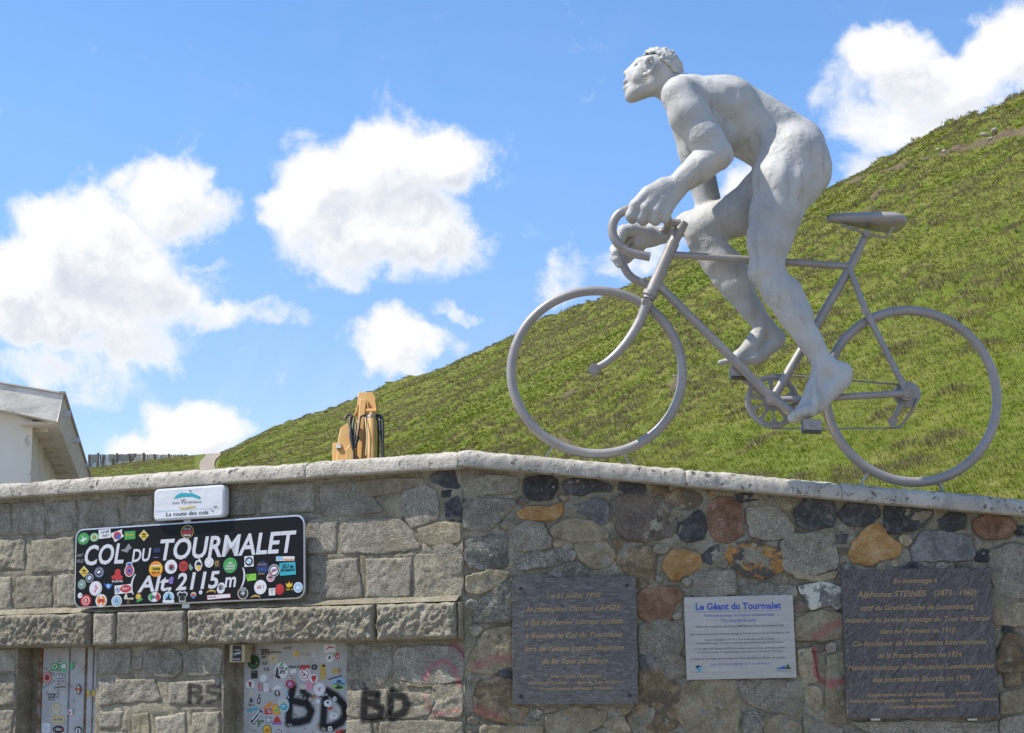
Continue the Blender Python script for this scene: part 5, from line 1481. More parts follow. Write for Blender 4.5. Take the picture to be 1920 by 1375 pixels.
def door(name, label, x0, x1, panels):
    d = empty(name, DF.w((x0 + x1) / 2, 0, -.02), label, 'door')
    for i, (a, b, rec) in enumerate(panels):
        mb = MB(); mb.prism([(a, 0.02), (b, 0.02), (b, LINT_B + .012), (a, LINT_B + .012)], DF, -.05, -rec); mb.obj('door_leaf', dm, d, bevel=.004)
    return d
d2a, d2b = dx(457), D2[1] - 0.002
d2 = door('metal_door', 'pale steel door with sprayed black letters and many stickers under the lintel', d2a, d2b, [(d2a, d2b, 0.0)])
mb = MB(); mb.prism([(D2[0] + .001, 0.02), (d2a - .002, 0.02), (d2a - .002, LINT_B - .003), (D2[0] + .001, LINT_B - .003)], DF, -.06, -.012); mb.obj('door_frame', MORT['L'], d2)
d1a, d1b = dx(78), D1[1] - .002
d1 = door('metal_door', 'narrow rusty pale steel door with few stickers at far left', d1a, d1b, [(dx(79), dx(127.5), 0.0), (dx(128.5), dx(156), .012), (dx(160), dx(170), .02), (dx(171), d1b, .03)])
mb = MB(); mb.prism([(dx(72.5), 0.02), (dx(78.5), 0.02), (dx(78.5), LINT_B - .003), (dx(72.5), LINT_B - .003)], DF, -.05, .012); mb.obj('door_frame', rust, d1)
mb = MB(); mb.prism([(D1[0] + .001, 0.02), (dx(72), 0.02), (dx(72), LINT_B - .003), (D1[0] + .001, LINT_B - .003)], DF, -.08, -.03); mb.obj('jamb', MORT['L'], d1)
mb = MB(); mb.prism([(dx(156.4), 0.02), (dx(159.6), 0.02), (dx(159.6), LINT_B - .02), (dx(156.4), LINT_B - .02)], DF, -.05, -.022); mb.obj('hinge_strip', rust, d1)
# rows of rivet holes and a bent handle on the narrow door
E_ = (0, 1130, 5.612)
s_ = Sticker(DF, E_, .001)
for x, y in [(627, 588), (627, 620), (624, 655), (624, 685), (624, 718), (470, 690), (495, 706), (520, 722), (545, 740), (568, 756), (568, 825), (545, 842), (515, 860), (490, 876), (465, 892), (622, 826), (672, 824), (618, 860), (618, 928), (615, 960), (613, 992), (748, 873), (768, 886), (786, 1035)]:
    s_.disc(x, y, 7, 'k', n=8)
s_.done(d1, 'rivet_holes')
Sticker(DF, E_, .001).poly([(568, 895), (660, 882), (690, 884), (696, 900), (685, 893), (660, 892), (570, 906)], 'br').done(d1, 'scratch')
def SE(): return Sticker(DF, E_, .0012)
SE().rect(575, 678, 72, 80, 'g').disc(575, 675, 26, 'w').disc(575, 675, 18, 'g').done(d1)
SE().poly([(632, 725), (632, 650), (680, 625), (698, 625), (698, 725)], 'm').poly([(640, 690), (660, 650), (690, 645), (690, 690)], 'w').done(d1)
SE().poly([(735, 640), (768, 625), (775, 660), (755, 710), (735, 705)], 'm').done(d1)
SE().disc(498, 790, 48, 'r', 56).disc(498, 790, 38, 'w', 45).disc(498, 790, 31, 'r', 37).rect(498, 790, 22, 44, 'br').done(d1)
SE().rect(645, 775, 92, 50, 'k').text('BRE', 602, 690, 795, 40, 'w', .02).done(d1)
SE().rect(545, 975, 72, 34, 'k').rect(545, 1012, 66, 34, 'k').text('~', 515, 576, 988, 26, 'w', .01).text('~', 515, 576, 1025, 26, 'w', .01).done(d1)
SE().disc(592, 1118, 56, 'gd', 60).disc(592, 1118, 50, 'c', 54).disc(570, 1100, 10, 'gd').disc(610, 1102, 10, 'gd').done(d1)
SE().rect(610, 1230, 130, 72, 'y').rect(610, 1232, 120, 48, 'c').text('~', 562, 660, 1242, 24, 'k', .02, .2).done(d1)
SE().rect(487, 1320, 84, 100, 'w').poly([(465, 1290), (487, 1335), (510, 1290), (492, 1350), (482, 1350)], 'lb').done(d1)
SE().disc(615, 1335, 60, 'k', 40).text('~', 572, 650, 1348, 30, 'w', .02, .2).rect(655, 1335, 26, 20, 'r').done(d1)
SE().disc(822, 1345, 36, 'k', 40).disc(822, 1350, 28, 'w', 28).rect(822, 1352, 16, 40, 'k').done(d1)
SE().disc(825, 915, 22, 'k', 55).disc(825, 915, 14, 'c', 46).rect(825, 912, 76, 16, 'r').done(d1)
SE().disc(740, 1155, 26, 'w', 34).poly([(720, 1140), (745, 1150), (730, 1190)], 'r').done(d1)
SE().rect(928, 955, 26, 70, 'y').done(d1)
SE().rect(985, 955, 26, 68, 'y').done(d1)
SE().rect(670, 948, 40, 40, 'c').done(d1)
def SD(): return Sticker(DF, CD, .0012)
BLACK2 = [
    lambda: SD().disc(280, 330, 92, 'dg', 108).disc(280, 330, 82, 'k', 96).disc(280, 330, 78, 'dg', 92).poly([(240, 350), (275, 260), (290, 300), (330, 335), (280, 370)], 'k').rect(328, 338, 28, 22, 'gr'),
    lambda: SD().rect(445, 160, 115, 44, 'k').text('~', 395, 495, 174, 28, 'c'), lambda: SD().rect(450, 205, 118, 38, 'k').text('~', 398, 505, 217, 26, 'c'),
    lambda: SD().rect(430, 255, 78, 34, 'k').text('CLUB', 395, 466, 266, 22, 'c'), lambda: SD().disc(575, 275, 82, 'c', 88).disc(575, 275, 70, 'gr', 76).disc(575, 275, 66, 'c', 72).disc(572, 280, 26, 'gd'),
    lambda: SD().text('FACTORY', 722, 850, 135, 30, 'k', .02), lambda: SD().text('~', 505, 690, 195, 26, 'k', .02),
    lambda: SD().poly([(865, 245), (872, 180), (905, 155), (940, 180), (948, 245), (925, 245), (905, 190), (888, 245)], 'y'), lambda: SD().rect(1048, 205, 162, 96, 'c').text('~', 975, 1125, 240, 72, 'gr'),
    lambda: SD().rect(1400, 125, 175, 120, 'w', .04).poly([(1320, 155), (1370, 120), (1400, 85), (1420, 105), (1475, 98), (1440, 125), (1400, 118), (1350, 150)], 'r'),
    lambda: SD().disc(1400, 268, 62, 'w', 68).disc(1400, 268, 50, 'gr', 56).disc(1400, 268, 46, 'w', 52).poly([(1375, 285), (1395, 240), (1425, 230), (1410, 280)], 'k'),
    lambda: SD().poly([(1440, 205), (1490, 200), (1465, 250)], 'm'), lambda: SD().poly([(1475, 250), (1485, 215), (1512, 178), (1545, 220), (1555, 260), (1515, 297)], 'r').text('16', 1492, 1545, 268, 42, 'w', .02, .2),
    lambda: SD().text('HURT', 402, 500, 375, 62, 'k', .0).text('ROB', 432, 510, 460, 58, 'k', .0), lambda: SD().disc(690, 450, 100, 'w', 125).poly([(600, 540), (612, 420), (640, 400), (635, 500), (690, 570), (640, 570)], 'k').text('~', 630, 745, 430, 50, 'k', .03).text('LIFE', 640, 748, 500, 56, 'k', .03).poly([(660, 390), (700, 330), (720, 345), (690, 385)], 'g').disc(765, 425, 16, 'g', 24),
    lambda: SD().rect(290, 512, 98, 118, 'k').text('~', 255, 325, 485, 22, 'gr').rect(290, 545, 80, 8, 'dg'), lambda: SD().disc(425, 565, 50, 'w', 58), lambda: SD().text('~', 798, 950, 415, 42, 'k', .0, .3),
    lambda: SD().poly([(965, 378), (1115, 378), (1105, 420), (950, 440)], 'r').rect(1035, 375, 140, 6, 'k'), lambda: SD().disc(1035, 505, 86, 'w', 98).disc(1035, 505, 64, 'r', 74).disc(1035, 505, 54, 'w', 62).rect(1035, 505, 110, 12, 'r', -.7).poly([(1005, 520), (1030, 490), (1045, 520), (1020, 535)], 'br'),
    lambda: SD().disc(1175, 402, 46, 'k', 42).disc(1175, 402, 20, 'gr', 18), lambda: SD().poly([(810, 585), (835, 495), (885, 570)], 'w').poly([(822, 555), (838, 510), (865, 550)], 'r').text('~', 825, 885, 580, 20, 'k'),
    lambda: SD().disc(1165, 570, 60, 'w', 70).poly([(1125, 560), (1140, 525), (1195, 525), (1208, 560), (1185, 600), (1185, 620), (1145, 620), (1150, 600)], 'r'), lambda: SD().disc(230, 660, 68, 'w', 72).disc(228, 640, 24, 'r', 26).rect(232, 675, 26, 40, 'k').rect(230, 715, 80, 8, 'gr'),
    lambda: SD().text('51', 342, 405, 690, 60, 'r', .02).text('51', 350, 410, 752, 60, 'r', .02), lambda: SD().rect(468, 700, 76, 120, 'w').disc(466, 690, 30, 'gr', 34).disc(466, 690, 26, 'w', 30).rect(466, 690, 5, 30, 'k'),
    lambda: SD().disc(815, 650, 70, 'r', 62).disc(815, 650, 44, 'b', 40).disc(815, 650, 30, 'pk', 26), lambda: SD().disc(1085, 680, 72, 'pk', 66).disc(1010, 690, 50, 'c', 40), lambda: SD().disc(1250, 725, 88, 'w', 104).disc(1250, 725, 78, 'pk', 94).disc(1250, 725, 74, 'w', 90).poly([(1215, 760), (1245, 700), (1285, 690), (1260, 740), (1270, 755), (1235, 745)], 'pk'),
    lambda: SD().poly([(1430, 650), (1460, 580), (1560, 560), (1640, 600), (1640, 660), (1540, 680)], 'lb').poly([(1490, 630), (1525, 580), (1545, 600), (1560, 585), (1580, 630)], 'n').text('~', 1445, 1630, 655, 24, 'k', .01), lambda: SD().disc(1525, 695, 85, 'l', 40).poly([(1470, 710), (1520, 675), (1590, 690), (1595, 712), (1530, 725)], 'k'),
    lambda: SD().rect(1480, 555, 215, 18, 'n', .28), lambda: SD().disc(628, 792, 42, 'br', 46).disc(628, 780, 16, 'w', 20).rect(630, 805, 10, 40, 'w'), lambda: SD().poly([(235, 850), (248, 850), (250, 880), (290, 870), (255, 895), (290, 930), (250, 910), (248, 945), (238, 910), (200, 930), (230, 895), (200, 870), (236, 882)], 'k').text('~', 198, 290, 972, 24, 'k'),
    lambda: SD().disc(355, 897, 26, 'k', 52).disc(356, 895, 9, 'w', 28), lambda: SD().poly([(415, 980), (470, 960), (530, 910), (548, 920), (540, 975), (490, 1000), (430, 1005)], 'o'), lambda: SD().rect(497, 1056, 110, 82, 'r', .06).text('TO', 475, 540, 1075, 44, 'w', .02),
    lambda: SD().disc(710, 965, 96, 'lb', 116).disc(710, 965, 86, 'c', 105).disc(725, 985, 56, 't', 54).text('TP', 690, 748, 1003, 42, 'w'), lambda: SD().disc(622, 1022, 76, 'o', 86).disc(622, 1022, 52, 'y', 60).disc(615, 1040, 26, 'm', 22), lambda: SD().rect(265, 1026, 160, 34, 't', .2), lambda: SD().poly([(235, 1200), (370, 1025), (412, 1060), (285, 1255)], 'k').poly([(250, 1170), (262, 1184), (370, 1052), (358, 1040)], 'w').poly([(268, 1215), (285, 1235), (400, 1075), (385, 1062)], 'w').poly([(285, 1150), (320, 1150), (322, 1160), (285, 1162)], 'k').poly([(310, 1110), (345, 1112), (345, 1122), (310, 1122)], 'k').poly([(300, 1190), (345, 1180), (345, 1190), (300, 1202)], 'k'),
    lambda: SD().poly([(340, 1300), (345, 1190), (440, 1185), (420, 1215), (375, 1240)], 'dg').poly([(360, 1215), (420, 1200), (380, 1230)], 'l'), lambda: SD().rect(500, 1180, 72, 82, 'k').disc(500, 1180, 32, 'w', 36).rect(500, 1165, 36, 8, 'k').rect(500, 1190, 30, 8, 'k'), lambda: SD().poly([(545, 1250), (600, 1140), (625, 1125), (650, 1140), (703, 1250)], 'r').poly([(560, 1220), (690, 1220), (703, 1250), (545, 1250)], 'p'),
    lambda: SD().disc(480, 1335, 66, 'dg', 90, .35).disc(480, 1335, 56, 'y', 78, .35).text('~', 440, 525, 1360, 60, 'r', .02, .3), lambda: SD().disc(652, 1362, 42, 'k', 44).disc(652, 1362, 32, 'w', 34).disc(652, 1362, 20, 'r', 22).disc(652, 1362, 10, 'w', 10), lambda: SD().rect(970, 843, 106, 44, 'k').text('~', 928, 1000, 856, 26, 'w'),
    lambda: SD().disc(1230, 905, 36, 'gr', 44).disc(1230, 905, 31, 'w', 38), lambda: SD().disc(1370, 935, 56, 'w', 52).poly([(1340, 910), (1395, 905), (1380, 950)], 'br'), lambda: SD().poly([(1360, 1010), (1440, 985), (1455, 1005), (1400, 1040)], 'r'), lambda: SD().disc(1460, 1120, 60, 'w', 50).disc(1465, 1115, 26, 'gr', 26).disc(1465, 1115, 21, 'w', 21).rect(1465, 1115, 8, 26, 'k'),
    lambda: SD().poly([(210, 1310), (330, 1350), (320, 1380), (205, 1345)], 'c').text('~', 212, 325, 1335, 26, 'k', .01, .2, yb1=1365), lambda: SD().rect(1300, 470, 90, 220, 'gd', .05), lambda: SD().poly([(1420, 470), (1450, 400), (1480, 440), (1550, 430), (1540, 490), (1450, 500)], 'gd'), lambda: SD().poly([(1480, 1345), (1600, 1310), (1600, 1360), (1490, 1390)], 'r'), lambda: SD().poly([(1550, 1380), (1655, 1300), (1658, 1340), (1590, 1400)], 'k'),
    lambda: SD().rect(250, 790, 70, 90, 'c'), lambda: SD().poly([(640, 665), (700, 700), (640, 725), (520, 745), (600, 690)], 'w'), lambda: SD().poly([(735, 690), (810, 860), (795, 865), (720, 700)], 'lb'), lambda: SD().rect(865, 460, 90, 60, 'w', .2)]
for b in BLACK2: b().done(d2)
# smaller worn stickers and torn scraps between the larger ones
rsx = random.Random(77)
INKM['f1'] = plain((.42, .40, .36), .7, 0, 'faded_paper'); INKM['f2'] = plain((.30, .24, .17), .8, 0, 'torn_glue'); INKM['f3'] = plain((.33, .38, .42), .6, 0, 'faded_blue_print'); INKM['f4'] = plain((.40, .22, .20), .6, 0, 'faded_red_print')
for i in range(34):
    x, y, r = rsx.uniform(200, 1600), rsx.uniform(150, 1370), rsx.uniform(16, 40)
    base, top = rsx.choice(['f1', 'f1', 'f2', 'f3', 'k', 'w', 'f4']), rsx.choice(['f1', 'k', 'f3', 'f4', 'gg', 'gr', 'f2'])
    s_ = Sticker(DF, CD, .0009)
    k_ = rsx.random()
    if k_ < .35: s_.disc(x, y, r, base, r * 1.1).disc(x + 2, y, r * .55, top, r * .5)
    elif k_ < .7: s_.rect(x, y, r * rsx.uniform(1.4, 3.2), r * rsx.uniform(.8, 1.5), base, rsx.uniform(-.5, .5)).rect(x, y, r * 1.0, r * .35, top, rsx.uniform(-.3, .3))
    else:
        n_ = rsx.randint(5, 8); s_.poly([(x + r * rsx.uniform(.5, 1.6) * math.cos(6.283 * q_ / n_), y + r * rsx.uniform(.5, 1.4) * math.sin(6.283 * q_ / n_)) for q_ in range(n_)], rsx.choice(['f1', 'f2', 'f2', 'f3']))
    s_.done(d2)

# small beige bell box fixed under the lintel beside the second door
c0, c1 = FL.px(430, 1242.5, .03), FL.px(459, 1208.5, .03)
bx = empty('bell_box', FL.w((c0[0] + c1[0]) / 2, c0[1], 0), 'small beige box with black sticker under the lintel beside the second door', 'box')
zt = min(c1[1], LINT_B - .004)
bf = Frame(FL.w(0, 0, 0.03), FL.r, FL.u, FL.n)
mb = MB(); mb.prism([(c0[0], c0[1]), (c1[0], c0[1]), (c1[0], zt), (c0[0], zt)], FL, -.06, 0.03); mb.obj('casing', plain((.42, .34, .20), .5, 0, 'beige_plastic'), bx, bevel=.005)
Sticker(bf, C3, .001).rect(124, 228, 84, 148, 'k').text('~', 92, 160, 250, 24, 'w', .02, .2, yb1=230).text('~', 92, 160, 205, 16, 'c', 0, .2).rect(122, 285, 70, 18, 'gr').done(bx)

# ------------------------------------------------------------------ giant bicycle on the coping
YB = 11.47
def bp(px, py, c=0.0):
    return atY(px, py, YB - c)
PM = 1.0 / 247.0
bk = empty('bicycle', bp(1400, 890), 'giant grey steel bicycle sculpture without spokes standing on the wall coping', 'bicycle')
bm_, T = mat_new('grey_painted_steel')
p = pos(T)
c = T.ramp(T.noise(p, 4.0, 6.0, .6), [(.3, (.285, .257, .232)), (.7, (.38, .343, .31))])
c = T.mix(T.maprange(T.noise(p, 26.0, 6.0, .72), .58, .74, 0, .6), c, (.17, .125, .095))
c = T.mix(T.maprange(T.noise(T.vec('MULTIPLY', p, (1, 1, .2)), 9.0, 5.0, .7), .56, .72, 0, .4), c, (.46, .42, .38))
principled(T, c, T.maprange(T.noise(p, 9.0, 4.0, .6), .3, .7, .32, .52), .2, bump=bumpn(T, T.noise(p, 70.0, 3.0, .6), .12, .006), spec=.45)
dkm, T = mat_new('dark_pedal_steel')
p = pos(T)
principled(T, T.ramp(T.noise(p, 20.0, 5.0, .65), [(.3, (.05, .045, .045)), (.7, (.11, .10, .095))]), .55, .3)


def wheel(cx, cy, rx, ry, r, tabs):
    cen = bp(cx, cy)
    ax = np.linalg.norm(bp(cx + rx, cy) - cen); az_ = np.linalg.norm(bp(cx, cy - ry) - cen)
    n = 96
    t = np.linspace(0, 2 * math.pi, n, endpoint=False)
    tilt = math.radians(1.0)
    P = np.column_stack([cen[0] + ax * np.cos(t), np.full(n, cen[1]), cen[2] + az_ * np.sin(t)])
    mb = MB(); mb.tube(P, r, 18, closed=True)
    w = mb.obj('wheel', bm_, bk, smooth=True)
    for (x0, y0, x1, y1) in tabs:
        a, b = bp(x0, y0), bp(x1, y1)
        d = (b - a) / np.linalg.norm(b - a); s = np.cross(d, [0, 1, 0])
        m2 = MB(); m2.box((a + b) / 2 + d * .02, np.linalg.norm(b - a) / 2 + .03, .022, .007, ax=(d, np.array([0, 1., 0]), s)); m2.obj('bracket', bm_, w)
    return w
RT = 9.0 * PM
wheel(1119, 697, 160.5, 151.5, RT, [(1037, 836, 1029, 848), (1166, 843, 1172, 856)])
wheel(1708.5, 742, 160.5, 159.0, RT, [(1628, 886, 1620, 899), (1756, 896, 1762, 909)])


def tb(name, pts, r, parent=bk, ns=16, sm=0, mat=None):
    P = np.array([bp(*q) for q in pts])
    R = np.asarray(r, float) * PM
    if sm:
        if R.ndim: R = np.interp(np.linspace(0, 1, (len(P) - 1) * sm + 1), np.linspace(0, 1, len(P)), R)
        P = catmull(P, sm)
    mb = MB(); mb.tube(P, R, ns)
    return mb.obj(name, mat or bm_, parent, smooth=True)
tb('top_tube', [(1262, 478), (1400, 486.5), (1592, 500)], 7.0)
tb('down_tube', [(1236, 536), (1449, 748)], 8.6)
tb('seat_tube', [(1449, 748), (1592, 506), (1606, 478)], 8.6)
tb('seat_post', [(1604, 482), (1624, 441)], 7.2)
tb('head_tube', [(1263, 455), (1216, 561)], 11.8)
hd = tb('headset', [(1221, 548), (1218, 555)], 15.0)
tb('headset', [(1214, 566), (1211, 573)], 14.2)
tb('seat_stay', [(1594, 508, .03), (1622, 580, .07), (1698, 732, .10)], 6.0)
tb('seat_stay', [(1594, 508, -.03), (1622, 580, -.07), (1698, 732, -.10)], 6.0)
tb('brake_bridge', [(1622, 582, .11), (1622, 582, -.11)], 7.5)
tb('chain_stay', [(1452, 750, .04), (1520, 748, .10), (1692, 738, .11)], 6.5)
tb('chain_stay', [(1452, 750, -.04), (1520, 748, -.10), (1692, 738, -.11)], 6.5)
tb('bottom_bracket', [(1449, 747, .13), (1449, 747, -.13)], 13.5)
# fork with raked blades and hub
for s in (1, -1):
    tb('fork_blade', [(1213, 568, .07 * s), (1198, 606, .075 * s), (1172, 646, .075 * s), (1142, 676, .075 * s), (1113, 693, .075 * s)], [9.5, 9.5, 8.6, 7.4, 6.4], sm=8)
tb('fork_crown', [(1213, 568, .11), (1213, 568, -.11)], 9.5)
tb('hub', [(1114, 693, .10), (1114, 693, -.10)], 11.5)
tb('axle_cap', [(1114, 693, .10), (1114, 693, .125)], 8.0)
# stem and drop handlebar
tb('stem', [(1258, 464), (1274, 432), (1283, 417)], [10.0, 10.5, 9.0])
tb('stem', [(1280, 420), (1254, 417)], [8.0, 8.5])
hb = tb('handlebar', [(1252, 417, 0), (1252, 414, .12), (1249, 406, .22), (1238, 397, .265), (1212, 389, .275), (1184, 391, .275), (1160, 402, .275), (1148.5, 422, .275), (1151, 445, .275), (1168, 466, .275), (1190, 476, .275), (1219, 482, .275)], 8.6, sm=8)
tb('handlebar', [(1252, 417, 0), (1252, 420, -.12), (1249, 429, -.22), (1238, 436, -.265), (1212, 438, -.275), (1190, 445, -.275), (1174, 458, -.275), (1167, 478, -.275), (1170, 500, -.275), (1182, 518, -.275), (1202, 530, -.275), (1226, 537, -.275)], 8.0, sm=8)
# saddle
sd = MB()
prof = [(1550, 410.5, 6, 5.0), (1556, 410, 9, 7.5), (1575, 410, 13, 9.5), (1598, 411, 19, 11.5), (1622, 413, 29, 13), (1645, 415, 40, 14), (1668, 417, 47, 14), (1684, 419, 46, 12), (1692, 421, 36, 8.5), (1694.5, 423, 20, 5)]
V = []; ns = 22
for (x, y, hw, hh) in prof:
    cpt = bp(x, y)
    for k in range(ns):
        a = 2 * math.pi * k / ns
        yy = hw * PM * math.copysign(abs(math.cos(a)) ** .75, math.cos(a)); zz = hh * PM * math.sin(a)
        if zz < 0: zz *= 1.35 - .55 * (1 - abs(math.cos(a)))
        V.append(cpt + np.array([0, yy, zz]))
F = [(i * ns + k, i * ns + (k + 1) % ns, (i + 1) * ns + (k + 1) % ns, (i + 1) * ns + k) for i in range(len(prof) - 1) for k in range(ns)]
F += [tuple(range(ns)), tuple((len(prof) - 1) * ns + k for k in range(ns))]
sd.add(V, F)
so = sd.obj('saddle', bm_, bk, smooth=True, angle=70)
for s in (1, -1):
    tb('saddle_rail', [(1578, 420, .02 * s), (1600, 430, .05 * s), (1622, 437, .055 * s), (1650, 445, .055 * s), (1662, 443, .08 * s), (1676, 424, .12 * s)], 2.4, so, 8, sm=5)
tb('seat_clamp', [(1626, 437, .07), (1626, 437, -.07)], 6.5, so)
# drivetrain on the far side
CC_ = -0.14
cen = bp(1448, 753, CC_)
Rr = 51.5 * PM
m = MB()
bfm = Frame(cen, np.array([1., 0, 0]), ZUP, np.array([0, -1., 0]))
ring = MB(); n = 72
def annulus(mb, r0, r1, c0, c1, n=72):
    t = np.linspace(0, 2 * math.pi, n, endpoint=False)
    rows = [(r0, c0), (r1, c0), (r1, c1), (r0, c1)]
    V = np.vstack([bfm.arr(r * np.cos(t), r * np.sin(t), np.full(n, c)) for r, c in rows])
    F = [(a * n + i, a * n + (i + 1) % n, ((a + 1) % 4) * n + (i + 1) % n, ((a + 1) % 4) * n + i) for a in range(4) for i in range(n)]
    mb.add(V, F)
annulus(ring, Rr * .80, Rr, -.012, .012); annulus(ring, Rr * .87, Rr * .99, .006, .022)
annulus(ring, Rr * .10, Rr * .36, -.010, .010)
for k in range(5):
    a = math.radians(20 + 72 * k); d = np.array([math.cos(a), math.sin(a)]); pn = np.array([-d[1], d[0]])
    for s, (r0, r1, w0, w1) in enumerate([(.30, .84, .085, .055)]):
        P = [d * Rr * r0 + pn * Rr * w0, d * Rr * .55 + pn * Rr * .045, d * Rr * r1 + pn * Rr * .13, d * Rr * r1 - pn * Rr * .13, d * Rr * .55 - pn * Rr * .045, d * Rr * r0 - pn * Rr * w0]
        ring.prism(P, bfm, -.009, .009)
    a2 = a + math.radians(36); d = np.array([math.cos(a2), math.sin(a2)]); pn = np.array([-d[1], d[0]])
    ring.prism([d * Rr * .32 + pn * Rr * .05, d * Rr * .60 + pn * Rr * .03, d * Rr * .84 + pn * Rr * .20, d * Rr * .84 - pn * Rr * .20, d * Rr * .60 - pn * Rr * .03, d * Rr * .32 - pn * Rr * .05], bfm, -.0075, .0075)
ring.obj('chainring', bm_, bk, smooth=True)
tb('crank', [(1449, 747, .135), (1486, 773, .145), (1516, 795, .15)], [9.0, 7.5, 6.8])
tb('crank', [(1448, 752, -.17), (1416, 726, -.18), (1386, 703, -.18)], [9.0, 7.5, 6.5])
def pedal(px, py, c):
    q = bp(px, py, c)
    ax = (np.array([math.cos(-.06), 0, math.sin(-.06)]), np.array([0, 1., 0]), np.array([math.sin(.06), 0, math.cos(.06)]))
    mb = MB(); mb.box(q, .068, .010, .040, ax); mb.box(q - np.array([0, .10, 0]), .068, .010, .040, ax); mb.box(q - np.array([0, .05, 0]), .010, .05, .030, ax)
    o = mb.obj('pedal', bm_, bk, bevel=.004)
    m2 = MB(); m2.box(q - np.array([0, .05, .047]), .066, .055, .008, ax); m2.obj('tread', dkm, o)
    m3 = MB(); m3.tube(np.array([q - np.array([0, .12, 0]), q + np.array([0, .03, 0])]), .016, 12); m3.obj('spindle', bm_, o, smooth=True)
pedal(1519, 800, .20); pedal(1384, 700, -.15)
tb('chain', [(1449, 702, CC_), (1530, 708, CC_), (1690, 722, CC_)], 2.0, ns=6)
tb('chain', [(1446, 804, CC_), (1560, 804, CC_), (1676, 803, CC_)], 2.0, ns=6)
tb('rear_hub', [(1701, 737, .12), (1701, 737, -.12)], 14)
tb('axle_cap', [(1701, 737, .12), (1701, 737, .145)], 8)
bfm = Frame(bp(1701, 740, CC_), np.array([1., 0, 0]), ZUP, np.array([0, -1., 0]))
mb = MB(); annulus(mb, .02, 25 * PM, -.03, .02, 40); mb.obj('freewheel', bm_, bk, smooth=True)
dr = tb('derailleur', [(1692, 756, -.12), (1682, 775, -.12), (1675, 790, -.12)], [7, 5, 4], ns=10)
tb('derailleur_pulley', [(1674, 790, -.10), (1674, 790, -.14)], 9.5, dr)
tb('derailleur_cage', [(1686, 804, -.11), (1712, 768, -.11), (1720, 748, -.11)], 2.6, dr, 8)
tb('derailleur_cage', [(1672, 800, -.11), (1688, 803, -.11)], 3.0, dr, 8)

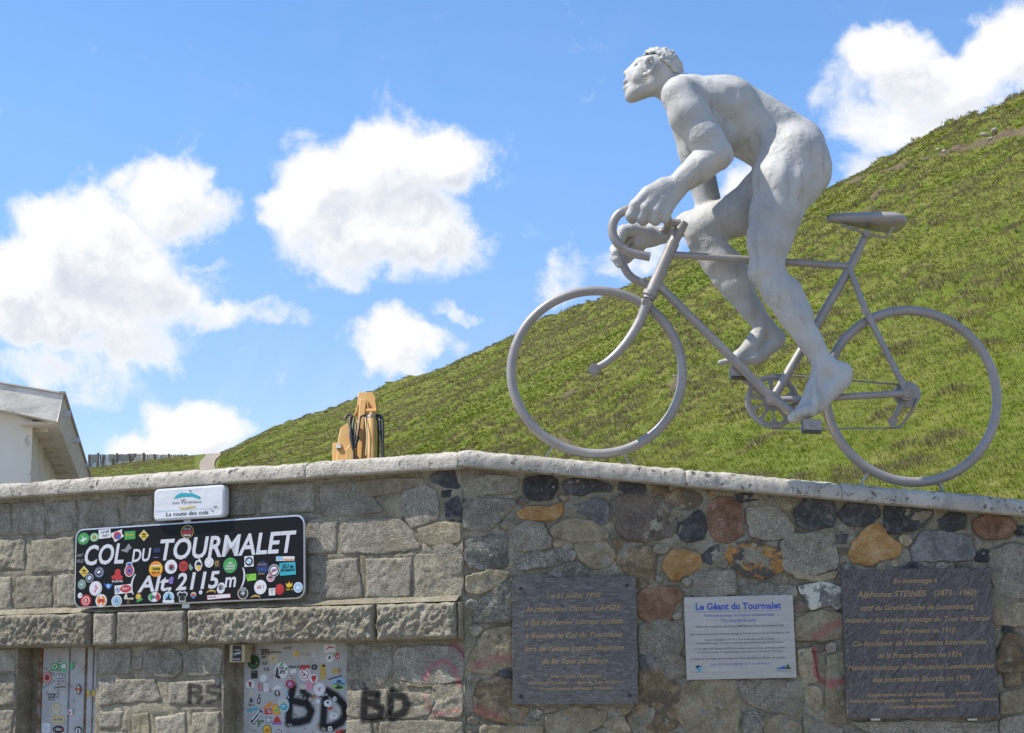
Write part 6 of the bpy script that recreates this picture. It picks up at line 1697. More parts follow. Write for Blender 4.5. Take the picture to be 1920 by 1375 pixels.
# ------------------------------------------------------------------ the cyclist figure: one continuous skin grown from a distance field
class SDF:
    def __init__(self, lo, hi, h):
        self.h = h; self.lo = np.asarray(lo, float)
        self.n = np.ceil((np.asarray(hi) - self.lo) / h).astype(int) + 1
        self.ax = [self.lo[i] + h * np.arange(self.n[i]) for i in range(3)]
        self.D = np.full(self.n, 1.0, np.float32)
    def _sub(self, lo, hi):
        a = [max(0, int((lo[i] - self.lo[i]) / self.h)) for i in range(3)]
        b = [min(self.n[i], int((hi[i] - self.lo[i]) / self.h) + 2) for i in range(3)]
        if any(b[i] <= a[i] for i in range(3)): return None
        return tuple(slice(a[i], b[i]) for i in range(3))
    def grid(self, sl):
        return np.meshgrid(*[self.ax[i][sl[i]] for i in range(3)], indexing='ij')
    def cone(self, A, B, ra, rb, k=.04, sy=1.0, carve=False):
        """tapered limb segment; sy widens (>1) or flattens (<1) it across the depth"""
        A = np.asarray(A, float); B = np.asarray(B, float); R = max(ra, rb) * max(1, sy) + 3 * k + .03
        sl = self._sub(np.minimum(A, B) - R, np.maximum(A, B) + R)
        if sl is None: return
        X, Y, Z = self.grid(sl)
        s = np.array([1, 1 / sy, 1]); a = A * s; b = B * s; ba = b - a
        P = np.stack([X, Y / sy, Z], -1).astype(np.float32)
        h = np.clip(((P - a) @ ba) / (ba @ ba + 1e-9), 0, 1)
        d = np.linalg.norm(P - a - h[..., None] * ba, axis=-1) - (ra + (rb - ra) * h)
        if sy < 1: d = d * sy ** .5
        self._join(sl, d, k, carve)
    def ell(self, C, r, k=.04, R=None, carve=False):
        C = np.asarray(C, float); r = np.asarray(r, float); m = r.max() + 3 * k + .03
        sl = self._sub(C - m, C + m)
        if sl is None: return
        X, Y, Z = self.grid(sl)
        P = np.stack([X - C[0], Y - C[1], Z - C[2]], -1).astype(np.float32)
        if R is not None: P = P @ R
        q = np.linalg.norm(P / r, axis=-1)
        g = np.linalg.norm(P / (r * r), axis=-1) + 1e-6
        d = q * (q - 1) / g
        self._join(sl, d, k, carve)
    def _join(self, sl, d, k, carve):
        o = self.D[sl]
        if carve:
            d = -d; h = np.clip(.5 - .5 * (d - o) / k, 0, 1) if False else np.clip(.5 + .5 * (d - o) / k, 0, 1)
            self.D[sl] = o * (1 - h) + d * h + k * h * (1 - h)
        else:
            h = np.clip(.5 + .5 * (o - d) / k, 0, 1)
            self.D[sl] = o * (1 - h) + d * h - k * h * (1 - h)
    def merge(self, other, k):
        o, d = self.D, other.D
        h = np.clip(.5 + .5 * (o - d) / k, 0, 1)
        self.D = o * (1 - h) + d * h - k * h * (1 - h)
    def surface(self):
        D = self.D; n = self.n
        ins = D < 0
        c = np.zeros(tuple(n - 1), np.int8)
        for i in (0, 1):
            for j in (0, 1):
                for k in (0, 1):
                    c += ins[i:n[0] - 1 + i, j:n[1] - 1 + j, k:n[2] - 1 + k]
        cells = np.argwhere((c > 0) & (c < 8))
        idx = -np.ones(tuple(n - 1), np.int64); idx[tuple(cells.T)] = np.arange(len(cells))
        acc = np.zeros((len(cells), 3)); cnt = np.zeros(len(cells))
        corners = [(i, j, k) for i in (0, 1) for j in (0, 1) for k in (0, 1)]
        for a in range(8):
            for b in range(a + 1, 8):
                ca, cb = np.array(corners[a]), np.array(corners[b])
                if np.abs(ca - cb).sum() != 1: continue
                va = D[tuple((cells + ca).T)]; vb = D[tuple((cells + cb).T)]
                m = (va < 0) != (vb < 0)
                t = np.where(m, va / np.where(m, va - vb, 1), 0)
                acc += np.where(m[:, None], ca + t[:, None] * (cb - ca), 0); cnt += m
        V = self.lo + self.h * (cells + acc / np.maximum(cnt, 1)[:, None])
        Q = []
        for ax in range(3):
            o1, o2 = [(1, 2), (2, 0), (0, 1)][ax]
            sl0 = [slice(None)] * 3; sl1 = [slice(None)] * 3
            sl0[ax] = slice(0, -1); sl1[ax] = slice(1, None)
            a, b = ins[tuple(sl0)], ins[tuple(sl1)]
            E = np.argwhere(a != b)
            E = E[(E[:, o1] > 0) & (E[:, o2] > 0) & (E[:, o1] < n[o1] - 1) & (E[:, o2] < n[o2] - 1)]
            flip = a[tuple(E.T)]
            d1 = np.zeros(3, int); d1[o1] = 1; d2 = np.zeros(3, int); d2[o2] = 1
            q = np.stack([idx[tuple((E - d1 - d2).T)], idx[tuple((E - d2).T)], idx[tuple(E.T)], idx[tuple((E - d1).T)]], 1)
            q = np.where(flip[:, None], q, q[:, ::-1])
            Q.append(q)
        return V, np.vstack(Q)


def vnormals(V, Q):
    n = np.cross(V[Q[:, 2]] - V[Q[:, 0]], V[Q[:, 3]] - V[Q[:, 1]])
    N = np.zeros_like(V)
    for k in range(4): np.add.at(N, Q[:, k], n)
    return N / (np.linalg.norm(N, axis=1)[:, None] + 1e-12)

stm, T = mat_new('white_painted_cast')
p = pos(T)
c = T.ramp(T.noise(p, 2.2, 6.0, .6), [(.34, (.37, .365, .35)), (.5, (.455, .447, .43)), (.66, (.52, .51, .49))])
c = T.mix(T.maprange(T.noise(p, 11.0, 6.0, .7, .5), .56, .74, 0, .5), c, (.38, .36, .32))
c = T.mix(T.maprange(T.noise(p, 60.0, 4.0, .7), .64, .74, 0, .6), c, (.27, .25, .22))
streak = T.noise(T.vec('MULTIPLY', p, (1, 1, .16)), 13.0, 5.0, .65)
c = T.mix(T.maprange(streak, .53, .64, 0, .5), c, (.31, .305, .28))
bh = T.math('ADD', T.noise(p, 34.0, 5.0, .65), T.math('MULTIPLY', T.noise(p, 130.0, 3.0, .7), .35))
bs = T.maprange(T.noise(p, 5.0, 4.0, .6), .46, .66, .08, 1.0)
c = T.vec('MULTIPLY', c, (1.01, 1.0, 0.965))
principled(T, c, .6, bump=bumpn(T, T.math('MULTIPLY', bh, bs), .36, .02), spec=.35)

def S(px, py, c): return bp(px, py, c)
r_ = lambda q: q * PM
lo = np.minimum(S(1130, 820, .75), S(1130, 820, -.75)); hi = np.maximum(S(1640, 60, .75), S(1640, 60, -.75))
lo = np.array([S(1130, 400, -.7)[0], YB - .62, S(1400, 820, .6)[2]]); hi = np.array([S(1625, 400, -.7)[0], YB + .62, S(1222, 60, .6)[2]])
B = SDF(lo, hi, .0115)
SHR = [0.0]
def limb(pts, k=.05, sy=1.0, f=None):
    f = f or B
    for a, b in zip(pts[:-1], pts[1:]):
        f.cone(S(*a[:3]), S(*b[:3]), r_(a[3] - SHR[0]), r_(b[3] - SHR[0]), k, sy)
# trunk
limb([(1338, 214, 0, 66), (1405, 236, 0, 60)], .06, 1.16)
limb([(1405, 238, 0, 60), (1482, 282, 0, 68)], .06, 1.05)
limb([(1300, 190, 0, 50), (1345, 205, 0, 60)], .06, 1.25)
limb([(1300, 178, .22, 34), (1372, 190, .19, 44)], .06)            # shoulder blades
limb([(1305, 205, -.22, 34), (1372, 212, -.19, 44)], .06)
limb([(1318, 240, .16, 40), (1352, 252, .12, 36)], .06)            # chest
limb([(1318, 252, -.16, 40), (1352, 258, -.12, 36)], .06)
limb([(1362, 198, 0, 54), (1440, 248, 0, 56)], .08, 1.15)           # small of the back
# neck
limb([(1246, 158, .02, 30), (1290, 182, .01, 40)], .05, .95)
limb([(1268, 160, .03, 22), (1288, 165, .24, 24)], .05); limb([(1268, 168, -.02, 22), (1290, 195, -.24, 24)], .05)
SHR[0] = 1.6
# near arm (his left)
limb([(1276, 180, .33, 39), (1292, 215, .36, 37), (1322, 255, .385, 33), (1345, 287, .39, 30)], .05)
limb([(1285, 225, .34, 30), (1312, 258, .36, 26)], .05)
limb([(1352, 286, .39, 22), (1368, 294, .385, 9)], .035)
limb([(1340, 294, .385, 31), (1312, 314, .36, 29), (1288, 332, .335, 24), (1266, 348, .315, 19)], .04)
# far arm
limb([(1288, 222, -.33, 37), (1304, 285, -.36, 33), (1330, 392, -.37, 27)], .05)
limb([(1330, 404, -.37, 27), (1290, 420, -.34, 24), (1244, 440, -.30, 17)], .04)
# near leg
limb([(1492, 292, .19, 62), (1472, 345, .22, 58), (1455, 400, .23, 49), (1443, 450, .235, 42), (1437, 498, .235, 33)], .06)
limb([(1512, 318, .15, 50), (1498, 345, .17, 46)], .06)
limb([(1455, 270, .20, 32), (1448, 330, .24, 36)], .06)
limb([(1424, 500, .235, 20), (1420, 512, .235, 20)], .035)
limb([(1440, 508, .235, 32), (1462, 548, .23, 33), (1490, 592, .22, 29), (1520, 640, .21, 23), (1541, 676, .205, 20)], .04)
limb([(1482, 545, .225, 24), (1506, 590, .215, 19)], .045)
limb([(1424, 520, .235, 13), (1466, 584, .23, 12), (1524, 668, .21, 11)], .03)
# near foot
limb([(1541, 680, .205, 20), (1574, 702, .20, 22)], .035, .95)
limb([(1580, 698, .20, 20), (1578, 712, .20, 21)], .03, .95)
limb([(1541, 690, .205, 19), (1529, 735, .205, 20), (1508, 768, .205, 15)], .03, 1.0)
limb([(1568, 722, .20, 19), (1532, 756, .205, 19), (1500, 778, .205, 15)], .035, 1.25)
for i, (dc, ex) in enumerate([(-.075, 0), (-.035, 2), (0.0, 4), (.033, 7), (.062, 11)]):
    limb([(1506 + ex, 773 - ex * .3, .205 + dc, 15), (1487 + ex * 1.4, 783 - ex * .9, .205 + dc, 12.5 - i * .5)], .014)
B.ell(S(1541, 690, .275), (r_(8), r_(6), r_(8)), .03)
# far leg
limb([(1490, 318, -.19, 58), (1440, 362, -.22, 52), (1385, 402, -.24, 43), (1345, 417, -.25, 38), (1318, 425, -.25, 33)], .06)
limb([(1512, 325, -.15, 50), (1490, 345, -.17, 46)], .06)
limb([(1302, 426, -.25, 22), (1304, 440, -.25, 24)], .035)
limb([(1320, 434, -.25, 33), (1350, 490, -.245, 33), (1380, 535, -.24, 30), (1410, 580, -.23, 23), (1430, 606, -.225, 19)], .04)
limb([(1372, 492, -.24, 25), (1398, 530, -.235, 22)], .045)
limb([(1300, 458, -.25, 14), (1348, 528, -.245, 12), (1412, 600, -.23, 11)], .03)
limb([(1432, 608, -.225, 19), (1458, 634, -.22, 18)], .03)
limb([(1430, 618, -.225, 19), (1412, 648, -.225, 19), (1385, 668, -.225, 12), (1370, 676, -.225, 9)], .03, 1.1)
limb([(1456, 644, -.22, 15), (1418, 672, -.225, 14), (1380, 680, -.225, 9)], .03, 1.25)
for i, dc in enumerate([.075, .04, .005, -.03, -.06]):
    limb([(1372 + i * 2, 676, -.225 + dc, 8), (1350 + i * 4, 680, -.225 + dc, 6.5 - i * .3)], .012)
SHR[0] = 0.0
# near hand, closed over the hood of the bar
H = SDF(lo, hi, .0115)
Hl = lambda pts, k=.02, sy=1.0: limb(pts, k, sy, H)
Hl([(1268, 349, .318, 19), (1246, 354, .325, 20), (1222, 366, .33, 20)], .03, .8)
Hl([(1268, 358, .315, 18), (1250, 376, .325, 20)], .03, .8)
Hl([(1255, 360, .32, 22), (1230, 378, .33, 22)], .03, .7)
fingers = [[(1214, 364, .335, 13), (1192, 385, .345, 11.5), (1183, 404, .335, 10.5), (1186, 411, .30, 9.5)],
           [(1228, 372, .345, 13), (1210, 392, .36, 12), (1203, 410, .345, 11), (1206, 415, .30, 10)],
           [(1242, 378, .345, 13), (1230, 396, .36, 11.5), (1226, 411, .345, 10.5), (1229, 415, .30, 9.5)],
           [(1256, 382, .335, 12), (1250, 397, .345, 10.5), (1246, 408, .335, 9.5), (1248, 411, .295, 8.5)]]
for fg in fingers: Hl(fg, .013)
Hl([(1250, 366, .27, 14), (1226, 386, .225, 11), (1208, 398, .215, 10)], .02)
# far hand on the drop
Hl([(1246, 440, -.30, 17), (1222, 444, -.295, 19), (1200, 450, -.295, 19)], .03, .85)
Hl([(1216, 436, -.262, 13), (1186, 431, -.235, 13), (1170, 434, -.225, 13), (1163, 450, -.225, 11)], .018)
for q in ([(1186, 448, -.335, 13), (1164, 458, -.35, 12), (1152, 468, -.32, 10), (1154, 474, -.255, 9)], [(1192, 458, -.34, 13), (1168, 474, -.355, 11.5), (1154, 482, -.32, 10), (1157, 486, -.255, 9)],
          [(1200, 462, -.335, 12), (1176, 484, -.35, 10.5), (1160, 492, -.32, 9), (1162, 496, -.255, 8)]):
    Hl(q, .012)
B.merge(H, .03)
# head: turned a little away, chin lifted
Hd = SDF(lo, hi, .0115)
HC = .03
def hp(px, py, c): return S(px, py, HC + c)
Hd.ell(hp(1231, 134, 0), (r_(44), r_(36), r_(40)), .03)
Hd.ell(hp(1206, 146, -.015), (r_(33), r_(31), r_(36)), .04)
for s in (.085, -.11):
    Hd.cone(hp(1222, 160, s), hp(1187, 177, s * .40 - .02), r_(12), r_(10), .07)
Hd.cone(hp(1212, 162, -.01), hp(1189, 175, -.03), r_(20), r_(15), .04, 1.2)
Hd.cone(hp(1185, 180, -.035), hp(1181.5, 184, -.035), r_(10), r_(8.5), .03)     # chin
Hd.cone(hp(1192, 164, -.03), hp(1190, 150, -.03), r_(16), r_(15), .03)       # muzzle
Hd.cone(hp(1195, 117, -.035), hp(1174, 138, -.038), r_(5.0), r_(5.8), .016)  # nose
Hd.ell(hp(1180, 142, -.015), (r_(5), r_(4.5), r_(4.5)), .012)
Hd.ell(hp(1174.5, 155, -.035), (r_(7), r_(15), r_(5.0)), .020)             # lips
Hd.ell(hp(1175, 166.5, -.035), (r_(7.5), r_(14), r_(5.0)), .020)
Hd.ell(hp(1168.5, 160.5, -.035), (r_(5), r_(13), r_(1.9)), .008, carve=True)
for s in (.075, -.135):
    Hd.cone(hp(1201, 114, s), hp(1197.5, 113, s * .4 - .02), r_(5.5), r_(6.0), .02)  # brows
    Hd.ell(hp(1194.5, 126.5, s * .82 - .01), (r_(5), r_(9), r_(5)), .015, carve=True)
    Hd.ell(hp(1196, 127, s * .82 - .01), (r_(5), r_(7.5), r_(4.2)), .006)
    Hd.ell(hp(1200, 146, s * 1.05), (r_(13), r_(7), r_(11)), .03)                 # cheeks
for s in (1, -1):
    e = .156 * s
    for t in np.linspace(-2.4, 1.9, 12):                                           # ear: curled rim, lobe
        Hd.ell(hp(1216 + 8.5 * math.cos(t) - 3.0 * math.sin(t), 124 + 16 * math.sin(t) * 1.0 - 2 * math.cos(t), e + .026 * s), (r_(3.8), r_(4.2), r_(3.8)), .008)
    Hd.ell(hp(1215, 126, e + .002 * s), (r_(8), r_(4), r_(13)), .012)
    Hd.ell(hp(1209, 140, e + .012 * s), (r_(4.5), r_(3.6), r_(5)), .010)
    Hd.ell(hp(1216, 124, e + .034 * s), (r_(4.5), r_(5.5), r_(9.5)), .008, carve=True)
B.merge(Hd, .035)
# carved modelling: armpit, shoulder blade, ribs, flank, hip, hamstring and knee hollows
def groove(pts, k=.03):
    for a, b in zip(pts[:-1], pts[1:]): B.cone(S(*a[:3]), S(*b[:3]), r_(a[3]), r_(b[3]), k, 1.0, carve=True)
groove([(1316, 158, .50, 9), (1334, 186, .50, 12), (1352, 226, .47, 9)], .05)
groove([(1352, 150, .40, 5), (1376, 172, .40, 8), (1392, 200, .395, 5)], .05)
groove([(1372, 232, .395, 6), (1392, 252, .36, 8), (1410, 276, .33, 6)], .05)
groove([(1360, 222, .41, 3), (1385, 218, .385, 4)], .04); groove([(1366, 240, .405, 3), (1390, 236, .375, 4)], .04)
groove([(1442, 228, .36, 5), (1436, 262, .385, 8), (1430, 292, .40, 6)], .05)
groove([(1478, 250, .485, 5), (1492, 300, .505, 8), (1486, 340, .49, 5)], .08)
groove([(1526, 335, .375, 3), (1513, 390, .37, 4), (1497, 440, .37, 3)], .05)
groove([(1446, 430, .42, 4), (1444, 480, .40, 5)], .04)
groove([(1432, 494, .40, 4), (1438, 512, .40, 5), (1430, 524, .39, 3)], .03)
groove([(1458, 548, .385, 3), (1492, 610, .34, 4)], .04)
groove([(1318, 414, -.07, 3), (1330, 420, -.07, 4)], .02)
groove([(1322, 275, .53, 3), (1338, 278, .54, 4)], .035)
groove([(1300, 306, .50, 3), (1272, 334, .43, 4)], .035)
groove([(1226, 176, .21, 4), (1246, 190, .20, 5)], .03)
V, Q = B.surface()
N = vnormals(V, Q)
V = V + N * (0.0040 * fbm(V, 7.0, 2, .5, 3) * 2 + 0.0016 * fbm(V, 30.0, 3, .6, 9) * 2)[:, None]
for _ in range(1):
    pass
fig_me = mesh_from('cyclist_statue', V, Q, True)
fig = add('cyclist_statue', fig_me, stm)
tag(fig, 'giant pale nude cyclist statue pedalling barefoot on the grey bicycle', 'statue')
# tight curls as a child of the figure
Cu = SDF(np.array([S(1180, 200, -.3)[0], YB - .32, S(1230, 175, .3)[2]]), np.array([S(1310, 100, -.3)[0], YB + .32, S(1230, 70, .3)[2]]), .0085)
cc = hp(1234, 134, 0); rad = np.array([r_(44), r_(37.5), r_(41)])
k = 0; rg = random.Random(5)
for i in range(420):
    z = 1 - 2 * (i + .5) / 420; a = i * 2.39996
    d = np.array([math.sqrt(1 - z * z) * math.cos(a), math.sqrt(1 - z * z) * math.sin(a), z])
    # hair line: above the forehead and ears, down to the nape
    f = d[0] * .92 + d[2] * .80
    if f < .20 + (.10 if abs(d[1]) > .55 else 0): continue
    if d[2] < -.50: continue
    pt = cc + d * rad * rg.uniform(.97, 1.05)
    rr = r_(rg.uniform(4.2, 6.6))
    Cu.ell(pt, (rr * rg.uniform(.8, 1.2), rr, rr * rg.uniform(.8, 1.2)), .006)
Vh, Qh = Cu.surface()
Nh = vnormals(Vh, Qh)
Vh = Vh + Nh * (0.010 * fbm(Vh, 34.0, 3, .6, 4) * 2)[:, None]
add('hair', mesh_from('hair', Vh, Qh, True), stm, fig)

# ------------------------------------------------------------------ white house behind the wall at the left
plm, T = mat_new('white_render_weathered')
p = pos(T)
c = T.ramp(T.noise(p, .9, 6.0, .6), [(.3, (.68, .62, .51)), (.7, (.80, .74, .62))])
sp = T.noise(T.vec('MULTIPLY', p, (1, 1, .6)), 2.6, 7.0, .72)
c = T.mix(T.maprange(sp, .57, .66, 0, .8), c, (.36, .28, .20))
principled(T, c, .9, bump=bumpn(T, T.noise(p, 24.0, 4.0, .6), .2, .03), spec=.2)
fam, T = mat_new('grey_stained_fascia')
p = pos(T)
c = T.ramp(T.noise(T.vec('MULTIPLY', p, (.6, .6, 1.6)), 2.2, 7.0, .7), [(.40, (.74, .69, .60)), (.52, (.64, .60, .52)), (.66, (.40, .375, .33))])
principled(T, c, .9, bump=bumpn(T, T.noise(p, 20.0, 4.0, .6), .2, .03), spec=.2)
rfm = plain((.55, .47, .38), .85, 0, 'tan_roof_edge')
pvc = plain((.62, .62, .63), .4, 0, 'white_plastic_pipe')
bde1 = np.array([.96, -.28, 0]); bde2 = np.array([-.235, .972, 0])
K = atY(118.5, 740, 24.0)
BF = Frame(K, bde1, ZUP, np.cross(bde1, ZUP) * 1.0)         # gable face
if np.dot(BF.n, CAM - K) < 0: BF.n = -BF.n
BS = Frame(K, bde2, ZUP, np.array([.972, .235, 0]))                               # eaves side, faces right
house = empty('house', (K[0] - 3, K[1] + 3, 0), 'weathered white house with deep grey roof fascia at the left edge', 'house')
q = lambda x, y, off=0.0: BF.px(x / 6.875, 700 + y / 6.875, off)
tr, br = q(815, 275), q(752, 628)
tl, bl = q(0, 137), q(0, 470)
s1 = (tl[1] - tr[1]) / (tl[0] - tr[0]); s2 = (bl[1] - br[1]) / (bl[0] - br[0])
XW = -9.0
fas = [(br[0] + .0, br[1]), (tr[0], tr[1]), (XW, tr[1] + s1 * (XW - tr[0])), (XW, br[1] + s2 * (XW - br[0]))]
# gable wall, set back under the fascia
wr = q(590, 620, -.45); wb = q(565, 1345, -.45)
def shear_box(name, P4, d0, d1, mat):
    # a face polygon in gable coordinates pushed back along the eaves direction
    A = [BF.w(x, z) + bde2 * d0 for x, z in P4]; B_2 = [BF.w(x, z) + bde2 * d1 for x, z in P4]
    m = MB(); m.add(A + B_2, [(0, 1, 2, 3), (7, 6, 5, 4), (0, 4, 5, 1), (1, 5, 6, 2), (2, 6, 7, 3), (3, 7, 4, 0)]); return m.obj(name, mat, house)
shear_box('fascia', fas, 0.0, .44, fam)
wr = BF.px(590 / 6.875, 700 + 620 / 6.875, -.42)
shear_box('wall', [(wr[0], -12), (wr[0], wr[1] + .35), (XW, wr[1] + .35 + s1 * (XW - wr[0])), (XW, -12)], .45, 8.0, plm)
# eaves side: boxed gutter band and sloping soffit
qs = lambda x, y, off=0.0: BS.px(x / 6.875, 700 + y / 6.875, off)
e0, e1 = qs(815, 275), qs(1190, 1285)
L = max(e1[0] * 1.35, 6.0)
hgt = tr[1] - br[1]
ins_ = tr[0] - br[0]
def hexa(name, P, mat, bev=0.0):
    m = MB(); m.add(P, [(0, 1, 2, 3), (7, 6, 5, 4), (0, 4, 5, 1), (1, 5, 6, 2), (2, 6, 7, 3), (3, 7, 4, 0)]); return m.obj(name, mat, house, bevel=bev)
hexa('fascia', [BS.w(.004, -hgt, -ins_), BS.w(L, -hgt, -ins_), BS.w(L, 0, 0), BS.w(.004, 0, 0), BS.w(.45, -hgt, -ins_ - .18), BS.w(L, -hgt, -ins_ - .18), BS.w(L, 0, -.18), BS.w(.45, 0, -.18)], plm)
hexa('roof_edge', [BS.w(-.02, .004, -.06), BS.w(L, .004, -.06), BS.w(L, .05, -.06), BS.w(-.02, .05, -.06), BS.w(-.02, .004, .035), BS.w(L, .004, .035), BS.w(L, .05, .035), BS.w(-.02, .05, .035)], rfm)
wx = wr[0]
hexa('soffit', [BS.w(.46, -hgt + .01, wx - .1), BS.w(L, -hgt + .01, wx - .1), BS.w(L, -hgt + .01, -ins_ - .16), BS.w(.46, -hgt + .01, -ins_ - .16), BS.w(.46, -hgt + .06, wx - .1), BS.w(L, -hgt + .06, wx - .1), BS.w(L, -hgt + .06, -ins_ - .16), BS.w(.46, -hgt + .06, -ins_ - .16)], plm)
for a in np.arange(.9, L, 1.3):
    m2 = MB(); m2.box(BS.w(a, -hgt - .02, (wx - ins_ - .17) / 2), .02, abs(wx + ins_) / 2 - .08, .035, ax=(bde2, bde1, ZUP)); m2.obj('soffit_rib', plm, house)
# roof
rz = lambda x: tr[1] + s1 * (x - tr[0])
shear_box('roof', [(tr[0], rz(tr[0]) + .006), (tr[0], rz(tr[0]) + .03), (XW, rz(XW) + .03), (XW, rz(XW) + .006)], -.03, L, rfm)
for x, y, r in ((885, 525, 47), (1005, 868, 38), (1130, 1188, 33)):
    c_ = qs(x, y, .06); rr = r / 6.875 / FPX * np.linalg.norm(BS.w(c_[0], c_[1]) - CAM)
    P = [BS.w(c_[0], c_[1], -.05), BS.w(c_[0], c_[1], .05), BS.w(c_[0], c_[1], .09)]
    mb = MB(); mb.tube(np.array(P), np.array([rr, rr, rr * .8]), 20); mb.obj('drain_spout', pvc, house, smooth=True)
xa, xb = q(400, 212)[0], q(690, 240)[0]
shear_box('roof_window', [(xa, rz(xa) + .05), (xb, rz(xb) + .05), (xb, rz(xb) + .22), (xa, rz(xa) + .16)], 1.6, 2.6, plain((.05, .045, .045), .35, 0, 'dark_roof_window'))

# ------------------------------------------------------------------ snow fence on the saddle
wdm = plain((.19, .15, .115), .9, 0, 'weathered_fence_wood')
slm_ = plain((.34, .32, .30), .9, 0, 'grey_fence_slat')
G_ = (0, 690, 4.0)
FD = 96.0
fp = lambda x, y, d=FD: atY(G_[0] + x / G_[2], G_[1] + y / G_[2], d)
fe = empty('snow_fence', fp(900, 770), 'leaning weathered slat fence on the saddle beside the white house', 'fence')
posts = [(668, 655, 672, 745), (738, 638, 728, 756), (775, 655, 768, 720), (845, 682, 846, 768), (878, 640, 872, 705), (967, 645, 984, 770), (1014, 642, 986, 700), (1078, 637, 1074, 694), (1158, 648, 1160, 688), (1266, 645, 1264, 676), (1392, 650, 1390, 664)]
for x0, y0, x1, y1 in posts:
    mb = MB(); mb.tube(np.array([fp(x1, y1 + 6), fp(x0, y0)]), .075, 8); mb.obj('post', wdm, fe, smooth=True)
mb = MB()
rr = random.Random(3)
def run(xa, xb, ta, tb_, ba, bb, d=FD):
    x = xa
    while x < xb:
        t = (x - xa) / (xb - xa); y0 = ta + (tb_ - ta) * t + rr.uniform(-3, 3); y1 = ba + (bb - ba) * t
        a, b = fp(x + rr.uniform(-1.5, 1.5), y0, d), fp(x, y1, d)
        w = .028
        mb.add([a + (-w, 0, 0), a + (w, 0, 0), b + (w, 0, 0), b + (-w, 0, 0), a + (-w, .02, 0), a + (w, .02, 0), b + (w, .02, 0), b + (-w, .02, 0)], [(0, 1, 2, 3), (7, 6, 5, 4), (0, 4, 5, 1), (1, 5, 6, 2), (2, 6, 7, 3), (3, 7, 4, 0)])
        x += rr.uniform(7, 10)
run(662, 985, 650, 650, 752, 768); run(985, 1160, 643, 650, 698, 690); run(1160, 1400, 650, 652, 688, 662); run(700, 980, 652, 645, 715, 700, FD + 4)
for yy in (.25, .75):
    for xa, xb, ta, tb_, ba, bb in ((662, 985, 650, 650, 752, 768), (985, 1160, 643, 650, 698, 690), (1160, 1400, 650, 652, 688, 662)):
        mb.tube(np.array([fp(xa, ta + (ba - ta) * yy, FD - .03), fp(xb, tb_ + (bb - tb_) * yy, FD - .03)]), .012, 5)
tag(mb.obj('slat_netting', slm_, fe), kind='stuff')

# ------------------------------------------------------------------ yellow excavator arm showing over the wall
XD = 34.0
xp = lambda x, y, c=0.0: atY(580 + x / 7.64, 700 + y / 7.64, XD - c)
XPM = XD / FPX / 7.64 * 1.02
ex = empty('excavator', (xp(800, 1100)[0], XD, 2.2), 'yellow excavator boom with hydraulic cylinder and black hoses behind the wall', 'excavator')
yl, T = mat_new('excavator_yellow')
p = pos(T)
c = T.ramp(T.noise(p, 2.5, 6.0, .6), [(.3, (.56, .30, .085)), (.7, (.68, .41, .14))])
c = T.mix(T.maprange(T.noise(p, 7.0, 7.0, .72), .58, .72, 0, .7), c, (.22, .12, .06))
principled(T, c, .45, bump=bumpn(T, T.noise(p, 30.0, 3.0, .6), .1, .02))
hose = plain((.018, .018, .02), .4, 0, 'black_rubber_hose')
chrome = plain((.45, .43, .40), .3, .9, 'bare_steel')
ZX = xp(800, 1150)[2]
def lean(m):
    for V in m.V: V[:, 1] += .42 * (V[:, 2] - ZX)
def xbox(name, pts, c0, c1, mat=yl, par=ex, bev=.02):
    f = Frame(np.array([0, XD, 0]), np.array([1., 0, 0]), ZUP, np.array([0, -1., 0]))
    P = [f.px(580 + x / 7.64, 700 + y / 7.64, (c0 + c1) / 2) for x, y in pts]
    m = MB(); m.prism(P, f, c0, c1); lean(m); return m.obj(name, mat, par, bevel=bev)
xbox('boom', [(680, 240), (893, 240), (935, 318), (945, 480), (948, 1500), (690, 1500), (672, 640), (676, 300)], -.9, -.25)
xbox('boom_plate', [(690, 320), (790, 318), (770, 600), (745, 1500), (700, 1500), (680, 600)], -.25, -.12)
xbox('boom_rib', [(785, 335), (800, 335), (825, 470), (812, 480)], -.25, -.05)
xbox('boom_rib', [(895, 330), (910, 335), (940, 480), (928, 490)], -.25, -.05)
def xt(name, pts, r, mat, par=ex, sm=6, ns=12):
    P = np.array([xp(*q_) for q_ in pts])
    if sm: P = catmull(P, sm)
    m = MB(); m.tube(P, np.asarray(r) * XPM if np.ndim(r) == 0 else np.interp(np.linspace(0, 1, len(P)), np.linspace(0, 1, len(r)), r) * XPM, ns); lean(m); return m.obj(name, mat, par, smooth=True)
cy = xt('hydraulic_cylinder', [(868, 575, .25), (878, 800, .25), (892, 1060, .25), (905, 1500, .25)], 62, yl, sm=0, ns=20)
xt('cylinder_collar', [(866, 572, .25), (867, 600, .25)], 68, chrome, cy, 0, 20)
xt('cylinder_rod', [(862, 490, .25), (866, 575, .25)], 36, yl, cy, 0, 16)
xt('cylinder_eye', [(788, 505, .25), (935, 500, .25)], 38, yl, cy, 0, 16)
xt('cylinder_pipe', [(780, 600, .35), (800, 760, .4), (818, 900, .4), (812, 1180, .4)], 9, plain((.62, .50, .30), .5, 0, 'pale_yellow_pipe'), cy)
xbox('stick_link', [(470, 760), (545, 700), (575, 760), (640, 1120), (680, 1500), (400, 1500), (415, 960), (440, 780)], -.55, -.1)
xbox('stick_plate', [(520, 1110), (575, 1010), (640, 1130), (640, 1500), (515, 1500)], -.08, .05)
xbox('lamp_bracket', [(335, 1000), (470, 985), (475, 1100), (500, 1500), (350, 1500), (335, 1060)], -.5, -.2)
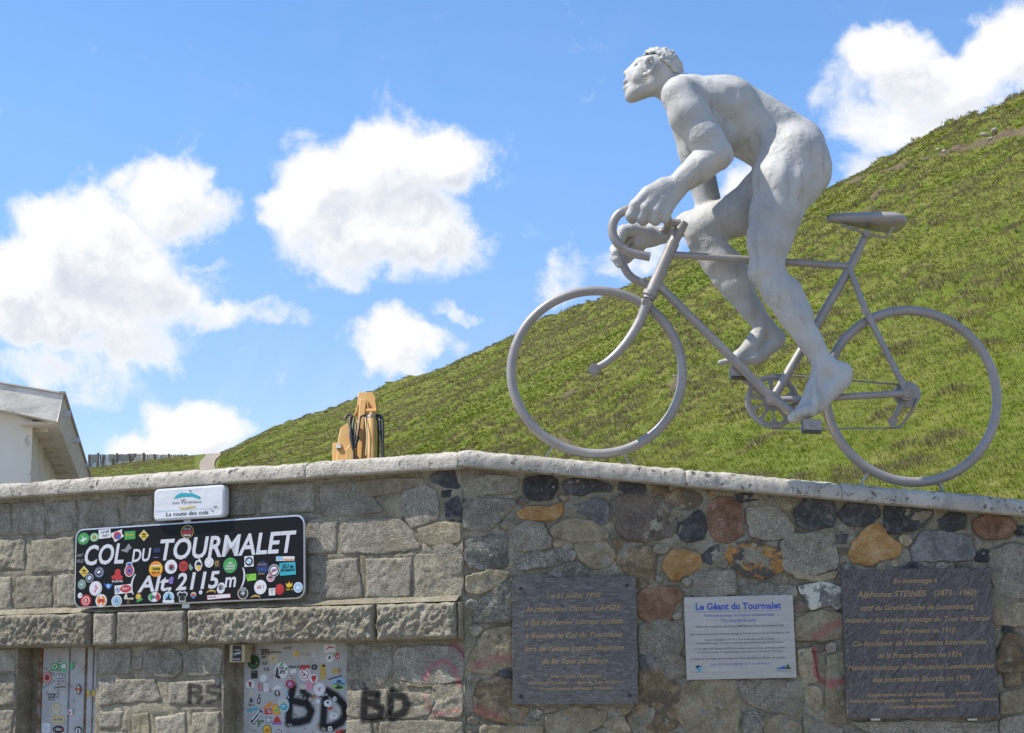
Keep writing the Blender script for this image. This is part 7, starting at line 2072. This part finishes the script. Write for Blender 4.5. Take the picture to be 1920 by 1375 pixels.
lm = xbox('work_lamp', [(375, 1010), (455, 1005), (458, 1075), (380, 1080)], -.2, -.05, plain((.45, .36, .22), .4, 0, 'lamp_housing'))
xbox('lens', [(385, 1022), (446, 1018), (448, 1066), (388, 1070)], -.05, -.03, plain((.62, .62, .58), .2, 0, 'lamp_lens'), lm, .004)
xbox('link_arm', [(655, 430), (672, 400), (668, 520), (630, 590), (618, 580)], -.4, -.2)
xt('pin', [(480, 640, .05), (520, 560, .05), (575, 580, .05), (560, 700, .05)], 22, plain((.10, .06, .045), .6, .3, 'rusty_pin'), ex)
for pts in ([(560, 690, .1), (570, 850, .15), (595, 980, .15), (640, 1130, .15), (650, 1400, .1)], [(620, 600, .1), (605, 760, .15), (625, 900, .15), (655, 1020, .15), (690, 800, .15), (705, 600, .1)],
            [(590, 580, .12), (560, 640, .15), (575, 780, .18), (600, 940, .18), (630, 1100, .15)], [(650, 680, .1), (648, 830, .15), (640, 960, .15), (650, 1060, .15), (700, 900, .12)],
            [(715, 600, .1), (735, 575, .15), (790, 580, .1)], [(930, 560, .2), (1000, 575, .2), (1035, 660, .2), (1045, 850, .2), (1060, 1100, .2), (1065, 1400, .2)],
            [(920, 590, .2), (985, 600, .2), (1000, 720, .2), (1020, 900, .2), (1040, 1100, .2), (1045, 1400, .2)], [(910, 620, .15), (960, 640, .15), (975, 800, .15), (985, 1000, .15), (990, 1400, .15)]):
    xt('hose', pts, 15, hose)
xt('hose_fitting', [(990, 560, .2), (985, 690, .22), (1000, 800, .22)], 9, chrome)

# ------------------------------------------------------------------ stones lying in the erosion scars of the slope
rkm, T = mat_new('pale_scree')
p = pos(T)
principled(T, T.ramp(T.noise(p, 6.0, 5.0, .65), [(.3, (.30, .26, .21)), (.7, (.56, .51, .43))]), .9)
rk = [(x, s_of(x, y), z) for x, y, z in [(1838, 264, .30), (1856, 259, .34), (1848, 270, .22), (1762, 296, .26), (1752, 293, .16), (1255, 722, .12), (1262, 712, .10)]]
for i, (x, s, sz) in enumerate(rk):
    P = terr(np.array([x]), np.array([s]))[0]
    bm = bmesh.new(); bmesh.ops.create_icosphere(bm, subdivisions=1, radius=1)
    V = np.array([v.co[:] for v in bm.verts]); sc_ = np.array([1.2, .8, .5]) * sz * .38
    dsp = 1 + .5 * fbm(V + i * 9.1, 1.6, 3, .6, i)
    for v, d in zip(bm.verts, dsp): v.co = Vector(v.co * float(d)) * 1.0; v.co = Vector((v.co.x * sc_[0], v.co.y * sc_[1], v.co.z * sc_[2]))
    me = bpy.data.meshes.new('rock'); bm.to_mesh(me); bm.free()
    o = add('rock', me, rkm); o.location = Vector(P + np.array([0, -.2, .10 + sz * .12])); o.rotation_euler = (0, .3, i * 1.3)
    tag(o, 'small pale rock lying in a bare strip of the grassy slope', 'rock', 'pale rocks on the bare strips of the slope')
